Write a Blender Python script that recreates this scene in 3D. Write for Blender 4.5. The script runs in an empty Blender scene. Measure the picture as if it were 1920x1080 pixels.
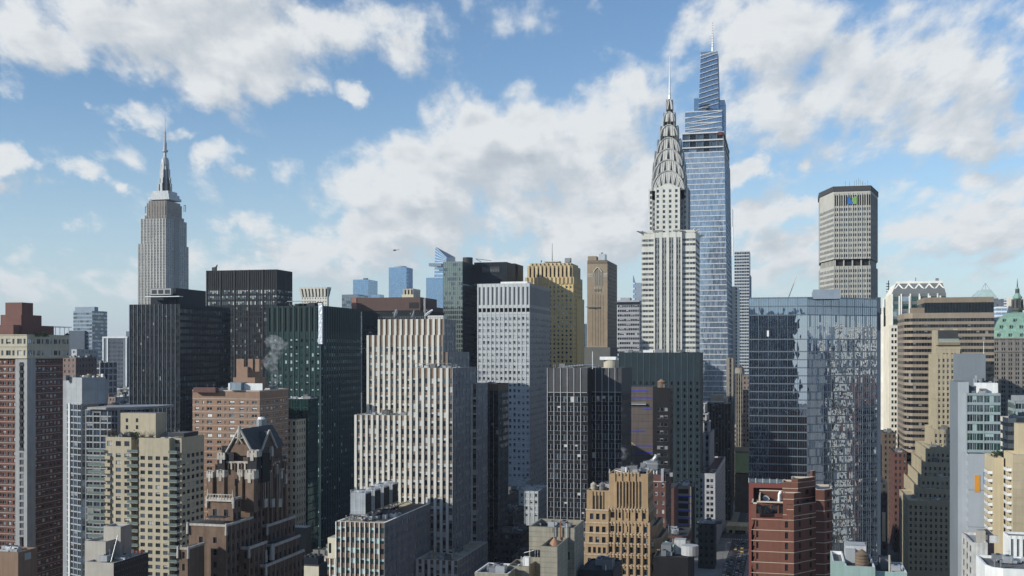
import bpy, math, random, bisect
from mathutils import Vector, Matrix, noise
from mathutils.bvhtree import BVHTree
random.seed(11)
SC = bpy.context.scene
COL = SC.collection
R = math.radians
PSI = R(14.0); FOC = 2070.0; HZ = 659.0; CAMZ = 116.4
CS, SN = math.cos(PSI), math.sin(PSI)
# ------------------------------------------------------------------ camera
cam = bpy.data.cameras.new('camera'); camo = bpy.data.objects.new('camera', cam); COL.objects.link(camo)
cam.sensor_width = 36.0; cam.lens = 36.0 * FOC / 1920.0
cam.shift_y = (HZ - 540.0) / 1920.0
cam.clip_start = 1.0; cam.clip_end = 30000.0
camo.location = (0, 0, CAMZ); camo.rotation_euler = (R(90), 0, PSI)
SC.camera = camo
# ------------------------------------------------------------------ view, sun, sky
SC.view_settings.view_transform = 'Standard'; SC.view_settings.look = 'None'
SC.view_settings.exposure = 0.0; SC.view_settings.gamma = 1.0
SUN_EL = R(22.5); SUN_DIR = Vector((-0.755 * math.cos(SUN_EL), -0.656 * math.cos(SUN_EL), math.sin(SUN_EL))).normalized()
sl = bpy.data.lights.new('sun', 'SUN'); so = bpy.data.objects.new('sun', sl); COL.objects.link(so)
sl.energy = 4.9; sl.angle = R(0.5); sl.color = (1.0, 0.965, 0.87)
so.rotation_euler = SUN_DIR.to_track_quat('Z', 'Y').to_euler(); so.location = (-300, -300, 600)

world = bpy.data.worlds.new('World'); SC.world = world; world.use_nodes = True
wn = world.node_tree; wn.nodes.clear()
class NT:
    """tiny node builder"""
    def __init__(s, t): s.t = t
    def n(s, typ, **k):
        nd = s.t.nodes.new(typ)
        for a, v in k.items(): setattr(nd, a, v)
        return nd
    def put(s, sock, v):
        if isinstance(v, bpy.types.NodeSocket): s.t.links.new(v, sock)
        elif v is not None: sock.default_value = v
    def m(s, op, a, b=None, c=None, clamp=False):
        nd = s.n('ShaderNodeMath', operation=op, use_clamp=clamp)
        s.put(nd.inputs[0], a)
        if b is not None: s.put(nd.inputs[1], b)
        if c is not None: s.put(nd.inputs[2], c)
        return nd.outputs[0]
    def vm(s, op, a, b=None):
        nd = s.n('ShaderNodeVectorMath', operation=op); s.put(nd.inputs[0], a)
        if b is not None: s.put(nd.inputs[1], b)
        return nd.outputs['Value'] if op in ('DOT_PRODUCT', 'LENGTH') else nd.outputs[0]
    def sstep(s, v, a, b):
        nd = s.n('ShaderNodeMapRange', interpolation_type='SMOOTHSTEP'); s.put(nd.inputs[0], v)
        s.put(nd.inputs[1], a); s.put(nd.inputs[2], b); return nd.outputs[0]
    def mix(s, f, a, b):
        nd = s.n('ShaderNodeMix', data_type='RGBA'); s.put(nd.inputs[0], f); s.put(nd.inputs[6], a); s.put(nd.inputs[7], b)
        return nd.outputs[2]
def grp(name, ins, outs):
    g = bpy.data.node_groups.new(name, 'ShaderNodeTree')
    for n_, t_ in ins: g.interface.new_socket(n_, in_out='INPUT', socket_type=t_)
    for n_, t_ in outs: g.interface.new_socket(n_, in_out='OUTPUT', socket_type=t_)
    return g, NT(g), g.nodes.new('NodeGroupInput'), g.nodes.new('NodeGroupOutput')
# one soft ellipse of cloud cover
gb, T, gi, go = grp('cloud_patch', [('P', 'NodeSocketVector'), ('C', 'NodeSocketVector'), ('R', 'NodeSocketVector'), ('W', 'NodeSocketFloat')], [('V', 'NodeSocketFloat')])
d_ = T.vm('MULTIPLY', T.vm('SUBTRACT', gi.outputs[0], gi.outputs[1]), gi.outputs[2])
r_ = T.m('SUBTRACT', 1.0, T.vm('DOT_PRODUCT', d_, d_), clamp=True)
T.t.links.new(T.m('MULTIPLY', r_, gi.outputs[3]), go.inputs[0])
CLOUDS = [  # x, y, rx, ry (in picture units of the horizon view), weight
 (60,60,230,120,1.1),(300,50,330,130,1.2),(560,70,290,120,1.1),(440,130,200,90,1.1),(560,145,110,50,.9),(250,-20,400,90,1.0),(700,70,120,70,.5),
 (20,150,110,45,.9),(110,160,70,28,.55),(255,200,120,50,.95),(330,235,95,32,.9),(0,300,75,65,1.05),(10,352,50,22,.7),
 (135,320,80,32,.8),(225,332,34,20,.7),(260,282,110,40,.5),(430,295,85,62,1.0),(480,332,75,36,.85),(170,408,90,28,.95),
 (455,428,110,42,.95),(235,450,80,60,.55),(50,465,90,50,.45),(90,535,140,40,.6),
 (900,300,330,160,1.25),(760,370,270,130,1.2),(1080,250,260,150,1.1),(1150,330,220,150,1.1),(640,470,240,60,1.1),(1000,410,330,90,1.2),
 (1170,150,110,110,.8),(700,240,100,60,.55),(590,370,90,70,.5),(1120,470,260,80,1.0),(830,450,300,80,1.1),
 (672,165,62,36,1.0),(765,55,62,80,.7),(815,105,80,50,.5),(860,150,80,40,.35),(1095,5,40,22,.7),
 (1480,60,290,130,1.12),(1640,110,310,155,1.12),(1560,180,260,120,.95),(1450,210,220,110,.85),(1780,30,260,110,.95),(1240,160,160,80,.6),
 (1412,320,85,46,1.1),(1850,240,220,75,.95),(1900,345,150,75,1.0),(1640,250,120,40,.4),
 (1440,405,170,48,.95),(1520,460,260,62,.95),(1720,395,220,60,.75),(1830,450,260,70,.9),(1400,520,300,50,.6),(1750,520,300,50,.7),
 (500,520,260,40,.7),(330,470,120,40,.7),(430,500,160,30,.8),(60,490,160,40,.65),(180,520,200,30,.6),(700,500,200,40,.8),(1130,430,120,60,.9),(1660,470,200,40,.8),(1860,400,160,50,.9),(1300,560,200,30,.6),(250,560,300,40,.4),
]
gc, T, gi, go = grp('cloud_field', [('P', 'NodeSocketVector')], [('V', 'NodeSocketFloat')])
P = gi.outputs[0]
acc = None
# bend the cover edge with slow noise so that no ellipse shows
nz0 = T.n('ShaderNodeTexNoise'); nz0.inputs['Scale'].default_value = 10; nz0.inputs['Detail'].default_value = 7; nz0.inputs['Roughness'].default_value = 0.6
T.put(nz0.inputs['Vector'], P)
off = T.vm('MULTIPLY', T.vm('SUBTRACT', nz0.outputs['Color'], (0.5, 0.5, 0.5)), (0.15, 0.09, 0))
Pw = T.vm('ADD', P, off)
for (x, y, rx, ry, w) in CLOUDS:
    b = T.n('ShaderNodeGroup'); b.node_tree = gb
    T.put(b.inputs[0], Pw); b.inputs[1].default_value = ((x - 960) / FOC, (HZ - y) / FOC, 0)
    b.inputs[2].default_value = (FOC / rx, FOC / ry, 0); b.inputs[3].default_value = w
    acc = b.outputs[0] if acc is None else T.m('SMOOTH_MAX', acc, b.outputs[0], 0.35)
sp = T.n('ShaderNodeSeparateXYZ'); T.put(sp.inputs[0], P)
den = T.m('ADD', sp.outputs[1], 0.30)
cb = T.n('ShaderNodeCombineXYZ'); T.put(cb.inputs[0], T.m('DIVIDE', sp.outputs[0], den)); T.put(cb.inputs[1], T.m('DIVIDE', 0.55, den))
nz = T.n('ShaderNodeTexNoise'); nz.inputs['Scale'].default_value = 4.2; nz.inputs['Detail'].default_value = 9; nz.inputs['Roughness'].default_value = 0.56; nz.inputs['Distortion'].default_value = 0.15
T.put(nz.inputs['Vector'], cb.outputs[0])
nzb = T.n('ShaderNodeTexNoise'); nzb.inputs['Scale'].default_value = 17; nzb.inputs['Detail'].default_value = 6; nzb.inputs['Roughness'].default_value = 0.6
T.put(nzb.inputs['Vector'], cb.outputs[0])
fb = T.m('ADD', T.m('MULTIPLY', T.m('SUBTRACT', nz.outputs[0], 0.5), 2.6), T.m('MULTIPLY', T.m('SUBTRACT', nzb.outputs[0], 0.5), 1.25))
T.t.links.new(T.m('ADD', acc, fb), go.inputs[0])

T = NT(wn)
tc = T.n('ShaderNodeTexCoord')
D = tc.outputs['Generated']
fw = T.m('MAXIMUM', T.m('ABSOLUTE', T.vm('DOT_PRODUCT', D, (-SN, CS, 0))), 0.12)
rt = T.vm('DOT_PRODUCT', D, (CS, SN, 0)); up = T.vm('DOT_PRODUCT', D, (0, 0, 1))
U = T.m('DIVIDE', rt, fw); V = T.m('DIVIDE', T.m('MAXIMUM', up, -0.02), fw)
cv = T.n('ShaderNodeCombineXYZ'); T.put(cv.inputs[0], U); T.put(cv.inputs[1], V)
f1 = T.n('ShaderNodeGroup'); f1.node_tree = gc; T.put(f1.inputs[0], cv.outputs[0])
f2 = T.n('ShaderNodeGroup'); f2.node_tree = gc; T.put(f2.inputs[0], T.vm('ADD', cv.outputs[0], (-0.020, 0.024, 0)))
cover = T.sstep(f1.outputs[0], 0.34, 0.98)
thick = T.sstep(f1.outputs[0], 0.6, 1.9)
bn = T.n('ShaderNodeTexNoise'); bn.inputs['Scale'].default_value = 1.0; bn.inputs['Detail'].default_value = 6; bn.inputs['Roughness'].default_value = 0.55
T.put(bn.inputs['Vector'], T.vm('MULTIPLY', cv.outputs[0], (7, 22, 1)))
band = T.sstep(bn.outputs[0], 0.40, 0.66)
relief = T.m('SUBTRACT', f1.outputs[0], f2.outputs[0])          # > 0 on the sunward side
lit = T.sstep(relief, -0.55, 0.5)
lightness = T.m('SUBTRACT', T.m('ADD', 0.60, T.m('MULTIPLY', lit, 0.50)), T.m('MULTIPLY', T.m('MULTIPLY', thick, band), 0.75), clamp=True)
ccol = T.mix(lightness, (0.27, 0.35, 0.45, 1), (0.93, 0.955, 0.965, 1))
sky = T.n('ShaderNodeTexSky', sky_type='NISHITA', sun_disc=False, sun_elevation=SUN_EL, sun_rotation=math.atan2(SUN_DIR.x, SUN_DIR.y), air_density=1.0, dust_density=0.0, ozone_density=2.5)
bg1 = T.n('ShaderNodeBackground'); T.put(bg1.inputs[0], T.vm('MULTIPLY', sky.outputs[0], (1.14, 1.27, 1.37))); bg1.inputs[1].default_value = 0.10
bg2 = T.n('ShaderNodeBackground'); T.put(bg2.inputs[0], ccol); bg2.inputs[1].default_value = 0.88
fade = T.sstep(V, 0.0, 0.10)
veil = T.m('MULTIPLY', T.m('POWER', T.m('SUBTRACT', 1.0, T.sstep(V, -0.10, 0.27)), 1.2), 0.92)   # thin bright haze low in the sky
bg3 = T.n('ShaderNodeBackground'); bg3.inputs[0].default_value = (0.59, 0.69, 0.78, 1); bg3.inputs[1].default_value = 1.0
mxh = T.n('ShaderNodeMixShader'); T.put(mxh.inputs[0], veil); wn.links.new(bg1.outputs[0], mxh.inputs[1]); wn.links.new(bg3.outputs[0], mxh.inputs[2])
mx = T.n('ShaderNodeMixShader'); T.put(mx.inputs[0], T.m('MULTIPLY', cover, T.m('ADD', 0.55, T.m('MULTIPLY', fade, 0.40))))
wn.links.new(mxh.outputs[0], mx.inputs[1]); wn.links.new(bg2.outputs[0], mx.inputs[2])
wo = T.n('ShaderNodeOutputWorld'); wn.links.new(mx.outputs[0], wo.inputs[0])
world.cycles.sampling_method = 'MANUAL'; world.cycles.sample_map_resolution = 512

# ------------------------------------------------------------------ materials
MATS = {}
def srgb(h):
    c = [int(h[i:i + 2], 16) / 255 for i in (0, 2, 4)]
    return tuple(((v + .055) / 1.055) ** 2.4 if v > .04045 else v / 12.92 for v in c)
def mat(name, col, rough=0.8, metal=0.0, spec=0.4, mott=0.18, streak=0.0, scale=0.25, kind='wall', bump=0.0, bscale=1.0, emit=None, coat=0.0):
    if name in MATS: return name
    m = bpy.data.materials.new(name); m.use_nodes = True; T = NT(m.node_tree)
    bs = m.node_tree.nodes['Principled BSDF']
    if isinstance(col, str): col = srgb(col)
    geo = T.n('ShaderNodeNewGeometry'); pos = geo.outputs['Position']
    n1 = T.n('ShaderNodeTexNoise'); n1.inputs['Scale'].default_value = scale; n1.inputs['Detail'].default_value = 5; n1.inputs['Roughness'].default_value = 0.6
    T.put(n1.inputs['Vector'], pos)
    f = T.m('ADD', 1.0, T.m('MULTIPLY', T.m('SUBTRACT', n1.outputs[0], 0.5), mott * 2.8))
    if streak:
        mp = T.vm('MULTIPLY', pos, (1.3, 1.3, 0.05)); n2 = T.n('ShaderNodeTexNoise'); n2.inputs['Scale'].default_value = 1.0; n2.inputs['Detail'].default_value = 3
        T.put(n2.inputs['Vector'], mp)
        f = T.m('MULTIPLY', f, T.m('ADD', 1.0, T.m('MULTIPLY', T.m('SUBTRACT', n2.outputs[0], 0.55), streak * 3.4)))
    c = T.vm('MULTIPLY', tuple(col), (1, 1, 1))
    sc = T.n('ShaderNodeVectorMath', operation='SCALE'); sc.inputs[0].default_value = tuple(col); n9 = T.n('ShaderNodeTexNoise'); n9.inputs['Scale'].default_value = 0.045; n9.inputs['Detail'].default_value = 4; T.put(n9.inputs['Vector'], pos)
    f = T.m('MULTIPLY', f, T.m('ADD', 0.84, T.m('MULTIPLY', n9.outputs[0], 0.32)))
    T.put(sc.inputs['Scale'], f)
    T.put(bs.inputs['Base Color'], sc.outputs[0])
    bs.inputs['Roughness'].default_value = rough; bs.inputs['Metallic'].default_value = metal
    bs.inputs['Specular IOR Level'].default_value = spec
    if coat: bs.inputs['Coat Weight'].default_value = coat
    if bump:
        n3 = T.n('ShaderNodeTexNoise'); n3.inputs['Scale'].default_value = bscale; n3.inputs['Detail'].default_value = 2
        T.put(n3.inputs['Vector'], pos)
        bp = T.n('ShaderNodeBump'); bp.inputs['Strength'].default_value = bump; bp.inputs['Distance'].default_value = 0.3
        T.put(bp.inputs['Height'], n3.outputs[0]); T.put(bs.inputs['Normal'], bp.outputs[0])
    if emit:
        bs.inputs['Emission Color'].default_value = (*emit[0], 1); bs.inputs['Emission Strength'].default_value = emit[1]
    MATS[name] = m
    return name
def glass(name, tint=(0.02, 0.025, 0.03), refl=0.25, rcol=(0.8, 0.9, 1.0), rough=0.03, wob=0.02, vary=0.5):
    """window glass: a dark room behind a reflecting pane; refl is the reflectance face-on"""
    if name in MATS: return name
    m = bpy.data.materials.new(name); m.use_nodes = True; nt = m.node_tree; T = NT(nt); nt.nodes.remove(nt.nodes['Principled BSDF'])
    out = [n for n in nt.nodes if n.type == 'OUTPUT_MATERIAL'][0]
    geo = T.n('ShaderNodeNewGeometry'); pos = geo.outputs['Position']
    vor = T.n('ShaderNodeTexVoronoi'); vor.inputs['Scale'].default_value = 1.0; T.put(vor.inputs['Vector'], T.vm('MULTIPLY', pos, (0.7, 0.7, 0.26)))
    nz = T.n('ShaderNodeTexNoise'); nz.inputs['Scale'].default_value = 0.22; nz.inputs['Detail'].default_value = 2; T.put(nz.inputs['Vector'], pos)
    j = T.vm('ADD', T.vm('MULTIPLY', T.vm('SUBTRACT', vor.outputs['Color'], (.5, .5, .5)), (wob, wob, wob * .5)), T.vm('MULTIPLY', T.vm('SUBTRACT', nz.outputs['Color'], (.5, .5, .5)), (wob * 1.2, wob * 1.2, wob * 0.8)))
    nrm = T.vm('NORMALIZE', T.vm('ADD', geo.outputs['Normal'], j))
    df = T.n('ShaderNodeBsdfDiffuse'); sc = T.n('ShaderNodeVectorMath', operation='SCALE'); sc.inputs[0].default_value = tint
    T.put(sc.inputs['Scale'], T.m('ADD', 1 - vary * .7, T.m('MULTIPLY', vor.outputs['Color'], vary * 2.4))); T.put(df.inputs[0], sc.outputs[0])
    gl = T.n('ShaderNodeBsdfGlossy'); gl.inputs[0].default_value = (*rcol, 1); gl.inputs['Roughness'].default_value = rough; T.put(gl.inputs['Normal'], nrm)
    lw = T.n('ShaderNodeLayerWeight'); lw.inputs[0].default_value = 0.5
    fac = T.m('ADD', refl, T.m('MULTIPLY', T.m('POWER', lw.outputs['Facing'], 5.0), (1 - refl) * .8), clamp=True)
    mx = T.n('ShaderNodeMixShader'); T.put(mx.inputs[0], fac); nt.links.new(df.outputs[0], mx.inputs[1]); nt.links.new(gl.outputs[0], mx.inputs[2])
    nt.links.new(mx.outputs[0], out.inputs[0]); MATS[name] = m
    return name

# ------------------------------------------------------------------ view geometry: where a sight line meets a wall plane
def ray(px): t = (px - 960) / FOC; return t * CS - SN, t * SN + CS
def atd(px, d): a, b = ray(px); return a * d, b * d
def Xat(px, Y): a, b = ray(px); return a / b * Y
def Yat(px, X): a, b = ray(px); return b / a * X
def dep(X, Y): return -X * SN + Y * CS
def Zat(py, X, Y): return CAMZ + (HZ - py) * dep(X, Y) / FOC
def proj(p):
    d = dep(p[0], p[1])
    if d < 1: return None
    s = p[0] * CS + p[1] * SN
    return 960 + FOC * s / d, HZ - FOC * (p[2] - CAMZ) / d, d

# ------------------------------------------------------------------ meshes
class MB:
    def __init__(s): s.v = []; s.f = []; s.m = []; s.slots = []
    def mi(s, name):
        if name not in s.slots: s.slots.append(name)
        return s.slots.index(name)
    def poly(s, pts, m):
        i = len(s.v); s.v.extend(tuple(p) for p in pts); s.f.append(tuple(range(i, i + len(pts)))); s.m.append(s.mi(m))
    def box(s, x0, x1, y0, y1, z0, z1, m, top=None, bottom=True):
        a = [(x0, y0), (x1, y0), (x1, y1), (x0, y1)]
        s.prism(a, z0, z1, m, top)
    def prism(s, pts, z0, z1, m, top=None, pts2=None):
        p2 = pts2 or pts; n = len(pts)
        for i in range(n):
            j = (i + 1) % n
            s.poly([(*pts[i], z0), (*pts[j], z0), (*p2[j], z1), (*p2[i], z1)], m)
        s.poly([(*p, z1) for p in p2], top or m)
        s.poly([(*p, z0) for p in reversed(pts)], m)
    def cyl(s, cx, cy, z0, z1, r0, r1=None, m=None, n=12, top=None):
        r1 = r0 if r1 is None else r1
        a = [(cx + r0 * math.cos(2 * math.pi * k / n), cy + r0 * math.sin(2 * math.pi * k / n)) for k in range(n)]
        b = [(cx + r1 * math.cos(2 * math.pi * k / n), cy + r1 * math.sin(2 * math.pi * k / n)) for k in range(n)]
        s.prism(a, z0, z1, m, top, b)
    def bar(s, p, q, r, m, n=6, r2=None):
        p = Vector(p); q = Vector(q); d = (q - p)
        if d.length < 1e-6: return
        d.normalize(); a = d.orthogonal().normalized(); b = d.cross(a); r2 = r if r2 is None else r2
        A = [p + (a * math.cos(2 * math.pi * k / n) + b * math.sin(2 * math.pi * k / n)) * r for k in range(n)]
        B = [q + (a * math.cos(2 * math.pi * k / n) + b * math.sin(2 * math.pi * k / n)) * r2 for k in range(n)]
        for k in range(n): s.poly([A[k], A[(k + 1) % n], B[(k + 1) % n], B[k]], m)
        s.poly(list(reversed(A)), m); s.poly(B, m)
    def build(s, name, parent=None, org=(0, 0, 0), smooth=False):
        me = bpy.data.meshes.new(name); ox, oy, oz = org
        me.from_pydata([(x - ox, y - oy, z - oz) for x, y, z in s.v], [], s.f)
        for n_ in s.slots: me.materials.append(MATS[n_])
        me.polygons.foreach_set('material_index', s.m)
        if smooth: me.polygons.foreach_set('use_smooth', [True] * len(s.f))
        me.update()
        o = bpy.data.objects.new(name, me); COL.objects.link(o)
        if parent is not None: o.parent = parent
        else: o.location = org
        return o
def tag(o, label=None, cat=None, group=None, kind=None):
    if label: o['label'] = label
    if cat: o['category'] = cat
    if group: o['group'] = group
    if kind: o['kind'] = kind
    return o
OCC_V = []; OCC_F = []
def occ(pts):
    i = len(OCC_V); OCC_V.extend(Vector(p) for p in pts); OCC_F.append(tuple(range(i, i + len(pts))))

# ------------------------------------------------------------------ facade styles
class ST:
    """cols/rows repeat; cell maps (col,row) to (depth, material) or (depth, 'G') for a window"""
    def __init__(s, cols, rows, cell, end=0.0, endc=None, top=(), win=None, zlo=None, low='low', special=None):
        s.cols = cols; s.rows = rows; s.cell = cell; s.end = end; s.endc = endc or cols[0][1]; s.top = list(top)
        s.win = win or WIN(); s.zlo = zlo; s.special = special or {}
    def look(s, c, r):
        for k in ((c, r), (c, '*'), ('*', r), ('*', '*')):
            if k in s.cell: return s.cell[k]
        raise KeyError((c, r))
    def w(s, **k):
        o = ST(s.cols, s.rows, s.cell, s.end, s.endc, s.top, s.win, s.zlo, special=s.special)
        for a, v in k.items(): setattr(o, a, v)
        return o
class WIN:
    def __init__(s, glass=(('glass_dark', 1),), blind=0.0, blindm='blind', frame=None, fw=0.08, mids=0, rail=0):
        s.glass = glass; s.blind = blind; s.blindm = blindm; s.frame = frame; s.fw = fw; s.mids = mids; s.rail = rail
        s.names = [g[0] for g in glass]; s.wts = [g[1] for g in glass]
    def pick(s):
        g = random.choices(s.names, s.wts)[0]; b = 0
        if s.blind and random.random() < s.blind: b = random.choice((0.3, 0.45, 0.6, 1.0))
        return (g, b)
    def quads(s, w, h, var):
        g, b = var; q = []; fx = s.fw / w if s.frame else 0; fz = s.fw / h if s.frame else 0
        if s.frame:
            q += [(0, 0, 1, fz, .03, s.frame), (0, 1 - fz, 1, 1, .03, s.frame), (0, fz, fx, 1 - fz, .03, s.frame), (1 - fx, fz, 1, 1 - fz, .03, s.frame)]
        zb = 1 - fz - b * (1 - 2 * fz)
        if b > 0: q.append((fx, zb, 1 - fx, 1 - fz, 0, s.blindm))
        if b < 1: q.append((fx, fz, 1 - fx, zb, 0, g))
        if s.frame:
            for k in range(s.mids):
                c = (k + 1) / (s.mids + 1); q.append((c - fx * .5, fz, c + fx * .5, 1 - fz, .05, s.frame))
            if s.rail: q.append((fx, s.rail - fz * .5, 1 - fx, s.rail + fz * .5, .06, s.frame))
        return q
def expand_cols(st, W):
    per = sum(a for a, _ in st.cols); n = max(1, round((W - 2 * st.end) / per)); k = (W - 2 * st.end) / (n * per)
    out = []; x = 0
    def add(w, c):
        nonlocal x
        if w <= 1e-6: return
        if out and out[-1][2] == c and c not in ('W', 'V'): out[-1] = (out[-1][0], x + w, c)
        else: out.append((x, x + w, c))
        x += w
    add(st.end, st.endc)
    for _ in range(n):
        for w, c in st.cols: add(w * k, c)
    add(st.end, st.endc)
    return out
def expand_rows(st, z0, z1, zlo):
    out = []; z = z1
    def add(h, c):
        nonlocal z
        nz = max(z - h, z0)
        if z - nz < 1e-4: return
        if out and out[-1][2] == c and c[0] not in 'WV': out[-1] = (nz, out[-1][1], c)
        else: out.append((nz, z, c))
        z = nz
    for h, c in st.top: add(h, c)
    k = 0
    while z > z0 + 0.01 and (zlo is None or z > zlo):
        for h, c in st.special.get(k, st.rows): add(h, c)
        k += 1
    if z > z0 + 0.01: out.append((z0, z, '_low'))
    return out
def facade(b, mb, P00, P10, P11, P01, st, zlo=None):
    P00, P10, P11, P01 = map(Vector, (P00, P10, P11, P01))
    W = (P10 - P00).length; H = P01.z - P00.z
    if W < 0.05 or H < 0.05: return
    u = (P10 - P00).normalized(); n = u.cross(Vector((0, 0, 1))).normalized()
    rect = abs((P11 - P01).length - W) < 0.01 and (P01 - P00 - Vector((0, 0, H))).length < 0.01
    zlo = st.zlo if zlo is None else zlo
    cols = expand_cols(st, W); rows = expand_rows(st, P00.z, P01.z, zlo)
    ds = .35 if abs(n.x) > .9 else 1.0     # side walls carry shallower relief
    def pt(x, z, d):
        d *= ds; a = x / W; t = (z - P00.z) / H
        return (P00 * (1 - a) + P10 * a) * (1 - t) + (P01 * (1 - a) + P11 * a) * t + n * d
    nc = len(cols); nr = len(rows)
    G = []
    for (x0, x1, c) in cols:
        colm = []
        for (z0, z1, r) in rows:
            if r == '_low': r = st.rows[0][1]
            e = st.look(c, r)
            colm.append(e)
        if rows[-1][2] == '_low' and colm[-1][1] == 'G': colm[-1] = (colm[-1][0], 'glass_dark')
        G.append(colm)
    for i, (x0, x1, c) in enumerate(cols):
        j = 0
        while j < nr:
            d, m = G[i][j][:2]
            if m == 'G':
                z0, z1 = rows[j][:2]
                win = G[i][j][2] if len(G[i][j]) > 2 else st.win
                b.wins.append((pt(x0, z0, d), pt(x1, z0, d), pt(x1, z1, d), pt(x0, z1, d), n, win, rect)); j += 1; continue
            k = j
            while k + 1 < nr and G[i][k + 1][:2] == (d, m): k += 1
            z0 = rows[k][0]; z1 = rows[j][1]
            mb.poly([pt(x0, z0, d), pt(x1, z0, d), pt(x1, z1, d), pt(x0, z1, d)], m)
            j = k + 1
        for j in range(nr - 1):
            a, c2 = G[i][j], G[i][j + 1]
            if abs(a[0] - c2[0]) > 1e-4:
                hi = a if a[0] > c2[0] else c2; z = rows[j][0]; mm = hi[1] if hi[1] != 'G' else (a[1] if a[1] != 'G' else c2[1])
                if mm == 'G': mm = 'glass_dark'
                mb.poly([pt(x0, z, a[0]), pt(x1, z, a[0]), pt(x1, z, c2[0]), pt(x0, z, c2[0])], mm)
        if G[i][0][0] > 1e-4:
            z = rows[0][1]; d, m = G[i][0][:2]; m = m if m != 'G' else 'glass_dark'
            mb.poly([pt(x0, z, d), pt(x1, z, d), pt(x1, z, 0), pt(x0, z, 0)], m)
    flat = [(0.0, None)] * nr
    for i in range(-1, nc):
        A = G[i] if i >= 0 else flat; B_ = G[i + 1] if i + 1 < nc else flat
        x = cols[i][1] if i >= 0 else 0.0
        j = 0
        while j < nr:
            da, db = A[j][0], B_[j][0]
            hi = A[j] if da > db else B_[j]; lo = B_[j] if da > db else A[j]
            mm = hi[1] if hi[1] not in ('G', None) else (lo[1] if lo[1] not in ('G', None) else 'glass_dark')
            k = j
            while k + 1 < nr:
                da2, db2 = A[k + 1][0], B_[k + 1][0]
                hi2 = A[k + 1] if da2 > db2 else B_[k + 1]; lo2 = B_[k + 1] if da2 > db2 else A[k + 1]
                m2 = hi2[1] if hi2[1] not in ('G', None) else (lo2[1] if lo2[1] not in ('G', None) else 'glass_dark')
                if (da2, db2, m2) == (da, db, mm): k += 1
                else: break
            if abs(da - db) > 1e-4:
                z0 = rows[k][0]; z1 = rows[j][1]
                mb.poly([pt(x, z0, da), pt(x, z0, db), pt(x, z1, db), pt(x, z1, da)], mm)
            j = k + 1

def inset(pts, w):
    n = len(pts); out = []
    for i in range(n):
        p0, p1, p2 = Vector(pts[i - 1]), Vector(pts[i]), Vector(pts[(i + 1) % n])
        a = (p1 - p0).normalized(); c = (p2 - p1).normalized()
        n1 = Vector((-a.y, a.x)); n2 = Vector((-c.y, c.x)); k = 1 + n1.dot(n2)
        out.append(tuple(p1 + (n1 + n2) * (w / max(k, .3))))
    return out

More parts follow.
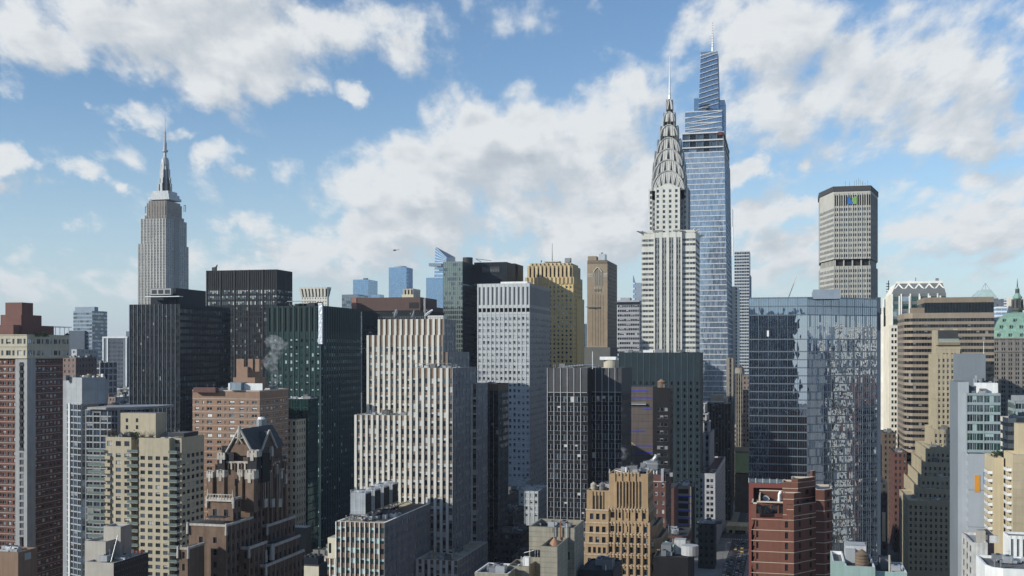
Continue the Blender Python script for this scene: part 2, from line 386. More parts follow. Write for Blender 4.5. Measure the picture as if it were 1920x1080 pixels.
BUILDINGS = []
class Bd:
    def __init__(s, name, label, loc, cat='building', group=None):
        s.root = bpy.data.objects.new(name, None); COL.objects.link(s.root)
        s.root.location = (loc[0], loc[1], 0); s.org = (loc[0], loc[1], 0); s.root.empty_display_size = 5
        tag(s.root, label, cat, group)
        s.wins = []; s.parts = {}; s.extra = []; s.clutter = True; BUILDINGS.append(s)
    def p(s, name):
        if name not in s.parts: s.parts[name] = MB()
        return s.parts[name]
    def new(s, name, label=None):
        mb = MB(); s.extra.append((name, mb, label)); return mb
    def mass(s, pts, z0, z1, sty, roofm='roof_grey', parapet=0.0, pw=0.4, pts2=None, zlo=None, plain=None, capm=None):
        """walled block; sty = facade style per edge (None = plain)"""
        wall = s.p('wall'); n = len(pts); p2 = pts2 or pts
        if not isinstance(sty, (list, tuple)): sty = [sty] * n
        sty = list(sty) + [None] * (n - len(sty))
        pl = plain
        for i in range(n):
            j = (i + 1) % n
            q = [(*pts[i], z0), (*pts[j], z0), (*p2[j], z1), (*p2[i], z1)]
            occ(q)
            st = sty[i]
            if st is None or isinstance(st, str):
                wall.poly(q, st or pl or 'wall_plain')
            else: facade(s, wall, *q, st, zlo)
        occ([(*p, z1) for p in p2])
        roof = s.new('roof')
        if parapet:
            ins = inset(p2, pw); cm = capm or roofm
            for i in range(n):
                j = (i + 1) % n
                roof.poly([(*p2[i], z1 + .01), (*p2[j], z1 + .01), (*ins[j], z1 + .01), (*ins[i], z1 + .01)], cm)
                roof.poly([(*ins[i], z1 - parapet), (*ins[i], z1 + .01), (*ins[j], z1 + .01), (*ins[j], z1 - parapet)], cm)
            roof.poly([(*p, z1 - parapet) for p in p2], roofm)
        else: roof.poly([(*p, z1) for p in p2], roofm)
        if parapet and z1 < CAMZ + 4 and s.clutter: s.rooftop(p2, z1 - parapet)
    def rooftop(s, p2, z):
        xs = [p[0] for p in p2]; ys = [p[1] for p in p2]; a, b_, c, d = min(xs) + 1.5, max(xs) - 1.5, min(ys) + 1.5, min(max(ys) - 1.5, min(ys) + 30)
        if b_ - a < 4 or d - c < 4: return
        for k in range(min(22, 6 + int((b_ - a) * (d - c) / 28))):
            x = random.uniform(a, b_ - 1.5); y = random.uniform(c, d - 1.5); t = random.random()
            if t < .3: q = s.new('vent_pipe'); h = random.uniform(.8, 2.2); q.cyl(x, y, z, z + h, .16, .16, 'metal_grey', 6); q.cyl(x, y, z + h, z + h + .25, .32, .2, 'metal_grey', 6)
            elif t < .6:
                q = s.new('air_unit'); w, l, h = random.uniform(1.2, 2.8), random.uniform(1.2, 3), random.uniform(.9, 1.7); q.box(x, x + w, y, y + l, z + .25, z + .25 + h, random.choice(['metal_light', 'metal_grey', 'panel_grey'])); q.cyl(x + w / 2, y + l / 2, z + .25 + h, z + .5 + h, .45, .45, 'metal_dark', 8)
            elif t < .8: q = s.new('duct'); l = random.uniform(2.5, 6); q.box(x, min(x + l, b_ + 1), y, y + .6, z + .3, z + .85, 'metal_light'); q.box(x, x + .6, y, min(y + l * .6, d + 1), z + .31, z + .84, 'metal_light')
            elif t < .9: q = s.new('bulkhead'); q.box(x, x + 2.4, y, y + 2.8, z, z + 2.5, 'roof_grey', 'roof_dark')
            else: q = s.new('aerial'); q.bar((x, y, z), (x, y, z + 3.5), .05, 'metal_grey', 4); q.bar((x - .6, y, z + 3), (x + .6, y, z + 3), .03, 'metal_grey', 4)
def rect(x0, x1, y0, y1): return [(x0, y0), (x1, y0), (x1, y1), (x0, y1)]
def fL(xl, xc, xr, d, depth=None):
    """footprint seen left of the street's vanishing point: east face xl..xc, north face xc..xr"""
    X1, Y0 = atd(xc, d); X0 = Xat(xl, Y0)
    Y1 = Y0 + depth if depth else Yat(xr, X1)
    return X0, X1, Y0, Y1
def fR(xl, xc, xr, d, depth=None):
    X0, Y0 = atd(xc, d); X1 = Xat(xr, Y0)
    Y1 = Y0 + depth if depth else Yat(xl, X0)
    return X0, X1, Y0, Y1
WINMESH = {}
def finalize():
    bvh = BVHTree.FromPolygons(OCC_V, OCC_F)
    eye = Vector((0, 0, CAMZ)); nind = 0
    for b in BUILDINGS:
        for name, mb in b.parts.items():
            if mb.f: b_o = mb.build(name, b.root, b.org)
        for name, mb, lab in b.extra:
            if mb.f:
                o = mb.build(name, b.root, b.org)
                if lab: o['label'] = lab
        sc = []
        for k, (p0, p1, p2, p3, n, win, rc) in enumerate(b.wins):
            c = (p0 + p2) * .5
            if n.dot(eye - c) <= 0: continue
            pr = [proj(p) for p in (p0, p1, p2, p3)]
            if None in pr: continue
            cx = sum(p[0] for p in pr) / 4; cy = sum(p[1] for p in pr) / 4
            if not (2 < cx < 1918 and 2 < cy < 1078): continue
            ar = 0
            for a in range(4):
                q = pr[a]; r = pr[(a + 1) % 4]; ar += q[0] * r[1] - r[0] * q[1]
            ar = abs(ar) / 2
            if ar < 5: continue
            sc.append((ar, k, c))
        sc.sort(key=lambda t: -t[0]); ind = set()
        for ar, k, c in sc:
            if len(ind) >= 100: break
            v = c - eye; L = v.length; v.normalize()
            hit = bvh.ray_cast(eye, v, L - 1.6)
            if hit[0] is None: ind.add(k)
        rest = MB()
        for k, (p0, p1, p2, p3, n, win, rc) in enumerate(b.wins):
            w = (p1 - p0).length; h = (p3 - p0).length; var = win.pick()
            if k in ind and rc:
                key = (round(w, 2), round(h, 2), var, id(win)); me = WINMESH.get(key)
                if me is None:
                    mb = MB()
                    for (x0, z0, x1, z1, d, m) in win.quads(w, h, var):
                        mb.poly([((x0 - .5) * w, -d, z0 * h), ((x1 - .5) * w, -d, z0 * h), ((x1 - .5) * w, -d, z1 * h), ((x0 - .5) * w, -d, z1 * h)], m)
                    me = bpy.data.meshes.new('window'); me.from_pydata(mb.v, [], mb.f)
                    for n_ in mb.slots: me.materials.append(MATS[n_])
                    me.polygons.foreach_set('material_index', mb.m); me.update(); WINMESH[key] = me
                o = bpy.data.objects.new('window', me); COL.objects.link(o); o.parent = b.root
                bc = (p0 + p1) * .5; o.location = bc - Vector(b.org)
                u = (p1 - p0); o.rotation_euler = (0, 0, math.atan2(u.y, u.x)); nind += 1
            else:
                tgt = rest
                if k in ind: tgt = MB()
                for (x0, z0, x1, z1, d, m) in win.quads(w, h, var):
                    def f(a, t): return (p0 * (1 - a) + p1 * a) * (1 - t) + (p3 * (1 - a) + p2 * a) * t + n * d
                    tgt.poly([f(x0, z0), f(x1, z0), f(x1, z1), f(x0, z1)], m)
                if k in ind:
                    bc = (p0 + p1) * .5; o = tgt.build('window', b.root, tuple(bc)); o.location = bc - Vector(b.org); nind += 1
        if rest.f:
            o = rest.build('windows', b.root, b.org); o['kind'] = 'stuff'
    print('individual windows', nind, 'occluder faces', len(OCC_F))
# ------------------------------------------------------------------ material palette
mat('wall_plain', (0.12, 0.12, 0.12)); mat('roof_grey', (0.14, 0.14, 0.14), mott=.5, scale=.12); mat('roof_light', (0.34, 0.33, 0.31), mott=.35, scale=.15)
mat('roof_tan', (0.42, 0.36, 0.25), mott=.35, scale=.2); mat('roof_dark', (0.04, 0.042, 0.045), mott=.5, scale=.15); mat('roof_red', (0.10, 0.05, 0.045), mott=.3)
mat('blind', (0.42, 0.42, 0.40), mott=.3, scale=.6); mat('blind_white', (0.62, 0.64, 0.64), mott=.2, scale=.6); mat('blind_grey', (0.2, 0.21, 0.22), mott=.3, scale=.6)
mat('metal_light', (0.5, 0.52, 0.54), rough=.4, metal=.6, mott=.2); mat('metal_dark', (0.035, 0.037, 0.042), rough=.6, spec=.2); mat('metal_grey', (0.22, 0.23, 0.245), rough=.45, metal=.4)
mat('white_paint', (0.72, 0.73, 0.73), rough=.6, streak=.12); mat('steel', (0.55, 0.56, 0.57), rough=.25, metal=.9, mott=.1)
mat('rust', (0.22, 0.10, 0.05)); mat('wood', (0.17, 0.12, 0.08), mott=.4, streak=.3); mat('copper', (0.36, 0.2, 0.12), rough=.5, metal=.3)
mat('lamp_room', (0.5, 0.42, 0.3)); mat('verdigris', (0.20, 0.34, 0.29), mott=.3, scale=.3, streak=.2)
glass('glass_dark', (0.012, 0.014, 0.018), .05); glass('glass_mid', (0.02, 0.028, 0.036), .12); glass('glass_blue', (0.03, 0.05, 0.08), .3, (.75, .87, 1))
glass('glass_black', (0.005, 0.007, 0.010), .03, wob=.012); glass('glass_green', (0.012, 0.03, 0.03), .10, (.7, .95, .9)); glass('glass_pale', (0.10, 0.13, 0.15), .25)
glass('glass_mirror', (0.012, 0.02, 0.03), .60, (.80, .88, 1.0), rough=.003, wob=.007, vary=.4)
glass('glass_wavy', (0.02, 0.028, 0.036), .62, (.84, .90, 1.0), rough=.003, wob=.042, vary=.5); glass('glass_sky', (0.03, 0.06, 0.11), .34, (.62, .8, 1.0), rough=.02, wob=.02)
# ------------------------------------------------------------------ facade style makers
def punched(bay, ww, fh, wh, wall, rec=.35, win=None, sill=None, **k):
    a = (bay - ww) / 2; s = (fh - wh) * .5 if sill is None else sill
    return ST([(a, 'P'), (ww, 'W'), (a, 'P')], [(s, 'S'), (wh, 'W'), (fh - wh - s, 'S')],
              {('W', 'W'): (-rec, 'G'), ('*', '*'): (0, wall), ('W', 'X'): (0, wall)}, win=win, **k)
def piers(pw, ww, fh, wh, pier, span, pd=.5, sd=0.0, rec=.25, win=None, **k):
    return ST([(pw / 2, 'P'), (ww, 'W'), (pw / 2, 'P')], [(wh, 'W'), (fh - wh, 'S')],
              {('P', '*'): (pd, pier), ('W', 'W'): (-rec, 'G'), ('W', 'S'): (sd, span), ('W', 'X'): (sd, span)}, win=win, **k)
def ribbon(fh, wh, band, bw=1.5, mull=.12, mm='metal_dark', bd=.25, rec=.15, win=None, **k):
    return ST([(bw, 'W'), (mull, 'M')], [(fh - wh, 'S'), (wh, 'W')],
              {('*', 'S'): (bd, band), ('M', 'W'): (-rec + .12, mm), ('W', 'W'): (-rec, 'G'), ('*', 'X'): (bd, band)}, win=win, **k)
def curtain(fh, wh, bw, mm, span, mull=.14, md=.12, win=None, sp=0.0, **k):
    return ST([(mull, 'M'), (bw, 'W')], [(fh - wh, 'S'), (wh, 'W')],
              {('M', '*'): (md, mm), ('W', 'S'): (sp, span), ('W', 'W'): (-.05, 'G'), ('W', 'X'): (sp, span)}, win=win, **k)
# ================================================================== LEFT SIDE
# ---- red brick apartment tower with a cream crown
mat('brick_red', (0.125, 0.050, 0.034), mott=.2, scale=.4, streak=.1); mat('cream_panel', (0.42, 0.385, 0.30), streak=.12); mat('brick_red_pent', (0.145, 0.066, 0.054), streak=.1)
mat('concrete_pale', (0.30, 0.30, 0.30), streak=.15); mat('slab_edge', (0.28, 0.265, 0.25))
w_apt = WIN((('glass_dark', 3), ('glass_mid', 3), ('glass_pale', 1)), blind=.35, frame='metal_grey', fw=.12, mids=1)
x0, x1, y0, y1 = fL(-70, 49, 118, 455)
B = Bd('apartment_tower', 'dark red brick apartment tower with cream crown and stepped brick penthouses at the left edge', ((x0 + x1) / 2, (y0 + y1) / 2))
zt = Zat(627, x1, y0); zc = Zat(672, x1, y0)
sr = ST([(.55, 'P'), (1.5, 'W'), (.5, 'P')], [(.28, 'B'), (.62, 'S'), (1.45, 'W'), (.55, 'S')], {('*', 'B'): (.1, 'slab_edge'), ('W', 'W'): (-.3, 'G'), ('*', '*'): (0, 'brick_red')}, win=w_apt)
sc_ = ST([(.7, 'P'), (2.4, 'W'), (.9, 'P'), (1.1, 'W'), (.7, 'P')], [(.3, 'B'), (1.5, 'S'), (2.1, 'W'), (.9, 'S')], {('*', 'B'): (.25, 'cream_panel'), ('W', 'W'): (-.35, 'G'), ('*', '*'): (0, 'cream_panel')}, win=w_apt)
B.mass(rect(x0, x1 - 3.2, y0, y1), 0, zc, [sr.w(end=1.0), None, None, None], plain='brick_red')
B.mass(rect(x1 - 3.2, x1, y0 + 3.2, y1), 0, zc, [None, sr.w(end=1.5), None, None], plain='brick_red')
B.mass(rect(x0, x1 + 1.2, y0 - 1.0, Yat(130, x1 + 1.2)), zc, zt, [sc_, sc_, None, None], plain='cream_panel', parapet=1.0, roofm='roof_grey', capm='cream_panel')
# corner bay: pale pilasters, recessed balconies above, bowed glass below
fr = B.new('corner_bay'); zb = Zat(845, x1, y0)
for a, c in ((x1 - 4.6, x1 - 2.6), (x1 - .6, x1 + 1.0)): fr.box(a, c, y0 - .7, y0 + .9, 0, zc, 'concrete_pale')
fr.box(x1 + .1, x1 + 1.0, y0 + .9, y0 + 4.6, 0, zc, 'concrete_pale'); fr.box(x1 - 2.6, x1 - .6, y0 - .7, y0 + .5, zc - 1.6, zc, 'concrete_pale')
wbay = WIN((('glass_mid', 2), ('glass_pale', 2), ('glass_blue', 1)), frame='metal_grey', fw=.1, mids=3)
facade(B, fr, (x1 - 2.6, y0 + 1.2, zb), (x1 - .6, y0 + 1.2, zb), (x1 - .6, y0 + 1.2, zc - 1.6), (x1 - 2.6, y0 + 1.2, zc - 1.6), ribbon(2.9, 1.9, 'metal_dark', bw=2.0, win=w_apt))
facade(B, fr, (x1 - 2.6, y0 - .5, 40), (x1 - .6, y0 - .5, 40), (x1 - .6, y0 - .5, zb), (x1 - 2.6, y0 - .5, zb), ribbon(2.9, 2.1, 'slab_edge', bw=2.0, win=wbay))
bal = MB(); z = zc - 3
while z > zb:
    fr.box(x1 - 2.7, x1 - .5, y0 - .9, y0 + .9, z - .12, z + .12, 'metal_dark'); fr.box(x1 - 2.6, x1 - .6, y0 - .92, y0 - .86, z, z + 1.0, 'metal_dark'); z -= 2.9
k1 = B.new('balcony_stack')
for i in range(30):
    z = zc - 4 - i * 2.9; k1.box(x0 + 14, x0 + 17.5, y0 - 1.3, y0, z - .1, z + .1, 'slab_edge'); k1.box(x0 + 14, x0 + 17.5, y0 - 1.32, y0 - 1.25, z, z + 1, 'metal_dark')
pa = B.new('penthouse'); pb = B.new('penthouse'); pc = B.new('penthouse')
def pxbox(mb, xl, xc, xr, yt, d, zb_, m, top='roof_grey'):
    a0, a1, c0, c1 = fL(xl, xc, xr, d); mb.box(a0, a1, c0, c1, zb_, Zat(yt, a1, c0), m, top); return a0, a1, c0, c1, Zat(yt, a1, c0)
pxbox(pa, -20, 25, 101, 609, 461, zt - 1, 'brick_red_pent'); pxbox(pb, 1, 40, 78, 590, 465, zt - 1, 'brick_red_pent'); pxbox(pc, 10, 41, 62, 567, 468, zt - 1, 'brick_red_pent')
mat('hedge', (0.03, 0.05, 0.02), mott=.6, scale=2); mat('twig', (0.10, 0.08, 0.06))
def leafclump(mb, cx, cy, cz, r, h, n, m, s=.5):
    for _ in range(n):
        a = random.uniform(0, 6.28); rr = r * math.sqrt(random.random()); z = cz + random.random() * h * (1 - .4 * rr / r)
        p = Vector((cx + rr * math.cos(a), cy + rr * math.sin(a), z)); t = Vector((random.uniform(-1, 1), random.uniform(-1, 1), random.uniform(-1, 1))).normalized(); o = t.orthogonal().normalized()
        mb.poly([p + t * s, p + o * s, p - t * s, p - o * s], m)
def shrub(cx, cy, cz, r, h, label, bare=False, group=None):
    mb = MB(); tr = MB()
    rt = bpy.data.objects.new('shrub', None); COL.objects.link(rt); rt.location = (cx, cy, cz); tag(rt, label, 'shrub', group)
    tr.bar((cx, cy, cz), (cx, cy, cz + h * .7), .12, 'twig', 5, .04)
    for _ in range(10 if not bare else 34):
        a = random.uniform(0, 6.28); q = (cx + r * math.cos(a) * random.uniform(.5, 1), cy + r * math.sin(a) * random.uniform(.5, 1), cz + h * random.uniform(.5, 1))
        tr.bar((cx, cy, cz + h * random.uniform(0, .4)), q, .06, 'twig', 3, .02)
    tr.build('stem', rt, (cx, cy, cz))
    if not bare: leafclump(mb, cx, cy, cz + .2, r, h, 160, 'hedge', .28); mb.build('foliage', rt, (cx, cy, cz))
for px, r, h in ((83, 2.0, 2.4), (66, 1.6, 1.8), (126, .8, 1.9)):
    Y = Yat(px, x1 - .8) if px > 118 else y0 + 5; X = Xat(px, Y)
    shrub(X, Y, zt - 1, r, h, {83: 'dark round evergreen shrub in front of the red brick penthouse on the cream crown', 66: 'low spreading evergreen shrub on the cream crown terrace', 126: 'narrow evergreen shrub at the far corner of the cream crown terrace'}[px])
# terrace canopy frame
tc_ = B.new('pergola'); ax = x1 - 3; ay = Yat(104, ax); by_ = Yat(121, ax)
for yy in (ay, by_):
    for xx in (ax, ax + 2.2): tc_.bar((xx, yy, zt - 1), (xx, yy, zt + 3.6), .12, 'metal_light')
tc_.box(ax - .6, ax + 2.8, ay - .5, by_ + 1.2, zt + 3.4, zt + 3.75, 'metal_light')

# ---- grey glass residential tower with a blank faceted metal top
mat('panel_grey', (0.30, 0.32, 0.34), rough=.5, streak=.12); mat('glass_frame', (0.20, 0.22, 0.25), rough=.5)
d = 520
P1 = atd(131, d + 6); P2 = atd(152, d); P3 = atd(182, d + 6); X3, Y3 = P3; P4 = (X3 + 1, Yat(196, X3 + 1)); P0 = atd(116, d + 14); P5 = (P0[0], P4[1] + 8)
pts = [P0, P1, P2, P3, (P4[0], P4[1]), (P4[0] - 4, P5[1]), P5]
B = Bd('residential_tower', 'grey glass residential tower with a blank faceted metal screen around its top', P2)
zt = Zat(708, *P2); zm = Zat(757, *P2)
wg = WIN((('glass_dark', 2), ('glass_mid', 4), ('glass_blue', 2)), blind=.12, blindm='blind_grey', frame='glass_frame', fw=.1, mids=1)
sg = ST([(.5, 'P'), (3.0, 'W')], [(.5, 'B'), (2.5, 'W')], {('P', '*'): (.1, 'glass_frame'), ('W', 'B'): (.12, 'panel_grey'), ('W', 'W'): (-.1, 'G')}, win=wg)
B.mass(pts, 0, zm, [sg] * 5 + [None] * 2, plain='panel_grey')
sp_ = ST([(4.0, 'P'), (.08, 'M')], [(5.5, 'P'), (.08, 'M')], {('P', 'P'): (0, 'panel_grey'), ('*', '*'): (-.06, 'glass_frame')})
ins_ = [(p[0] + (p[0] - P5[0]) * .0 + .9, p[1] - .5) for p in pts]
B.mass(ins_, zm, zt, [sp_] * 7, parapet=1.5, roofm='roof_grey', capm='panel_grey')
pil = B.new('pilaster'); pil.box(P1[0] - .4, P1[0] + .5, P1[1] - .8, P1[1] + .5, 0, zm, 'white_paint')
pil = B.new('pilaster'); pil.box(P0[0], P1[0] - 1.2, P0[1] - 3.5, P0[1] - 1.0, 0, zt - 1, 'panel_grey')
rm = B.new('rooftop_plant')
for i in range(9):
    xx = P1[0] + i * 1.7; rm.box(xx, xx + 1.1, P1[1] + 6 + (i % 3), P1[1] + 8, zt - 1, zt + random.uniform(.4, 1.6), random.choice(['metal_light', 'white_paint', 'roof_tan']))
# lower glass wing beside it, with a pale roof slab
x0, x1, y0, y1 = fL(196, 228, 292, 505)
B = Bd('glass_wing', 'low dark glass block with a long pale projecting roof slab behind the beige apartment tower', (x0, y0))
B.mass(rect(x0 - 10, x1, y0, y0 + 26), 0, Zat(768, x1, y0), [sg, sg, None, None], plain='panel_grey', roofm='roof_light')
s_ = B.new('roof_slab'); s_.box(x0 - 8, x1 + 9, y0 - 1.5, y0 + 30, Zat(768, x1, y0), Zat(764, x1, y0), 'concrete_pale')
s_.box(x1 - 1.5, x1, y0 - 1.2, y0, 0, Zat(768, x1, y0), 'concrete_pale')

# ---- far towers on the left
mat('blue_grey', (0.24, 0.29, 0.35), streak=.08); mat('blue_dark', (0.07, 0.09, 0.12)); glass('glass_far', (0.05, 0.07, 0.10), .22, wob=.01)
wf = WIN((('glass_far', 4), ('glass_mid', 2)))
x0, x1, y0, y1 = fL(133, 173, 184, 1150)
B = Bd('office_tower', 'distant blue-grey banded office tower standing alone left of the Art Deco skyscraper', (x0, y0))
zz = Zat(583, x1, y0); sf = ribbon(4.0, 2.2, 'blue_grey', bw=3, mull=.3, mm='blue_grey', win=wf)
B.mass([(x0, y0 + 4), (x0 + 4, y0), (x1, y0), (x1 + 4, y0 + 14), (x1 + 4, y1 + 10), (x0, y1 + 10)], 0, zz, [sf] * 4, plain='blue_grey')
B.mass(rect(x0 + 2, x1, y0 + 4, y1), zz, Zat(575, x1, y0), [ribbon(9, .1, 'blue_grey', win=wf)] * 2, plain='blue_grey', parapet=1)
sh = B.new('setback'); sh.box(x0, x1 - 7, y0 - 3, y0 + 1, 0, Zat(620, x1, y0), 'blue_dark')
x0, x1, y0, y1 = fL(193, 240, 252, 1020)
B = Bd('office_tower', 'distant flat-topped grey office slab with pale corner columns beside the dark blue glass tower', (x0, y0))
mat('slab_blue', (0.11, 0.13, 0.16)); mat('white_col', (0.55, 0.58, 0.6))
B.mass(rect(x0, x1, y0, y0 + 45), 0, Zat(631, x1, y0), [piers(.5, .9, 3.9, 2.0, 'slab_blue', 'slab_blue', pd=.3, win=wf, end=5, top=[(5, 'X')]), None], plain='slab_blue', parapet=1)
f_ = B.new('corner_column')
for q in (x0, x0 + 4.5, x1 - 2): f_.box(q, q + 1.3, y0 - .9, y0, 0, Zat(634, x1, y0), 'white_col')
f_ = B.new('cornice'); f_.box(x0, x1, y0 - 1, y0, Zat(634, x1, y0), Zat(631, x1, y0), 'white_col')
f_ = B.new('penthouse'); f_.box(x1 - 6, x1 + 8, y0 + 6, y0 + 20, Zat(631, x1, y0), Zat(621, x1, y0), 'slab_blue')
# low blocks between them
mat('brick_dull', (0.20, 0.14, 0.12), streak=.1); mat('stone_pale', (0.40, 0.41, 0.42), streak=.12)
for (a, b_, c, yt, d, m, lab) in ((118, 142, 148, 670, 700, 'brick_dull', 'dull brown brick block between the red brick tower and the distant blue tower'),
                              (134, 144, 150, 655, 760, 'stone_pale', 'pale blank-walled block in front of the distant blue tower'),
                              (158, 188, 196, 680, 860, 'stone_pale', 'pale gridded concrete block with dark square openings below the distant blue tower')):
    x0, x1, y0, y1 = fL(a, b_, c, d); B = Bd('mid_rise_block', lab, (x0, y0))
    st = punched(3.2, 1.3, 3.6, 1.7, m, win=wf) if yt != 680 else piers(.7, 5, 5, 4, m, m, pd=.5, rec=.8)
    B.mass(rect(x0, x1, y0, y0 + 22), 0, Zat(yt, x1, y0), [st, st], plain=m, parapet=.8)

# ---- dark blue glass tower with white mullions
mat('mull_white', (0.24, 0.26, 0.285), rough=.5); mat('navy', (0.009, 0.014, 0.022), rough=.5, mott=.3, spec=.15); mat('mull_dim', (0.06, 0.068, 0.08), rough=.6, metal=.2, spec=.2)
wn_ = WIN((('glass_black', 5), ('glass_dark', 2)), blind=.03, blindm='blind_grey')
x0, x1, y0, y1 = fL(243, 337, 432, 620)
B = Bd('office_tower', 'broad near-black glass office tower with thin white vertical mullions', (x0, y0))
zt = Zat(570, x1, y0)
sA = ST([(.13, 'M'), (1.25, 'W'), (.04, 'D'), (1.22, 'W')], [(1.5, 'S'), (2.3, 'W')], {('M', '*'): (.45, 'mull_white'), ('D', '*'): (.12, 'metal_dark'), ('W', 'S'): (0, 'navy'), ('W', 'W'): (-.06, 'G'), ('W', 'X'): (0, 'navy')}, win=wn_, top=[(1.2, 'X')], special={29: [(3.8, 'X')]})
sB = ST([(.16, 'M'), (1.3, 'W'), (.1, 'D'), (1.3, 'W')], sA.rows, {**sA.cell, ('M', '*'): (.25, 'mull_dim')}, win=wn_, top=[(1.2, 'X')])
B.mass(rect(x0, x1, y0, y1), 0, zt, [sA, sB, None, None], plain='navy', roofm='roof_dark', parapet=1, zlo=20)
for s, yt, a, b_, c in ((1, 540, 282, 330, 386), (2, 556, 292, 336, 345)):
    q = B.new('plant_room'); aa = fL(a, b_, c, 640); q.box(aa[0], aa[1], aa[2], aa[3], zt, Zat(yt, aa[1], aa[2]), 'navy', 'roof_dark')
q = B.new('cooling_unit'); aa = fL(286, 324, 330, 636); zq = Zat(553, aa[1], aa[2]); q.box(aa[0], aa[1], aa[2] - 2, aa[2], zq, Zat(541, aa[1], aa[2]), 'metal_grey')
for i in range(3):
    xa = aa[0] + .8 + i * (aa[1] - aa[0]) / 3.1; q.box(xa, xa + 3.0, aa[2] - 2.15, aa[2] - 2, zq + .7, zq + 2.9, 'roof_dark')
q.box(aa[0] - 3, aa[1] + 6, aa[2] - 3, aa[2] + 1, zq - 1.2, zq - .8, 'metal_light')

# ---- Empire-style Art Deco skyscraper with mast
mat('limestone', (0.40, 0.395, 0.37), streak=.12, scale=.08); mat('limestone_dk', (0.22, 0.22, 0.22)); mat('crown_stone', (0.30, 0.27, 0.24), streak=.2); mat('alu', (0.34, 0.36, 0.38), rough=.5, metal=.2, streak=.3)
we = WIN((('glass_dark', 3), ('glass_mid', 3)), blind=.25)
sE = ST([(.9, 'P'), (1.1, 'W'), (.5, 'Q'), (1.1, 'W'), (.9, 'P')], [(1.5, 'S'), (2.2, 'W')], {('P', '*'): (.35, 'limestone'), ('Q', '*'): (.1, 'limestone'), ('W', 'S'): (-.1, 'limestone_dk'), ('W', 'W'): (-.35, 'G'), ('W', 'X'): (-.1, 'limestone_dk')}, win=we)
d = 1482
def esb(xl, xc, xr, yt, yb, dd=0, st=sE, z0=None, par=0):
    a = fL(xl, xc, xr, d + dd); zt = Zat(yt, a[1], a[2]); B.mass(rect(a[0], a[1], a[2], a[3]), z0 if z0 is not None else Zat(yb, a[1], a[2]), zt, [st, st, None, None], plain='limestone', zlo=60, parapet=par); return (*a, zt)
a = fL(259, 311, 354, d); B = Bd('skyscraper', 'tall grey limestone Art Deco skyscraper with setbacks, silver mooring mast and antenna', ((a[0] + a[1]) / 2, (a[2] + a[3]) / 2))
esb(259, 311, 353.5, 456, 800, 0, z0=0); b2 = esb(264, 311, 350, 409, 456)
B_n = B.new('recess'); B_n.box(b2[1], b2[1] + .8, b2[2] + (b2[3] - b2[2]) * .38, b2[2] + (b2[3] - b2[2]) * .62, 80, b2[4], 'limestone_dk')
sC = ST([(1.3, 'P'), (1.2, 'W')], [(2.5, 'S'), (2.0, 'W')], {('P', '*'): (.9, 'crown_stone'), ('W', 'S'): (-.2, 'limestone_dk'), ('W', 'W'): (-.5, 'G')}, win=we, top=[(3, 'T')]); sC.cell[('W', 'T')] = (.2, 'crown_stone')
b3 = esb(272, 312, 345, 403, 409, 4, sC); b4 = esb(275.7, 311.5, 341, 380, 403, 6, sC); b5 = esb(279, 311.5, 338, 376, 380, 9, sC)
cx = (b5[0] + b5[1]) / 2 + .5; cy = (b5[2] + b5[3]) / 2; dc = dep(cx, cy); k = dc / FOC
zz = lambda y: Zat(y, cx, cy)
ms = B.new('mooring_mast')
for (y0_, y1_, hw) in ((377, 372, 21.5), (372, 366, 19), (366, 360, 16)):
    h = hw * k; ms.box(cx - h, cx + h, cy - h, cy + h, zz(y0_), zz(y1_), 'alu')
for (ya, yb_, r0, r1, n) in ((360, 310, 6.4, 5.6, 16), (310, 300, 7.0, 6.4, 16), (300, 296, 6.2, 4.6, 16), (296, 285, 2.8, 2.2, 10), (285, 282, 5.0, 5.0, 10), (282, 266, 2.6, 2.2, 8), (266, 245, 1.7, 1.3, 8), (245, 213, .7, .3, 6)):
    ms.cyl(cx, cy, zz(ya), zz(yb_), r0 * k * 1.12, r1 * k * 1.12, 'alu', n)
for q in range(4):  # stepped wings of the mast
    ax_ = (1, 0) if q % 2 == 0 else (0, 1); sg_ = 1 if q < 2 else -1
    for (ex, yt) in ((13.6, 345), (11.6, 334), (9.6, 318), (7.8, 306)):
        e = ex * k; t = 2.3 * k
        if ax_[0]: ms.box(min(cx, cx + sg_ * e), max(cx, cx + sg_ * e), cy - t, cy + t, zz(360), zz(yt), 'alu')
        else: ms.box(cx - t, cx + t, min(cy, cy + sg_ * e), max(cy, cy + sg_ * e), zz(360), zz(yt), 'alu')
for y in range(215, 296, 7): ms.box(cx - 2.0 * k, cx + 2.0 * k, cy - 2.0 * k, cy + 2.0 * k, zz(y), zz(y) + .8, 'metal_grey') if y > 245 else None
for sx in (-1, 1): ms.bar((cx + sx * 2.6 * k, cy, zz(282)), (cx + sx * 2.6 * k, cy, zz(268 if sx > 0 else 276)), .6, 'metal_grey')
for i in range(-3, 4): ms.box(cx + i * 1.6 * k - .5, cx + i * 1.6 * k + .5, cy - 6.7 * k, cy - 5.9 * k, zz(360), zz(312), 'metal_grey')
an = B.new('antenna_rack')
for px_, sgn in ((272.5, 1), (345, 1)):
    X = Xat(px_, b4[2] + 3)
    for dx in (0, 2.4): an.bar((X + dx, b4[2] + 3, zz(402)), (X + dx, b4[2] + 3, zz(390)), .4, 'metal_dark')
    an.bar((X, b4[2] + 3, zz(390)), (X + 2.4, b4[2] + 3, zz(390)), .4, 'metal_dark')

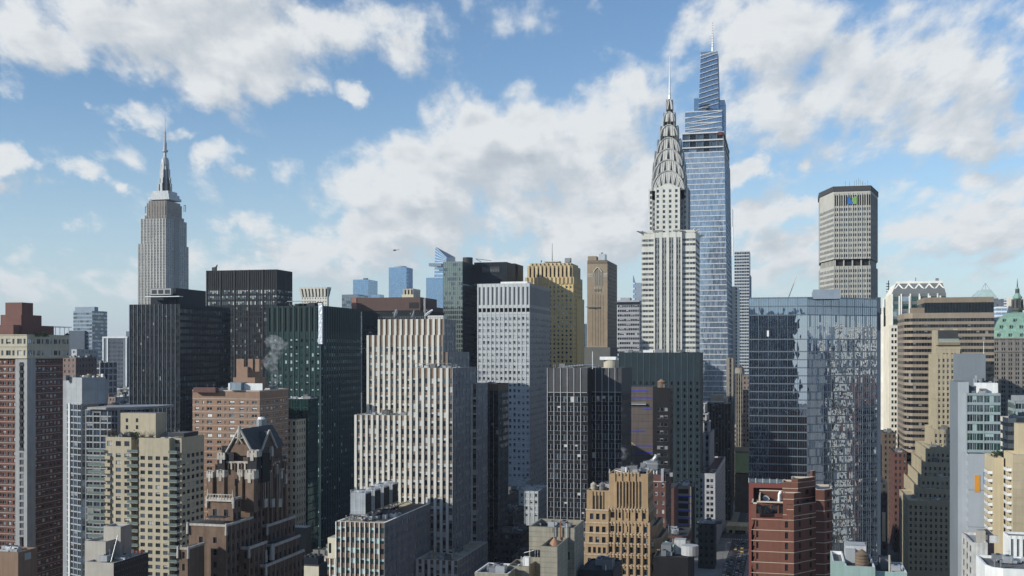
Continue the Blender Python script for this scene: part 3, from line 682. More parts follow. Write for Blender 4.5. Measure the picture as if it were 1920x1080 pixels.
# ---- charcoal steel tower (broad, with pale mid windows) behind
mat('charcoal', (0.022, 0.023, 0.026), rough=.6, spec=.15); mat('char_mull', (0.045, 0.047, 0.052), rough=.6, spec=.2)
x0, x1, y0, y1 = fL(387, 519, 548, 760)
B = Bd('office_tower', 'wide charcoal steel office slab with a crane on its roof', (x0, y0)); zt = Zat(505, x1, y0)
wl = WIN((('glass_mid', 3), ('glass_dark', 2)), blind=.62, blindm='blind'); wd = WIN((('glass_black', 5), ('glass_dark', 2)), blind=.12, blindm='blind_grey')
cols = [(.8, 'C')] + [(.14, 'M'), (1.35, 'W')] * 6 + [(.14, 'M')]
sM = ST(cols, [(1.5, 'S'), (2.3, 'W')], {('C', '*'): (.5, 'charcoal'), ('M', '*'): (.3, 'char_mull'), ('W', 'S'): (0, 'charcoal'), ('W', 'W'): (-.1, 'G'), ('W', 'X'): (-.1, 'charcoal'), ('W', 'V'): (-.1, 'G', wl)}, win=wd,
        top=[(1, 'S'), (11.5, 'X')] + [(1.5, 'S'), (2.4, 'V')] * 3)
B.mass(rect(x0, x1, y0, y1), 0, zt, [sM, sM, None, None], plain='charcoal', roofm='roof_dark', zlo=20)
# ---- green-black glass tower
mat('green_black', (0.012, 0.034, 0.035), rough=.6, mott=.3, spec=.15); mat('green_mull', (0.10, 0.14, 0.15), rough=.5, spec=.2)
x0, x1, y0, y1 = fL(501, 601, 676, 600)
B = Bd('office_tower', 'dark green glass office tower with fine vertical ribs and a silver strip on its corner', (x0, y0)); zt = Zat(573, x1, y0)
wgr = WIN((('glass_green', 5), ('glass_black', 2)), blind=.42, blindm='blind_sea'); mat('blind_sea', (0.30, 0.42, 0.42), mott=.3); mat('green_slot', (0.008, 0.012, 0.013))
sG = ST([(.16, 'M'), (.95, 'N'), (1.2, 'W'), (.95, 'N')], [(2.1, 'S'), (1.8, 'W')], {('M', '*'): (.35, 'green_mull'), ('N', '*'): (0, 'green_black'), ('W', 'S'): (0, 'green_black'), ('W', 'W'): (-.15, 'G'), ('W', 'X'): (-.5, 'green_slot')}, win=wgr, top=[(1, 'S'), (13, 'X'), (2.0, 'S')])
sG2 = ST(sG.cols, sG.rows, sG.cell, win=WIN((('glass_green', 3), ('glass_mid', 3), ('glass_black', 2)), blind=.1, blindm='blind_sea'), top=sG.top)
pts = [(x0, y0), (x1, y0), (x1 + .6, y0 + 3), (x1 + 1.2, y0 + 25), (x1 + .2, y1), (x0, y1)]
B.mass(pts, 0, zt, [sG, sG, sG2, sG2], plain='green_black', roofm='roof_dark', parapet=1, zlo=10)
hs = B.new('hoist_strip'); zb = Zat(645, x1, y0)
mat('foil', (0.55, 0.58, 0.62), rough=.35, metal=.5, mott=.5, scale=.8, bump=.8); hs.box(x1 - .9, x1 + 1.2, y0 - .8, y0 + .6, zb, zt + 1.2, 'foil')
rp = B.new('rooftop_plant')
for i in range(16):
    xx = x0 + 10 + random.random() * 14; yy = y0 + 4 + random.random() * 18; h = random.uniform(1, 4.2); rp.box(xx, xx + random.uniform(1, 4), yy, yy + 2, zt - 1, zt - 1 + h, 'metal_dark')
rp.box(x0 + 9, x0 + 25, y0 + 6, y0 + 7, zt + 2.6, zt + 3.0, 'metal_grey')
# ---- small teal glass block and beige stone block below it
x0, x1, y0, y1 = fL(536, 577, 583, 520)
B = Bd('glass_block', 'small teal glass block with a white roof rim beside the brown brick apartments', (x0, y0))
B.mass(rect(x0, x1, y0, y0 + 12), 0, Zat(748, x1, y0), [curtain(3.8, 3.3, 1.5, 'green_black', 'green_black', win=WIN((('glass_green', 1),)))] * 2, plain='green_black', roofm='roof_light', parapet=.8, capm='white_paint')
x0, x1, y0, y1 = fL(536, 556, 560, 508)
mat('stone_beige', (0.40, 0.36, 0.28), streak=.12)
B = Bd('stone_block', 'narrow beige stone block with paired windows between brown brick and teal glass', (x0, y0))
B.mass(rect(x0, x1, y0, y0 + 10), 0, Zat(787, x1, y0), [punched(2.4, 1.0, 3.4, 1.8, 'stone_beige', win=WIN((('glass_dark', 1),)))] * 2, plain='stone_beige', parapet=.8)

# ---- brown brick apartment house
mat('brick_brown', (0.24, 0.153, 0.108), mott=.2, scale=.5, streak=.12); mat('lintel', (0.42, 0.38, 0.34))
x0, x1, y0, y1 = fL(361, 487, 541, 476)
B = Bd('apartment_building', 'brown brick apartment house with pale floor lines and a stepped chimney block on top', (x0, y0)); zt = Zat(732, x1, y0)
wb = WIN((('glass_dark', 3), ('glass_mid', 2), ('glass_pale', 1)), blind=.4, blindm='blind_white', frame='blind', fw=.1, mids=1)
sH = ST([(1.1, 'P'), (1.7, 'W'), (1.5, 'P'), (.8, 'W'), (1.3, 'P'), (2.2, 'W'), (1.2, 'P')], [(.2, 'B'), (.75, 'S'), (1.3, 'W'), (.65, 'S')], {('*', 'B'): (.12, 'lintel'), ('W', 'W'): (-.25, 'G'), ('*', '*'): (0, 'brick_brown')}, win=wb, top=[(.5, 'B'), (3.2, 'S')])
B.mass(rect(x0, x1, y0, y1), 0, zt, [sH, sH], plain='brick_brown', parapet=1.2, roofm='roof_light', capm='lintel')
def sub(bd, name, xl, xc, xr, yt, d, zb_, m, top='roof_grey'):
    q = bd.new(name); return pxbox(q, xl, xc, xr, yt, d, zb_, m, top)
sub(B, 'penthouse', 437, 478, 497, 708, 480, zt, 'brick_brown'); sub(B, 'chimney_block', 443, 464, 490, 688, 482, zt, 'brick_brown')
for a_, b_, c_ in ((443, 457, 460), (465, 474, 477), (478, 486, 490)): sub(B, 'chimney', a_, b_, c_, 673, 483, zt + 8, 'brick_brown')
sub(B, 'roof_terrace', 362, 404, 410, 727, 478, zt - 1, 'roof_red'); q = B.new('roof_screen'); aa = fL(428, 492, 500, 477); q.box(aa[0], aa[1], aa[2], aa[2] + .3, zt, zt + 3, 'blind_white')
q2 = B.new('awning_window_block'); aa = fL(431, 452, 470, 476.5); q2.box(aa[0], aa[1], aa[2], aa[2] + 5, zt, zt + 3.4, 'glass_pale')

# ---- beige apartment tower with balconies
mat('brick_beige', (0.37, 0.325, 0.235), mott=.12, scale=.4, streak=.12); mat('brick_beige_dk', (0.36, 0.31, 0.22), streak=.1); mat('rail_glass', (0.10, 0.14, 0.12), rough=.2, spec=.8)
x0, x1, y0, y1 = fL(180, 335, 378, 440)
B = Bd('apartment_tower', 'beige brick apartment tower with stacks of corner balconies and planted roof terrace', (x0, y0)); zt = Zat(822, x1, y0)
wq = WIN((('glass_dark', 3), ('glass_mid', 3), ('glass_blue', 1)), blind=.2, blindm='blind', frame='metal_dark', fw=.1, mids=2)
sQ = ST([(.75, 'P'), (2.2, 'W'), (.75, 'P')], [(.8, 'S'), (1.55, 'W'), (.55, 'S')], {('W', 'W'): (-.3, 'G'), ('*', '*'): (0, 'brick_beige')}, win=wq)
xa = Xat(246, y0); xb = Xat(262, y0); xg = Xat(198, y0); xf = Xat(319, y0)
B.mass(rect(xg, xa, y0, y1), 0, zt, [sQ.w(top=[(1.6, 'S'), (2.0, 'W'), (2.2, 'S')]), None], plain='brick_beige', parapet=1, capm='brick_beige')
B.mass(rect(xa, xb + .01, y0 + 3, y1), 0, zt - .4, [sQ.w(end=.2)], plain='brick_beige')
B.mass(rect(xb, xf, y0 - .6, y1), 0, zt, [sQ.w(top=[(6.5, 'S')]), 'brick_beige'], plain='brick_beige', parapet=1, capm='brick_beige')
B.mass(rect(xf - .01, x1, y0 + 2.2, y1 + 2), 0, zt, [sQ.w(end=.2), sQ.w(top=[(6, 'S')])], plain='brick_beige', parapet=1, capm='brick_beige')
for a_, c_ in ((xa - 1.2, xb - .3), (xf - .2, x1 - .2), (Xat(167, y0), xg)):
    q = B.new('balcony_stack'); z = zt - 6
    while z > 15:
        q.box(a_, c_, y0 - 1.0, y0 + 3, z - .12, z + .12, 'slab_edge'); q.box(a_, c_, y0 - 1.05, y0 - .98, z + .1, z + 1.05, 'rail_glass'); q.box(a_, c_, y0 - 1.08, y0 - .95, z + 1.05, z + 1.13, 'metal_grey'); q.box(a_ - .03, a_ + .05, y0 - 1, y0 + .8, z + .1, z + 1.05, 'rail_glass'); z -= 2.9
q = B.new('pier_ledges'); z = zt - 9
while z > 15: q.box(xg - .2, xg + 2.6, y0 - .9, y0, z, z + 1.4, 'brick_beige'); z -= 2.9
sub(B, 'penthouse', 226, 292, 311, 775, 452, zt - 1, 'brick_beige'); q = B.new('penthouse_window')
aa = fL(226, 292, 311, 452)
for px_ in (238, 257):
    for pz in (788, 801): X = Xat(px_, aa[2]); z = Zat(pz, X, aa[2]); q.box(X - .55, X + .55, aa[2] - .04, aa[2] + .1, z - .8, z + .8, 'glass_dark')
sub(B, 'dark_plant_room', 316, 345, 372, 812, 450, zt - 1, 'metal_dark')
for i, px_ in enumerate((205, 216, 233, 252, 268, 284)):
    X = Xat(px_, y0 + 2.4); bare = i not in (3,)
    shrub(X, y0 + 2.4, zt - 1, 2.2, 5.0 if px_ in (216, 205) else 3.6, {205: 'leafless shrub nearest the left end of the beige roof terrace', 216: 'tall leafless tree-like shrub on the beige roof terrace', 233: 'leafless shrub before the left edge of the beige penthouse', 252: 'leafy dark shrub on the beige roof terrace', 268: 'leafless shrub right of the leafy one on the beige roof terrace', 284: 'leafless shrub before the right edge of the beige penthouse'}[px_], bare, 'shrubs on the beige roof terrace')

# ---- bottom left corner pieces
mat('taupe', (0.36, 0.34, 0.30), streak=.1); mat('brown_block', (0.20, 0.13, 0.09), streak=.2)
x0, x1, y0, y1 = fL(159, 217, 243, 300)
B = Bd('taupe_block', 'blank taupe block with a stair head and a dark clad wing at the bottom left', (x0, y0))
xs = Xat(184, y0); B.mass(rect(x0, Xat(198, y0), y0, y0 + 9), 0, Zat(1014, x0, y0), [None] * 4, plain='taupe', parapet=.6, roofm='roof_light')
aa = fL(186, 218, 243, 303); B.mass(rect(aa[0], aa[1], aa[2] + 2, aa[3] + 1), 0, Zat(990, aa[1], aa[2]), [None] * 4, plain='taupe', parapet=.5, roofm='roof_light')
aa = fL(159, 213, 278, 296); mat('clad_dark', (0.04, 0.045, 0.05)); mat('clad_spot', (0.10, 0.11, 0.12), rough=.3)
B.mass(rect(aa[0], aa[1], aa[2], aa[3]), 0, Zat(1056, aa[1], aa[2]), ['taupe', ST([(.5, 'a'), (.4, 'b'), (.7, 'a'), (.3, 'b')], [(.5, 'a'), (.5, 'b'), (.8, 'a')], {('b', 'b'): (.1, 'clad_spot'), ('*', '*'): (0, 'clad_dark')})], plain='taupe', parapet=.5, roofm='roof_tan', capm='metal_light')
q = B.new('orange_barrier'); mat('orange', (0.75, 0.18, 0.04))
X = aa[1] - .6
for i in range(6): yy = Yat(247 + i * 3.4, X); q.box(X - .1, X + .05, yy, yy + .9, Zat(1038, X, yy), Zat(1031 + (i * 7) % 5, X, yy), 'orange' if i % 2 else 'white_paint')
q = B.new('ladder'); X = Xat(204, y0 - 2); q.bar((X, y0 - 1, Zat(1052, X, y0)), (X + 1.1, y0 + .5, Zat(1004, X, y0)), .12, 'metal_light')
x0, x1, y0, y1 = fL(-30, 34, 70, 330)
B = Bd('brown_plant_house', 'brown brick plant house with a copper roof cone at the bottom left corner', (x0, y0)); B.mass(rect(x0, x1, y0, y1), 0, Zat(1036, x1, y0), [None] * 4, plain='brown_block', parapet=.7, roofm='roof_tan', capm='brown_block')
q = B.new('roof_cone'); X, Y = atd(36, 338); q.cyl(X, Y, Zat(1037, X, Y), Zat(1024, X, Y), 2.3, .15, 'copper', 16)
q = B.new('vent_panel'); q.box(x1 - .05, x1 + .08, Yat(46, x1), Yat(58, x1), Zat(1054, x1, y0), Zat(1041, x1, y0), 'panel_grey')
# ================================================================== CENTRE
# ---- brown tower with gothic gables
mat('brick_goth', (0.135, 0.088, 0.062), mott=.35, scale=.5, streak=.25); mat('brick_goth_dk', (0.085, 0.058, 0.045), mott=.35, scale=.5, streak=.25); mat('terra', (0.38, 0.35, 0.31), mott=.3, scale=.8, streak=.3); mat('slate', (0.050, 0.054, 0.055), mott=.4, scale=.7); mat('shade_black', (0.012, 0.012, 0.014))  # near-black: shade of openings and recesses put into the colour; also on turrets
X1, Y0 = atd(472, 300)
xw, _ = X1, 0
x0 = Xat(424, Y0); y1 = Yat(536, X1)
B = Bd('gothic_tower', 'dark brown brick gothic apartment tower with steep slate gables and pale stone trim', ((x0 + X1) / 2, (Y0 + y1) / 2))
wgo = WIN((('glass_dark', 3), ('glass_mid', 1)), frame='metal_dark', fw=.08, mids=1)
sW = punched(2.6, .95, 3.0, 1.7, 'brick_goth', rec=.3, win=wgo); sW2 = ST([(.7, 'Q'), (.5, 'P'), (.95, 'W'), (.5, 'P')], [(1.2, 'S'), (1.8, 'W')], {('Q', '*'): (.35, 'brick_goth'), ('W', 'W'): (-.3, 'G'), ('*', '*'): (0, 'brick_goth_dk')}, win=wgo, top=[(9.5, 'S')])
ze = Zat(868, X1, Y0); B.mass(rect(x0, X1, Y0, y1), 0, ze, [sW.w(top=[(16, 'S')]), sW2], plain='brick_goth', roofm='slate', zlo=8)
# roof: ridge along the street with a cross gable to the north
zr = Zat(805, X1, Y0) ; xm = (x0 + X1) / 2; rf = B.new('slate_roof'); zeave = Zat(845, X1, Y0)
B.mass(rect(x0 + .8, X1 - .8, Y0 + 1.2, y1 - 1), ze, zeave - .2, [None] * 4, plain='brick_goth_dk')
yb = y1 - 1.0
def gable_roof(mb, x0, x1, ya, yb, z0, z1, axis, m):
    if axis == 'y':
        xm = (x0 + x1) / 2
        mb.poly([(x0, ya, z0), (xm, ya, z1), (xm, yb, z1), (x0, yb, z0)], m); mb.poly([(xm, ya, z1), (x1, ya, z0), (x1, yb, z0), (xm, yb, z1)], m)
    else:
        ym = (ya + yb) / 2
        mb.poly([(x0, ya, z0), (x1, ya, z0), (x1, ym, z1), (x0, ym, z1)], m); mb.poly([(x0, ym, z1), (x1, ym, z1), (x1, yb, z0), (x0, yb, z0)], m)
gable_roof(rf, x0 - .1, X1 + .1, Y0 + .6, yb, zeave - .3, zr, 'y', 'slate')
ycr = Yat(505, X1); gable_roof(rf, xm, X1 - .2, ycr - 4.6, ycr + 4.6, zeave - .3, zr - 1.3, 'x', 'slate')
gb_ = B.new('gable'); gb_.poly([(x0 + .3, Y0 + .6, zeave - 1.5), (X1 - .3, Y0 + .6, zeave - 1.5), (X1 - .3, Y0 + .6, zeave), (xm, Y0 + .6, zr - .2), (x0 + .3, Y0 + .6, zeave)], 'brick_goth')
gb2 = B.new('gable'); gb2.poly([(X1 - .2, ycr - 4.4, zeave - 2), (X1 - .2, ycr + 4.4, zeave - 2), (X1 - .2, ycr + 4.4, zeave), (X1 - .2, ycr, zr - 1.5), (X1 - .2, ycr - 4.4, zeave)], 'brick_goth_dk')
cp = B.new('gable_coping')
for (p, q) in (((x0 - .1, Y0 + .3, zeave - .6), (xm, Y0 + .3, zr + .2)), ((X1 + .1, Y0 + .3, zeave - .6), (xm, Y0 + .3, zr + .2)), ((X1, ycr - 4.7, zeave - .5), (X1, ycr, zr - 1)), ((X1, ycr + 4.7, zeave - .5), (X1, ycr, zr - 1))):
    cp.bar(p, q, .34, 'terra', 6)
cp.cyl(xm, Y0 + .3, zr - 2.2, zr + .9, .7, .35, 'terra', 8); cp.bar((xm - 1.1, Y0 + .2, zr - 2.4), (xm + 1.1, Y0 + .2, zr - 2.4), .25, 'terra')
cp.bar((xm, Y0 + .1, zr - 2.4), (xm - .9, Y0 + .1, zr - 3.9), .2, 'terra'); cp.bar((xm, Y0 + .1, zr - 2.4), (xm + .9, Y0 + .1, zr - 3.9), .2, 'terra')
cp.box(x0 + .2, X1 - .2, Y0 - .35, Y0 + .2, ze - .2, ze + .4, 'terra')
bx = B.new('copper_vent'); X, Y = atd(471, 312); bx.cyl(X, Y, Zat(812, X, Y) - 2, Zat(803, X, Y), 1.2, 1.0, 'verdigris', 8); bx.cyl(X, Y, Zat(803, X, Y), Zat(800, X, Y), 1.3, .3, 'verdigris', 8)
X, Y = atd(490, 318); ch_ = B.new('chimney'); ch_.cyl(X, Y, Zat(812, X, Y) - 3, Zat(786, X, Y), 1.5, 1.5, 'metal_grey', 12); ch_.cyl(X, Y, Zat(786, X, Y), Zat(782, X, Y), 1.1, .9, 'white_paint', 10)
# turrets at the eaves
def turret(px, d, yt, ybm, r, m='brick_goth', cap='terra', n=8, capz=1.6):
    X, Y = atd(px, d); t = B.new('turret'); z0 = Zat(ybm, X, Y); z1 = Zat(yt, X, Y); r *= .88; t.box(X - r, X + r, Y - r, Y + r, z0, z1 - capz, m); t.box(X - r * 1.12, X + r * 1.12, Y - r * 1.12, Y + r * 1.12, z1 - capz, z1 - .5, cap); [t.box(X + a * r * .8 - r * .28, X + a * r * .8 + r * .28, Y + b_ * r * .8 - r * .28, Y + b_ * r * .8 + r * .28, z1 - .5, z1 + random.uniform(0, .35), cap) for a in (-1, 0, 1) for b_ in (-1, 0, 1) if a or b_]; t.box(X - r * .35, X + r * .35, Y - r * 1.2, Y - r, z1 - capz - 1.0, z1 - .9, cap)
turret(418, 302, 850, 885, 1.2, 'shade_black'); turret(477, 299, 845, 905, 1.5, 'shade_black'); turret(396, 297, 884, 935, 1.0); turret(417, 297, 883, 935, 1.2); turret(452, 298, 882, 935, .8); turret(472, 296, 882, 960, 1.4, capz=2.2)
for i, px_ in enumerate((500, 508, 517, 526, 534)): turret(px_, dep(X1, Yat(px_, X1)) - .4, (868, 838, 872, 880, 890)[i], 985, .55, 'brick_goth', capz=2.6)
dk = B.new('roof_shadow_bay'); 
q = B.new('dark_bay'); ya_ = Yat(486, X1); yb_ = Yat(500, X1); q.box(X1 - .5, X1 + 1.0, ya_, yb_, Zat(905, X1, ya_), Zat(852, X1, ya_), 'shade_black')
q = B.new('dark_vent'); q.box(Xat(424, Y0) - .2, Xat(440, Y0), Y0 - .5, Y0 + .8, Zat(864, x0, Y0), Zat(848, x0, Y0), 'shade_black'); q.box(Xat(464, Y0), Xat(478, Y0), Y0 - 1.6, Y0 + .2, Zat(920, X1, Y0), Zat(900, X1, Y0), 'shade_black')
for i in range(16):  # weathered buttresses, corbels and ledges of the upper walls
    q = B.new('buttress'); Y = Y0 + 1.2 + i * (y1 - Y0 - 2) / 15; h = random.uniform(2, 9); zz_ = ze - random.uniform(0, 6); q.box(X1, X1 + random.uniform(.35, .8), Y - .25, Y + .25, zz_ - h, zz_, 'brick_goth'); q.box(X1, X1 + .9, Y - .32, Y + .32, zz_, zz_ + .5, 'terra')
for i in range(7):
    q = B.new('corbel'); X = x0 + .8 + i * (X1 - x0 - 1.6) / 6; h = random.uniform(.6, 1.6); q.box(X - .22, X + .22, Y0 - .5, Y0, ze - h - 1, ze, 'terra' if i % 2 else 'brick_goth_dk')
# pale traceried window heads on the north wall
for i, px_ in enumerate((493, 507, 520)):
    w_ = B.new('traceried_window'); Y = Yat(px_, X1); zz_ = Zat(886 + i * 0, X1, Y); zb_ = Zat(935, X1, Y)
    w_.box(X1 + .3, X1 + .5, Y - .75, Y - .45, zb_, zz_, 'terra'); w_.box(X1 + .3, X1 + .5, Y + .45, Y + .75, zb_, zz_, 'terra'); w_.bar((X1 + .4, Y - .6, zz_), (X1 + .4, Y, zz_ + 1.2), .15, 'terra'); w_.bar((X1 + .4, Y + .6, zz_), (X1 + .4, Y, zz_ + 1.2), .15, 'terra')
    w_.box(X1 + .32, X1 + .4, Y - .45, Y + .45, zb_, zz_, 'glass_mid'); w_.box(X1 + .3, X1 + 1.0, Y - .9, Y + .9, zb_ - 2.4, zb_, 'terra')
def step(xl, xc, xr, yt, d, st, bal=False, depth=None, trim=.45):
    a = fL(xl, xc, xr, d, depth); z = Zat(yt, a[1], a[2]); B.mass(rect(*a), 0, z, st, plain='brick_goth', roofm='roof_dark', zlo=8)
    t = B.new('stone_coping'); t.box(a[0] - .2, a[1] + .25, a[2] - .25, a[2] + .3, z - .1, z + trim, 'terra'); t.box(a[1] - .25, a[1] + .26, a[2] + .3, a[3], z - .1, z + trim, 'terra')
    for e in ((a[1] + .3, a[2] - .3), (a[0] - .2, a[2] - .3)): t.cyl(e[0], e[1], z - 2.2, z + trim + .3, .42, .3, 'terra', 6)
    return (*a, z)
sWf = ST([(2.6, 'P'), (1.05, 'W'), (2.9, 'P'), (1.0, 'W'), (2.2, 'P')], [(1.6, 'S'), (1.5, 'W')], {('W', 'W'): (-.3, 'G'), ('*', '*'): (0, 'brick_goth')}, win=wgo, top=[(1.3, 'S')])
step(354, 423, 474, 987, 281, [sWf.w(end=.3), sW2.w(top=[(1, 'S')])]); step(336, 352, 380, 1030, 272, [sW.w(end=.2), None], depth=8)
a = step(390, 437, 452, 937, 290, [sW.w(end=.4, top=[(2, 'S')]), sW]); t = B.new('stone_balustrade'); z = a[4]
for i in range(10): xx = a[0] + (a[1] - a[0]) * i / 9; t.box(xx - .08, xx + .08, a[2] - .35, a[2] - .15, z, z + 1.2, 'terra')
t.box(a[0] - .2, a[1] + .2, a[2] - .4, a[2] - .1, z + 1.2, z + 1.4, 'terra'); t.box(a[0] - .3, a[1] + .3, a[2] - .6, a[2], z - .5, z, 'terra')
for e in (a[0], a[1]): t.cyl(e, a[2] - .2, z - 1, z + 2.6, .35, .12, 'terra', 6)
a = fL(385, 420, 440, 284); q = B.new('iron_canopy'); z = Zat(972, a[1], a[2]); q.box(a[0], a[1], a[2], a[2] + 3, z, z + .15, 'metal_dark')
for i in range(5): xx = a[0] + (a[1] - a[0]) * i / 4; q.bar((xx, a[2], z - 3), (xx, a[2], z), .07, 'metal_dark', 4)
# lower north-side steps, each nearer the street
for (xl, xc, xr, yt, dd) in ((455, 500, 553, 988, 306), (455, 512, 562, 1025, 301), (455, 498, 570, 1063, 294), (440, 466, 500, 1030, 288)):
    step(xl, xc, xr, yt, dd, [sW, sW2.w(top=[(1, 'S')])], trim=.6)
for (px_, py_, dd) in ((497, 1040, 298), (510, 1036, 300)):
    X, Y = atd(px_, dd); t = B.new('stone_finial'); z = Zat(py_, X, Y); t.cyl(X, Y, z - 2, z + 1.0, .75, .6, 'terra', 8); t.cyl(X, Y, z + 1.0, z + 2.4, .6, .1, 'terra', 8)

# ---- striped newspaper tower (white brick piers, brown spandrels)
mat('white_brick', (0.54, 0.535, 0.49), mott=.1, streak=.1); mat('spandrel_br', (0.17, 0.115, 0.08), mott=.25, streak=.15); mat('white_brick_shade', (0.36, 0.36, 0.36), streak=.1)  # last brick is a darker copy, north-side shade put into its colour
wN = WIN((('glass_dark', 4), ('glass_mid', 2)), blind=.5, blindm='blind', frame='metal_grey', fw=.08)
X1, Y0 = atd(832, 500); x0 = Xat(688, Y0)
B = Bd('office_tower', 'cream and brown vertically striped stepped office tower with three satellite dishes on top', ((x0 + X1) / 2, Y0 + 12))
def sD(bay=2.62, top=6, n='white_brick'):
    c = bay / 2
    return ST([(c * .86, 'P'), (c * 1.14, 'W')], [(1.25, 'S'), (2.45, 'W')], {('P', '*'): (.45, n), ('W', 'S'): (0, 'spandrel_br'), ('W', 'W'): (-.1, 'G'), ('W', 'X'): (0, 'spandrel_br'), ('P', '_'): (0, n)}, win=wN, top=[(top, 'X')], zlo=8)
sDn = sD(2.3, 1, 'white_brick_shade')
def dm(xl, xc, xr, yt, dd, topb, z0=0, depth=None):
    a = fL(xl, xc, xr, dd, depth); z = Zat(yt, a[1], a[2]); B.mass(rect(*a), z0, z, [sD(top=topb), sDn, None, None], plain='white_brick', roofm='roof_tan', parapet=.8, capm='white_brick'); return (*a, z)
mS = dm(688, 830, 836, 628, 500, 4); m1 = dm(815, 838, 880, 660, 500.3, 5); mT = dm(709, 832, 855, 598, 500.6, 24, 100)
mF = dm(768, 848, 893, 690, 478, 3.2); mL = dm(665, 768.5, 770, 779, 486, 1, 0, 16)
mR = dm(870, 893, 893.5, 720, 506, 1, 0, 20)
mA = dm(780, 858, 915, 1052, 455, .5, 0, None)
q = B.new('roof_railing'); z = mT[4]
for i in range(26): xx = mT[0] + i * 1.2; q.bar((xx, mT[2] + .3, z), (xx, mT[2] + .3, z + 1.1), .05, 'metal_grey', 4)
q.bar((mT[0], mT[2] + .3, z + 1.1), (mT[1], mT[2] + .3, z + 1.1), .06, 'metal_grey', 4); q.box(mT[1] - 8, mT[1] - .5, mT[2] + 1, mT[2] + 6, z, z + 1.6, 'white_brick')
q.bar((mT[1] - 9.6, mT[2] + 2, z), (mT[1] - 9.6, mT[2] + 2, z + 11), .13, 'white_paint', 5)
q = B.new('rooftop_frame'); a = mF; z = a[4]
for i in range(9): xx = a[0] + 1 + i * (a[1] - a[0] - 2) / 8; q.bar((xx, a[2] + 2, z - .5), (xx, a[2] + 2, z + 1.9), .08, 'metal_grey', 4)
q.box(a[0] + 1, a[1] - 1, a[2] + 1.9, a[2] + 2.1, z + 1.7, z + 1.9, 'metal_grey')
# satellite dishes: things of their own
mat('dish', (0.48, 0.49, 0.50), rough=.5)
def dish(px, py, dd, r, label, az=-.5, el=.7, grp='rooftop satellite dishes'):
    X, Y = atd(px, dd); Z = Zat(py, X, Y); rt = bpy.data.objects.new('satellite_dish', None); COL.objects.link(rt); rt.location = (X, Y, Z - r); tag(rt, label, 'satellite dish', grp)
    ax = Vector((math.sin(az) * math.cos(el), -math.cos(az) * math.cos(el), math.sin(el))); a = ax.orthogonal().normalized(); b_ = ax.cross(a); c = Vector((X, Y, Z + r * .3))
    mb = MB(); N = 20; ringp = None
    for k in range(6):
        rr = r * k / 5; dd_ = .28 * r * (k / 5) ** 2; rg = [c + ax * dd_ + (a * math.cos(6.2832 * i / N) + b_ * math.sin(6.2832 * i / N)) * rr for i in range(N)]
        if ringp:
            for i in range(N): mb.poly([ringp[i], ringp[(i + 1) % N], rg[(i + 1) % N], rg[i]], 'dish')
        ringp = rg
    back = [p - ax * .12 * r for p in ringp]
    for i in range(N): mb.poly([ringp[i], ringp[(i + 1) % N], back[(i + 1) % N], back[i]], 'dish')
    mb.poly(back, 'metal_grey'); rfl = mb.build('reflector', rt, (X, Y, Z - r), True)
    st = MB(); st.bar((X, Y, Z - r), c, .12 * r, 'metal_grey', 8); st.bar((X - .5 * r, Y, Z - r), c, .05 * r, 'metal_grey', 5); st.bar((X + .5 * r, Y, Z - r), c, .05 * r, 'metal_grey', 5); st.build('mount', rt, (X, Y, Z - r))
    fd = MB(); f_ = c + ax * r * .95
    for i in range(3): fd.bar(ringp[i * 7 % N], f_, .03 * r, 'metal_grey', 4)
    fd.bar(f_, f_ - ax * .2 * r, .1 * r, 'metal_light', 8); fd.build('feed_horn', rfl, (X, Y, Z - r))
dish(744, 591, 507, 2.1, 'leftmost satellite dish on the striped tower roof, facing left', az=-1.5, el=.25)
dish(776, 592, 507, 1.9, 'middle satellite dish on the striped tower roof', az=-1.3, el=.3)
dish(805, 591, 508, 2.4, 'widest satellite dish, at the right on the striped tower roof', az=-.9, el=.9)

# ---- white-finned office slab in the foreground with cooling towers
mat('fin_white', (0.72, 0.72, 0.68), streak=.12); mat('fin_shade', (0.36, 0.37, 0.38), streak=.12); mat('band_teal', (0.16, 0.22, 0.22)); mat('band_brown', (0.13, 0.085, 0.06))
X1, Y0 = atd(720, 425); x0 = Xat(630, Y0); y1 = Yat(826, X1)
B = Bd('office_slab', 'long low white-finned office slab in the foreground with four cooling towers on its tan roof', ((x0 + X1) / 2, Y0 + 20)); zt = Zat(981, X1, Y0)
wT = WIN((('glass_green', 3), ('glass_dark', 2), ('glass_mid', 1)), blind=.35, blindm='blind_sea')
sF = ST([(.28, 'P'), (1.75, 'W')], [(1.9, 'X'), (2.1, 'W')], {('P', '*'): (.55, 'fin_white'), ('W', 'X'): (0, 'band_brown'), ('W', 'W'): (-.1, 'G')}, win=wT, zlo=5)
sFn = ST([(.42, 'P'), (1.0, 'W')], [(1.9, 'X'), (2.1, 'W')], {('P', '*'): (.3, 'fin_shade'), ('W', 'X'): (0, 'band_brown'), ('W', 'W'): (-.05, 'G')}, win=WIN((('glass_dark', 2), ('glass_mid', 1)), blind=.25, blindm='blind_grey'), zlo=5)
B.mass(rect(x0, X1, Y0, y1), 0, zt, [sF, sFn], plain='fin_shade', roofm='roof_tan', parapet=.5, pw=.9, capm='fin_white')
pw_ = B.new('pipe_run')
for (dx, z_) in ((2.2, .6), (9.5, .5), (10.5, 1.0)): pw_.bar((x0 + dx, Y0 + 3, zt + z_), (x0 + dx, y1 - 10, zt + z_), .28, 'metal_light')
for i in range(10): pw_.bar((x0 + 2.2, Y0 + 5 + i * 4, zt + .3), (x0 + 10, Y0 + 5 + i * 4, zt + .3), .14, 'metal_grey'); pw_.box(x0 + 9, x0 + 11, Y0 + 5 + i * 4, Y0 + 5.3 + i * 4, zt - .4, zt + 1.1, 'metal_dark')
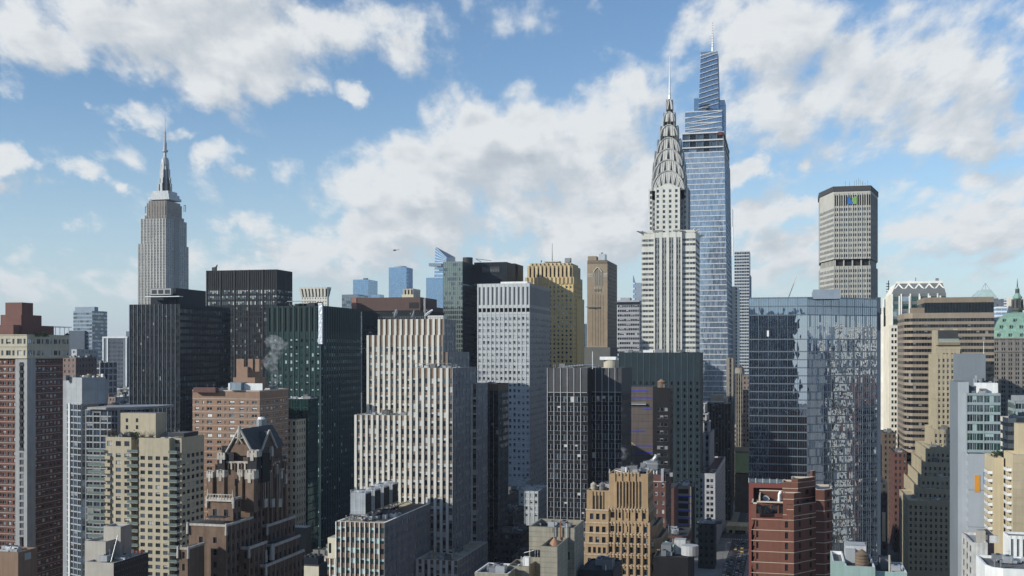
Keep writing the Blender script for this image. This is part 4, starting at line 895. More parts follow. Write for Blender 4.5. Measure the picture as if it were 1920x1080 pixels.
rb = B.new('roof_dark_bed'); rb.box(x0 + 11.3, X1 - 1.2, Y0 + 8, y1 - 12, zt - .4, zt - .2, 'roof_dark')
mat('tower_steel', (0.42, 0.45, 0.48), rough=.4, metal=.5, streak=.3, mott=.3)
for i, (px_, py_, dd) in enumerate(((708, 961, 440), (733, 952, 452), (745, 943, 463), (763, 935, 475))):
    pass
for i in range(4):
    Y = Y0 + 6.5 + i * 10.2; X = x0 + 3.4; zb_ = zt + 2.2; w = 6.2; dy = 6.4; h = 8.3
    rt = bpy.data.objects.new('cooling_tower', None); COL.objects.link(rt); rt.location = (X, Y, zt - .5)
    tag(rt, ('nearest galvanised cooling tower on the white-finned slab', 'second nearest galvanised cooling tower on the white-finned slab', 'third galvanised cooling tower back on the white-finned slab', 'farthest galvanised cooling tower on the white-finned slab')[i], 'cooling tower', 'cooling towers on the white-finned slab')
    b0 = MB(); b0.box(X, X + w, Y, Y + dy, zb_, zb_ + h, 'tower_steel')
    for k_ in range(7): b0.box(X + k_ * w / 6 - .05, X + k_ * w / 6 + .05, Y - .08, Y, zb_, zb_ + h, 'metal_light')
    b0.box(X, X + w, Y - .1, Y, zb_ + 1.2, zb_ + 1.4, 'metal_light'); cas = b0.build('casing', rt, tuple(rt.location))
    lv = MB()
    for k_ in range(2):
        for j in range(14): lv.box(X + w, X + w + .25, Y + .3, Y + dy - .3, zb_ + .4 + k_ * 3.8 + j * .24, zb_ + .55 + k_ * 3.8 + j * .24, 'roof_dark')
    lv.box(X + w, X + w + .1, Y + .2, Y + dy - .2, zb_ + .3, zb_ + h - .6, 'shade_black'); lv.build('louvre', cas, tuple(rt.location))
    lg = MB()
    for (ax, ay) in ((0, 0), (w, 0), (0, dy), (w, dy), (w / 2, 0)): lg.bar((X + ax, Y + ay, zt - .5), (X + ax, Y + ay, zb_), .16, 'metal_grey', 5)
    lg.box(X - .3, X + w + .3, Y - .2, Y + dy + .2, zb_ - .3, zb_, 'metal_grey'); lg.build('support_frame', rt, tuple(rt.location))
    rl = MB()
    for (ax, ay) in ((0, 0), (w, 0), (0, dy), (w, dy), (w * .3, 0), (w * .7, 0)): rl.bar((X + ax, Y + ay, zb_ + h), (X + ax, Y + ay, zb_ + h + 1), .06, 'white_paint', 4)
    for z_ in (.5, 1.0): rl.bar((X, Y, zb_ + h + z_), (X + w, Y, zb_ + h + z_), .05, 'white_paint', 4); rl.bar((X + w, Y, zb_ + h + z_), (X + w, Y + dy, zb_ + h + z_), .05, 'white_paint', 4)
    rl.build('railing', rt, tuple(rt.location))
    for k_ in range(2):
        fn = MB(); fn.cyl(X + w * .5, Y + dy * (.28 + .44 * k_), zb_ + h, zb_ + h + .8, 1.25, 1.2, 'metal_light', 14, 'shade_black'); fn.build('fan_stack', cas, tuple(rt.location))
q = B.new('small_vents')
for i in range(6): q.cyl(x0 + 12 + i * 1.6, y1 - 6 - (i % 3), zt - .3, zt + .9, .35, .35, 'metal_grey', 8)
# low beige wing left of it, dark shed and ledge
mat('cream_wing', (0.52, 0.48, 0.38), streak=.1)
a = fL(566, 619, 640, 446); B = Bd('low_wing', 'low cream wing with a flat tan roof just left of the white-finned slab', (a[0], a[2])); zl = Zat(1047, a[1], a[2])
B.mass(rect(a[0], a[1] + 8, a[2], a[2] + 46), 0, zl, [sF.w(top=[(.6, 'X')])], plain='cream_wing', roofm='roof_tan', parapet=.5, capm='cream_wing')
q = B.new('skylight_box'); q.box(a[0] + 7, a[0] + 11, a[2] + 8, a[2] + 14, zl - .5, zl + 2.4, 'panel_grey'); q = B.new('stair_tower'); q.box(a[1] - 1.5, a[1] + 2, a[2] + 1, a[2] + 12, zl - 1, zl + 8.2, 'cream_wing', 'roof_light'); q.box(a[1] - 1.0, a[1], a[2] + .93, a[2] + 1, zl + 2, zl + 6, 'glass_dark')
a = fL(556, 573, 584, 470); B = Bd('dark_block', 'small black-clad block at the foot of the green glass tower', (a[0], a[2])); zd = Zat(990, a[1], a[2]); B.mass(rect(a[0] - 4, a[1], a[2], a[3]), 0, zd, [None] * 4, plain='metal_dark', roofm='roof_light', parapet=.6, capm='metal_light')
a = fL(563, 598, 614, 385); B = Bd('shed_block', 'low cream and black block with a dark finned rooftop air unit at the bottom', (a[0], a[2])); zd = Zat(1060, a[1], a[2]); B.mass(rect(*a), 0, zd, [None] * 4, plain='metal_dark', roofm='roof_dark', parapet=.5, capm='metal_grey')
q = B.new('cream_front'); q.box(a[0], a[1] + .05, a[2] - .3, a[2], 0, zd - .4, 'cream_wing')
q = B.new('air_unit'); q.box(a[0] + .5, a[1] + 1.5 - 2, a[2] + .5, a[3] - 2, zd, zd + 2.4, 'navy')
for i in range(3):
    for j in range(2): q.cyl(a[0] + 1.4 + i * 1.9, a[2] + 2 + j * 3.4, zd + 2.4, zd + 2.9, .8, .8, 'metal_dark', 10, 'shade_black')

# ---- terrace far behind: brown boxed plant floor and dark body
mat('brown_metal', (0.085, 0.052, 0.045), mott=.12, streak=.1); mat('brown_lit', (0.25, 0.13, 0.10)); mat('teal_dark', (0.016, 0.022, 0.025), spec=.15)
a = fL(679, 800, 833, 790); B = Bd('office_block', 'dark office block with a large brown metal plant box on top behind the striped tower', (a[0], a[2])); zb_ = Zat(583, a[1], a[2])
B.mass(rect(*a), 0, zb_, [ribbon(3.9, 2.2, 'teal_dark', bw=2.4, mull=.1, win=WIN((('glass_dark', 3), ('glass_mid', 2)), blind=.15, blindm='blind_grey'), top=[(9, 'S')])] * 2, plain='teal_dark', roofm='roof_dark')
q = B.new('plant_box'); st_ = ST([(1.6, 'a'), (.1, 'b')], [(20, 'a')], {('a', '*'): (.0, 'brown_metal'), ('b', '*'): (.06, 'brown_metal')})
c = fL(661, 788, 819, 796); zc_ = Zat(557, c[1], c[2]); zc0 = Zat(582, c[1], c[2]); q.box(c[0], c[1], c[2], c[3], zc0, zc_, 'brown_metal', 'roof_dark'); q.box(c[0] - .5, c[0] + 3.2, c[2] - .5, c[2] + .5, zc0 - 6, zc_, 'brown_lit')
q.box(c[1] - 8.5, c[1] - 1, c[2] - .1, c[2] + .1, zc0 + 1.5, zc0 + 5.8, 'shade_black'); q = B.new('plant_box'); c = fL(760, 800, 831, 800); q.box(c[0], c[1], c[2], c[3], zb_ - 1, Zat(574, c[1], c[2]), 'brown_metal', 'roof_dark')
q = B.new('mast'); X, Y = atd(795, 788); q.bar((X, Y, zb_ - 1), (X, Y, Zat(560, X, Y)), .16, 'white_paint', 5)
# ---- pale flared tower top
mat('travertine', (0.55, 0.52, 0.45), streak=.06)
a = fL(561, 614, 621, 1300); x0, x1, y0, y1 = a; B = Bd('office_tower', 'distant pale tower top flaring outward with tall dark slots', (x0, y0)); zt = Zat(538, x1, y0); zm = Zat(556, x1, y0); k = dep(x1, y0) / FOC
sV = ST([(2.2, 'P'), (1.9, 'W')], [(2.0, 'S'), (12, 'X')], {('P', '*'): (.8, 'travertine'), ('W', 'S'): (.7, 'travertine'), ('*', '*'): (-.5, 'blue_dark')})
ins_ = [(x0 + 2.6 * k, y0 + 2), (x1 - 1.8 * k, y0 + 2), (x1 - 1.8 * k, y1 - 4), (x0 + 2.6 * k, y1 - 4)]
B.mass(ins_, zm, zt, [sV] * 4, plain='travertine', pts2=rect(x0, x1, y0, y1), roofm='travertine')
B.mass(ins_, 0, zm, [punched(3.4, 1.4, 3.9, 1.8, 'travertine', win=wf)] * 2, plain='travertine')
# ---- far blue glass towers on the west side
mat('far_blue', (0.10, 0.16, 0.25), rough=.3); mat('far_white', (0.55, 0.6, 0.65))
glass('glass_farblue', (0.05, 0.11, 0.22), .38, (.62, .8, 1.0), rough=.05, wob=.008)
wF = WIN((('glass_farblue', 1),))
def fartower(xl, xc, xr, yt, d, label, tops=None, name='glass_tower', st=None):
    a = fL(xl, xc, xr, d); B = Bd(name, label, (a[0], a[2])); z = Zat(yt, a[1], a[2]); s_ = st or curtain(4.2, 3.6, 3.0, 'far_blue', 'far_blue', mull=.3, win=wF)
    B.mass(rect(*a), 60, z, [s_] * 2, plain='far_blue', roofm='roof_grey', zlo=CAMZ); return B, a, z
_, a, z = fartower(662, 690, 708, 524, 2450, 'low square distant blue glass tower left of the taller rounded one'); q = _.new('penthouse'); q.box(a[0] + 20, a[0] + 28, a[2] + 10, a[2] + 20, z, z + 4, 'slab_blue')
B, a, z = fartower(729, 762, 774, 501, 2650, 'distant rounded blue glass tower between two others'); q = B.new('roof_crown'); q.cyl((a[0] + a[1]) / 2, a[2] + 20, z, z + 4, 18, 14, 'panel_grey', 16)
fartower(641, 670, 690, 552, 1500, 'low dark blue distant block at the left of the brown plant box', st=curtain(4, 3, 3, 'slab_blue', 'slab_blue', win=wf)); fartower(696, 712, 720, 552, 2200, 'sloping low distant glass block beside the low square blue tower')
# tower with a triangular observation deck
X1, Y0 = atd(832, 2744); x0 = Xat(803, Y0); y1 = Yat(850, X1); B = Bd('glass_tower', 'distant blue glass tower with a slanted top and a jutting triangular observation deck', (x0, Y0))
z = lambda py: Zat(py, X1, Y0)
xt = Xat(815, Y0); xs_ = Xat(811, Y0); sK = curtain(9, 6.5, 60, 'far_white', 'far_white', mull=.4, win=wF)
B.mass(rect(xs_, X1, Y0, y1), 60, z(492), [sK, sK], plain='far_blue', pts2=[(xt, Y0), (X1 + 6, Y0), (X1 + 6, y1), (xt, y1)], zlo=CAMZ)
cr = B.new('slanted_crown'); P0 = (xt, Y0, z(492)); P1_ = (X1 + 6, Y0, z(492)); T0 = (xt + 2, Y0, z(462)); T1 = (X1 + 8, Y0, z(483)); Q0 = (xt, y1, z(492)); Q1 = (X1 + 6, y1, z(492)); R1 = (X1 + 8, y1 - 10, z(478)); R0 = (xt + 2, y1 - 10, z(474))
facade(B, cr, P0, P1_, T1, T0, ST([(50, 'W')], [(2, 'S'), (6, 'W')], {('*', 'S'): (.3, 'far_white'), ('W', 'W'): (0, 'G')}, win=wF)); cr.poly([P1_, Q1, R1, T1], 'far_blue'); cr.poly([T0, T1, R1, R0], 'blue_grey'); cr.poly([Q0, P0, T0, R0], 'far_blue'); cr.poly([Q1, Q0, R0, R1], 'far_blue')
dkk = B.new('observation_deck'); dz = z(494); tip = (Xat(804, Y0 - 20), Y0 - 20); dkk.prism([tip, (X1 - 2, Y0 - 14), (X1 - 2, Y0 + 20)], dz - 8, dz, 'blue_grey', 'far_white')
fartower(799, 850, 862, 520, 2500, 'wide distant blue glass slab below the tower with the jutting deck')
# tiny cream tower top
a = fL(756, 774, 788, 1150); B = Bd('cream_tower', 'small cream tower top with dark vertical slots above the brown plant box', (a[0], a[2])); mat('cream_dk', (0.55, 0.5, 0.36))
zz_ = Zat(541, a[1], a[2]); B.mass(rect(*a), 60, zz_, [ST([(1.6, 'P'), (1.5, 'W')], [(1.5, 'S'), (8, 'X')], {('P', '*'): (.5, 'cream_panel'), ('W', 'S'): (.2, 'cream_panel'), ('*', '*'): (-.3, 'shade_black')}), sV], plain='cream_panel', zlo=CAMZ)
q = B.new('lower_band'); q.box(a[0] - 1.2, a[1] + 1, a[2] - 1, a[2], 60, Zat(552, a[1], a[2]), 'cream_dk')

# ---- black glass tower with roof drum and faint sign
glass('glass_sheen', (0.05, 0.065, 0.06), .22, (.85, 1, .9), wob=.02, rough=.04); mat('sheen_mull', (0.22, 0.25, 0.24), rough=.35, metal=.4)
X1, Y0 = atd(867, 900); x0 = Xat(831, Y0); y1 = Yat(889, X1)
B = Bd('office_tower', 'tall black glass office tower with a drum on its roof and a greenish left strip', (x0, Y0)); zt = Zat(490, X1, Y0)
sS = ST([(.35, 'M'), (1.35, 'W')], [(1.3, 'S'), (2.6, 'W')], {('M', '*'): (.3, 'sheen_mull'), ('W', 'S'): (0, 'sheen_mull'), ('W', 'W'): (-.05, 'G')}, win=WIN((('glass_sheen', 3), ('glass_mid', 1))))
sK2 = ST([(1.6, 'W'), (.1, 'M')], [(1.4, 'S'), (2.5, 'W')], {('M', '*'): (.1, 'metal_dark'), ('W', 'S'): (0, 'navy'), ('W', 'W'): (-.05, 'G'), ('W', 'X'): (0, 'navy'), ('W', 'V'): (-.05, 'G', WIN((('glass_pale', 1),)))}, win=WIN((('glass_black', 4), ('glass_dark', 2))), top=[(18, 'X'), (1.4, 'V'), (1, 'S')])
B.mass(rect(x0, X1, Y0, y1), 0, zt, [sS, sK2], plain='navy', roofm='roof_dark', zlo=60)
xe = Xat(950, y1); B.mass(rect(X1 - .01, xe, y1, y1 + 40), 0, Zat(491, xe, y1), [sK2, sK2], plain='navy', roofm='roof_dark', zlo=60)
xe2 = Xat(959, y1 + 30); B.mass(rect(xe, xe2, y1 + 30, y1 + 60), 0, Zat(494, xe2, y1 + 30), [sK2] * 2, plain='navy', roofm='roof_dark', zlo=60)
q = B.new('roof_drum'); X, Y = atd(877, 925); q.cyl(X, Y, zt - 2, Zat(483, X, Y), 4.2, 4.2, 'metal_dark', 20)
q = B.new('window_washing_crane'); X, Y = atd(902, 960); q.bar((X, Y, Zat(491, X, Y)), (X - 5, Y, Zat(485, X, Y)), .3, 'metal_grey'); q.bar((X - 5, Y, Zat(485, X, Y)), (X + 9, Y, Zat(489, X, Y)), .2, 'metal_dark')
# faint sign on the parapet
mat('sign_pale', (0.10, 0.11, 0.125)); mat('sign_back', (0.035, 0.04, 0.045)); X, Y = Xat(920, y1), y1
q = B.new('sign_panel'); q.box(Xat(904, y1), Xat(937, y1), y1 - .4, y1 - .1, Zat(511, X, y1), Zat(500, X, y1), 'sign_back'); lt = B.new('sign_lettering')  # too blurred in the photograph to read: pale strokes only
for i, (a_, h_) in enumerate(((905, 9), (908.5, 8), (911, 5.5), (913.5, 6), (916, 6), (919, 5.5), (922, 4.5), (925, 4), (928, 5.5), (931, 5.5), (934, 5))): lt.box(Xat(a_, y1), Xat(a_ + 1.5, y1), y1 - .5, y1 - .4, Zat(509, X, y1), Zat(509 - h_, X, y1), 'sign_pale')

# ---- pale blue-grey stamped-metal tower
mat('stamped', (0.44, 0.46, 0.47), rough=.55, metal=.1, mott=.12, scale=.6); mat('stamped_lo', (0.33, 0.35, 0.365), rough=.55, metal=.1, mott=.25, scale=1.2); mat('stamped_dk', (0.12, 0.13, 0.145)); mat('stamped_shade', (0.21, 0.215, 0.225), rough=.7, mott=.15)  # north cladding is the same metal with shade put into its colour
X1, Y0 = atd(993, 705); x0 = Xat(895, Y0); y1 = Yat(1032, X1)
B = Bd('office_tower', 'pale blue-grey metal-clad office tower with tall louvre slots at its top', ((x0 + X1) / 2, Y0 + 15)); zt = Zat(531, X1, Y0)
wP = WIN((('glass_mid', 2), ('glass_dark', 1)), blind=.72, blindm='blind_pale'); mat('blind_pale', (0.36, 0.40, 0.43), mott=.3)
bay = (X1 - x0) / 12
sP = ST([(bay * .22, 'P'), (bay * .14, 'Q'), (bay * .42, 'W'), (bay * .22, 'Q')], [(.5, 'S'), (1.0, 'T'), (1.9, 'W'), (.45, 'S')],
        {('P', '*'): (.25, 'stamped'), ('Q', 'T'): (.08, 'stamped'), ('W', 'T'): (.08, 'stamped'), ('*', 'S'): (0, 'stamped_lo'), ('Q', 'W'): (0, 'stamped_lo'), ('W', 'W'): (-.2, 'G'), ('W', 'X'): (-.4, 'stamped_dk'), ('*', 'X'): (.1, 'stamped'), ('*', 'Y'): (.12, 'stamped'), ('W', 'Z'): (-1.2, 'shade_black'), ('Q', 'Z'): (-1.2, 'shade_black'), ('*', 'Z'): (.12, 'stamped')}, win=wP,
        top=[(2.2, 'Y'), (11.5, 'X'), (2.0, 'Y'), (2.6, 'Z'), (1.6, 'Y')], zlo=20)
sPn = ST([(1.0, 'P'), (1.0, 'W')], sP.rows, {**sP.cell, ('P', '*'): (.15, 'stamped_shade'), ('*', 'S'): (0, 'stamped_shade'), ('W', 'T'): (0, 'stamped_shade'), ('W', 'X'): (-.2, 'stamped_dk'), ('*', 'Y'): (.12, 'stamped_shade')}, win=wP, top=sP.top, zlo=20)
B.mass(rect(x0, X1, Y0, y1), 0, zt, [sP, sPn], plain='stamped_shade', roofm='roof_light', parapet=1.0)
q = B.new('roof_slab'); q.box(x0 + 15, X1 - 2, Y0 + 2, Y0 + 16, zt, zt + 1.3, 'white_paint')
c = fL(938, 986, 994, 690); B.mass(rect(c[0], c[1], c[2], Y0), 0, Zat(903, c[1], c[2]), [sP.w(top=[]), sPn.w(top=[])], plain='stamped_shade', roofm='roof_light', parapet=.6, capm='stamped')
c = fL(938, 1009, 1027, 655); B.mass(rect(c[0], c[1], c[2], c[2] + 30), 0, Zat(921, c[1], c[2]), [sP.w(top=[]), sPn.w(top=[])], plain='stamped_shade', roofm='roof_light', parapet=.6, capm='stamped')

# ---- slim black tower with white lines and a brown top band
mat('bronze_band', (0.13, 0.085, 0.055)); mat('black_clad', (0.015, 0.015, 0.017), mott=.4, rough=.6, spec=.15)
X1, Y0 = atd(934, 530); x0 = Xat(891, Y0); 
B = Bd('slim_tower', 'slim black glass tower with thin white vertical lines and a brown top band', (x0, Y0)); zt = Zat(720, X1, Y0)
sL = ST([(.12, 'M'), (1.15, 'W'), (.05, 'D'), (1.15, 'W')], [(1.5, 'S'), (2.0, 'W')], {('M', '*'): (.2, 'fin_shade'), ('D', '*'): (.05, 'metal_dark'), ('W', 'S'): (0, 'black_clad'), ('W', 'W'): (-.05, 'G'), ('*', 'X'): (.1, 'bronze_band'), ('M', 'X'): (.2, 'bronze_band')}, win=WIN((('glass_black', 4), ('glass_dark', 2)), blind=.07, blindm='blind_grey'), top=[(3.2, 'X')], zlo=6)
sL.cell = {('M', 'X'): (.2, 'bronze_band'), ('W', 'X'): (.1, 'bronze_band'), ('D', 'X'): (.1, 'bronze_band'), **sL.cell}
B.mass(rect(x0, X1, Y0, Y0 + 20), 0, zt, [sL, sL], plain='black_clad', roofm='roof_dark', parapet=1)
q = B.new('pier'); q.box(Xat(885, Y0), x0, Y0 - .2, Y0 + 10, 0, Zat(733, X1, Y0), 'fin_shade')
# dark stepped blocks at its foot
mat('dark_brick', (0.05, 0.048, 0.05), mott=.3)
a0 = fL(930, 955, 958, 600); B = Bd('stepped_block', 'dark stepped office block in shade behind the concrete bottom-centre building', (a0[0], a0[2]))
for (xl, xc, xr, yt, dd) in ((925, 953, 956, 928, 600), (925, 962, 968, 960, 560), (925, 975, 992, 1000, 520)):
    c = fL(xl, xc, xr, dd, 24); B.mass(rect(*c), 0, Zat(yt, c[1], c[2]), [punched(2.8, 1.5, 3.6, 1.6, 'dark_brick', win=WIN((('glass_dark', 2), ('glass_mid', 1)), blind=.2, blindm='blind_grey'))] * 2, plain='dark_brick', roofm='roof_dark', parapet=.6, capm='navy')
# ---- concrete building, bottom centre
mat('board_concrete', (0.27, 0.25, 0.20), mott=.2, streak=.25, scale=.5); mat('board_line', (0.17, 0.16, 0.13))
x0, x1, y0, y1 = fL(992, 1077, 1088, 262); B = Bd('concrete_building', 'raw board-marked concrete rooftop with stepped shafts and a small copper cone at the bottom centre', (x0, y0)); zt = Zat(990, x1, y0)
sBc = ST([(3, 'P')], [(.1, 'l'), (1.1, 'S')], {('*', 'l'): (-.04, 'board_line'), ('*', '*'): (0, 'board_concrete')})
B.mass(rect(x0, x1, y0, y1 + 5), 0, zt, [sBc, sBc, None, sBc], plain='board_concrete', roofm='roof_dark', parapet=1.2, pw=.35, capm='board_concrete')
q = B.new('parapet_wall'); xm_ = Xat(1037, y0); q.box(xm_ - .1, xm_ + .1, y0, y1 + 5, zt - 1.2, zt, 'board_concrete')
c = fL(1013, 1045, 1053, 250); zs = Zat(1025, c[1], c[2]); B.mass(rect(c[0], c[1], c[2], y0), 0, zs, [sBc, sBc], plain='board_concrete', roofm='roof_dark', parapet=.8, pw=.25, capm='board_concrete')
q = B.new('roof_cone'); X, Y = (c[0] + c[1]) / 2, (c[2] + y0) / 2; q.cyl(X, Y, zs - .8, zs + .9, 1.5, .2, 'copper', 16)
for i in range(3): q = B.new('flue_pipe'); X = c[0] + .7 + i * 1.5; q.bar((X, y0 - .5, zs - .5), (X, y0 - .5, zs + 4.2 - i * .4), .17, ('metal_grey', 'rust', 'metal_light')[i], 8)
q = B.new('window_band'); X = Xat(994, y0 - 1)
q.box(Xat(994, y0), Xat(1012, y0), y0 - .05, y0 + .2, Zat(1044, x0, y0), Zat(1030, x0, y0), 'glass_dark'); q.box(Xat(1054, y0), Xat(1068, y0), y0 - .05, y0 + .2, Zat(1046, x0, y0), Zat(1032, x0, y0), 'glass_dark')
for px_ in (1003, 1008): q.box(Xat(px_, y0), Xat(px_ + .8, y0), y0 - .1, y0, Zat(1044, x0, y0), Zat(1030, x0, y0), 'metal_light')
c = fL(953, 992, 993, 258, 8); zs = Zat(1062, c[1], c[2]); B.mass(rect(*c), 0, zs, [sBc, None, None, sBc], plain='board_concrete', roofm='roof_dark', parapet=.6, pw=.25, capm='board_concrete')
q = B.new('rooftop_duct'); q.box(c[1] - 1.8, c[1] - .3, c[2] + 1, c[2] + 3, zs - .3, zs + 1.8, 'white_paint'); q.bar((c[0] + 3, c[2] + .5, zs), (c[0] + 3, c[2] + .5, zs + 2.2), .06, 'white_paint', 4); q.bar((c[0] + 2.6, c[2] + 5, zs + 2.2), (c[1], c[2] + 5, zs + 2.9), .08, 'white_paint', 4)
a = fL(890, 953, 956, 252, 12); B = Bd('low_roof', 'low pale-rimmed roof corner at the very bottom of the picture, left of the concrete building', (a[0], a[2])); B.mass(rect(a[0], a[1], a[2], a[3]), 0, Zat(1076, a[1], a[2]), [None] * 4, plain='board_concrete', roofm='roof_dark', parapet=.5, capm='blind_white')

# ---- golden Art Deco tower with fluted crown
mat('gold_brick', (0.60, 0.44, 0.20), mott=.15, scale=.3, streak=.12); mat('gold_trim', (0.52, 0.41, 0.24), streak=.25); mat('slot_dark', (0.03, 0.025, 0.02))
wC = WIN((('glass_dark', 3), ('glass_mid', 2)), blind=.3, blindm='blind', frame='metal_dark', fw=.1)
X1, Y0 = atd(1075, 985); x0 = Xat(985, Y0); y1 = Yat(1092, X1); k = dep(X1, Y0) / FOC
B = Bd('office_tower', 'golden brick Art Deco tower with a fluted buttressed crown and roof mast', ((x0 + X1) / 2, Y0 + 20))
sGd = ST([(1.9, 'P'), (1.8, 'W')], [(1.9, 'S'), (2.0, 'W')], {('P', '*'): (.25, 'gold_brick'), ('W', 'S'): (0, 'gold_brick'), ('W', 'W'): (-.35, 'G'), ('W', 'X'): (0, 'gold_brick')}, win=wC, end=1.5, zlo=50)
zs1 = Zat(532, X1, Y0)
B.mass(rect(x0, X1, Y0, y1), 0, zs1, [sGd, sGd], plain='gold_brick')
sCr = ST([(2.1, 'P'), (1.7, 'W')], [(2.5, 'T'), (14, 'X'), (1.5, 'B'), (12, 'Z')], {('P', 'T'): (1.1, 'gold_trim'), ('W', 'T'): (-.2, 'gold_trim'), ('P', '*'): (1.1, 'gold_trim'), ('W', 'X'): (-1.3, 'slot_dark'), ('W', 'B'): (.6, 'gold_trim'), ('W', 'Z'): (0, 'gold_brick')}, end=1.2)
for (ins1, pya, pyb, stt) in ((0, 532, 519, ST(sCr.cols, [(7, 'Z')], sCr.cell)), (1.6, 519, 497, ST(sCr.cols, [(2.2, 'T'), (12, 'X')], sCr.cell)), (3.4, 497, 492, ST(sCr.cols, [(4, 'T')], sCr.cell))):
    B.mass(rect(x0 + ins1, X1 - ins1, Y0 + ins1, y1 - ins1), Zat(pya, X1, Y0), Zat(pyb, X1, Y0), [stt, stt, None, None], plain='gold_brick', roofm='roof_dark')
q = B.new('side_wing'); c = Yat(1092.5, X1 + .9); q.box(X1, X1 + 1.2, Yat(1080, X1), y1 + 3, 0, Zat(562, X1, y1), 'gold_brick')
q = B.new('roof_mast'); X, Y = atd(1035.5, 1000); q.bar((X, Y, Zat(492, X, Y)), (X, Y, Zat(456, X, Y)), .35, 'metal_dark', 5, .15); q.box(X - 7, X + 7, Y - 2, Y + 6, Zat(492, X, Y), Zat(490, X, Y), 'gold_trim')
q = B.new('roof_plant'); X, Y = atd(1065, 1000); q.box(X - 2.6, X + 2.6, Y - 2, Y + 3, Zat(492, X, Y), Zat(484, X, Y), 'metal_grey'); q.bar((X + 2, Y - 2, Zat(492, X, Y)), (X + 3.5, Y - 2, Zat(486, X, Y)), .25, 'metal_dark'); X, Y = atd(1015, 1000); q.bar((X, Y, Zat(492, X, Y)), (X, Y, Zat(488, X, Y)), .5, 'metal_dark')
# ---- brown brick tower with arched gothic window
mat('helm_base', (0.10, 0.105, 0.10)); mat('brown_tower', (0.26, 0.205, 0.145), mott=.14, streak=.12); mat('brown_tower_dk', (0.17, 0.135, 0.10), streak=.12); mat('tracery', (0.42, 0.40, 0.34))
X1, Y0 = atd(1139, 1080); x0 = Xat(1101, Y0); y1 = Yat(1157, X1); B = Bd('office_tower', 'narrow brown brick tower with a tall pointed-arch panel near its top', ((x0 + X1) / 2, Y0 + 20)); zt = Zat(488, X1, Y0); k = dep(X1, Y0) / FOC
sBt = ST([(3, 'P')], [(5, 'S')], {('*', '*'): (0, 'brown_tower')}); sBn = ST([(2.2, 'P'), (1.3, 'W')], [(2.4, 'S'), (1.4, 'W')], {('W', 'W'): (-.3, 'G'), ('*', '*'): (0, 'brown_tower')}, win=wC, zlo=60)
B.mass(rect(x0, X1, Y0, y1), 0, zt, [sBt, sBn], plain='brown_tower', roofm='roof_dark', parapet=1)
q = B.new('arched_panel'); xc_ = (x0 + X1) / 2; zA = Zat(501, xc_, Y0)
def colz(px_, w, ya, yb, m, dd=.3): X = Xat(px_, Y0); q.box(X - w * k / 2, X + w * k / 2, Y0 - dd, Y0 + .2, Zat(yb, xc_, Y0), Zat(ya, xc_, Y0), m)
for px_ in (1114.5, 1118, 1122, 1125.5, 1129): colz(px_, .9, 508, 536, 'tracery', .5)
for px_ in (1116.2, 1120, 1123.8, 1127.2): colz(px_, 1.8, 506, 535, 'brown_tower_dk', .05)
prev = None
for i in range(17):
    t = -1 + 2 * i / 16; X = xc_ + .8 * k + t * 8.2 * k; Z = Zat(502 + 9 * abs(t) ** 1.8, xc_, Y0)
    if prev: q.bar(prev, (X, Y0 - .4, Z), .55, 'tracery', 5)
    prev = (X, Y0 - .4, Z)
for a_, b_ in ((1102, 1112), (1131, 1139)): colz((a_ + b_) / 2, b_ - a_, 513, 519, 'tracery', .25); [colz(a_ + 1 + i * 2, .8, 514.5, 518, 'brown_tower_dk', .35) for i in range(int((b_ - a_) / 2))]
for px_ in (1115, 1118, 1121, 1124, 1127): colz(px_, 1.2, 537, 549, 'tracery', .35); colz(px_, 1.0, 542, 547, 'brown_tower_dk', .45)
for px_, w in ((1111, .9), (1116.5, 1.4), (1121.5, 1.4), (1126, 1.4), (1131, .9)): colz(px_, w, 552, 648, 'brown_tower_dk', .15)
colz(1120, 37, 488, 489.2, 'brown_tower_dk', .5)
for i in range(18): colz(1102 + i * 2.1, .9, 490.5, 494.5, 'brown_tower_dk', .3)
q = B.new('window_cleaning_platform'); X = Xat(1112, Y0); q.box(X - 6, X + 6, Y0 - 2, Y0 - .8, Zat(576, X, Y0) - .3, Zat(576, X, Y0) + .5, 'metal_grey'); q.bar((X - 7, Y0 - 1, Zat(575, X, Y0)), (X + 3, Y0 - 1, Zat(579, X, Y0)), .25, 'metal_dark')
q = B.new('stone_base'); q.box(Xat(1095, Y0), Xat(1145, Y0), Y0 - 3, y1, 0, Zat(651, X1, Y0), 'helm_base')
q = B.new('penthouse'); a = fL(1102, 1118, 1122, 1090); q.box(a[0], a[1], a[2], a[3], zt - 1, Zat(480, a[1], a[2]), 'brown_tower'); q = B.new('cooling_unit'); a = fL(1123, 1134, 1138, 1088); q.box(a[0], a[1], a[2], a[3], zt - 1, Zat(476, a[1], a[2]), 'metal_light'); q.box(a[0] + 2, a[0] + 4, a[2], a[2] + 1, Zat(476, a[1], a[2]), Zat(473, a[1], a[2]), 'metal_grey')
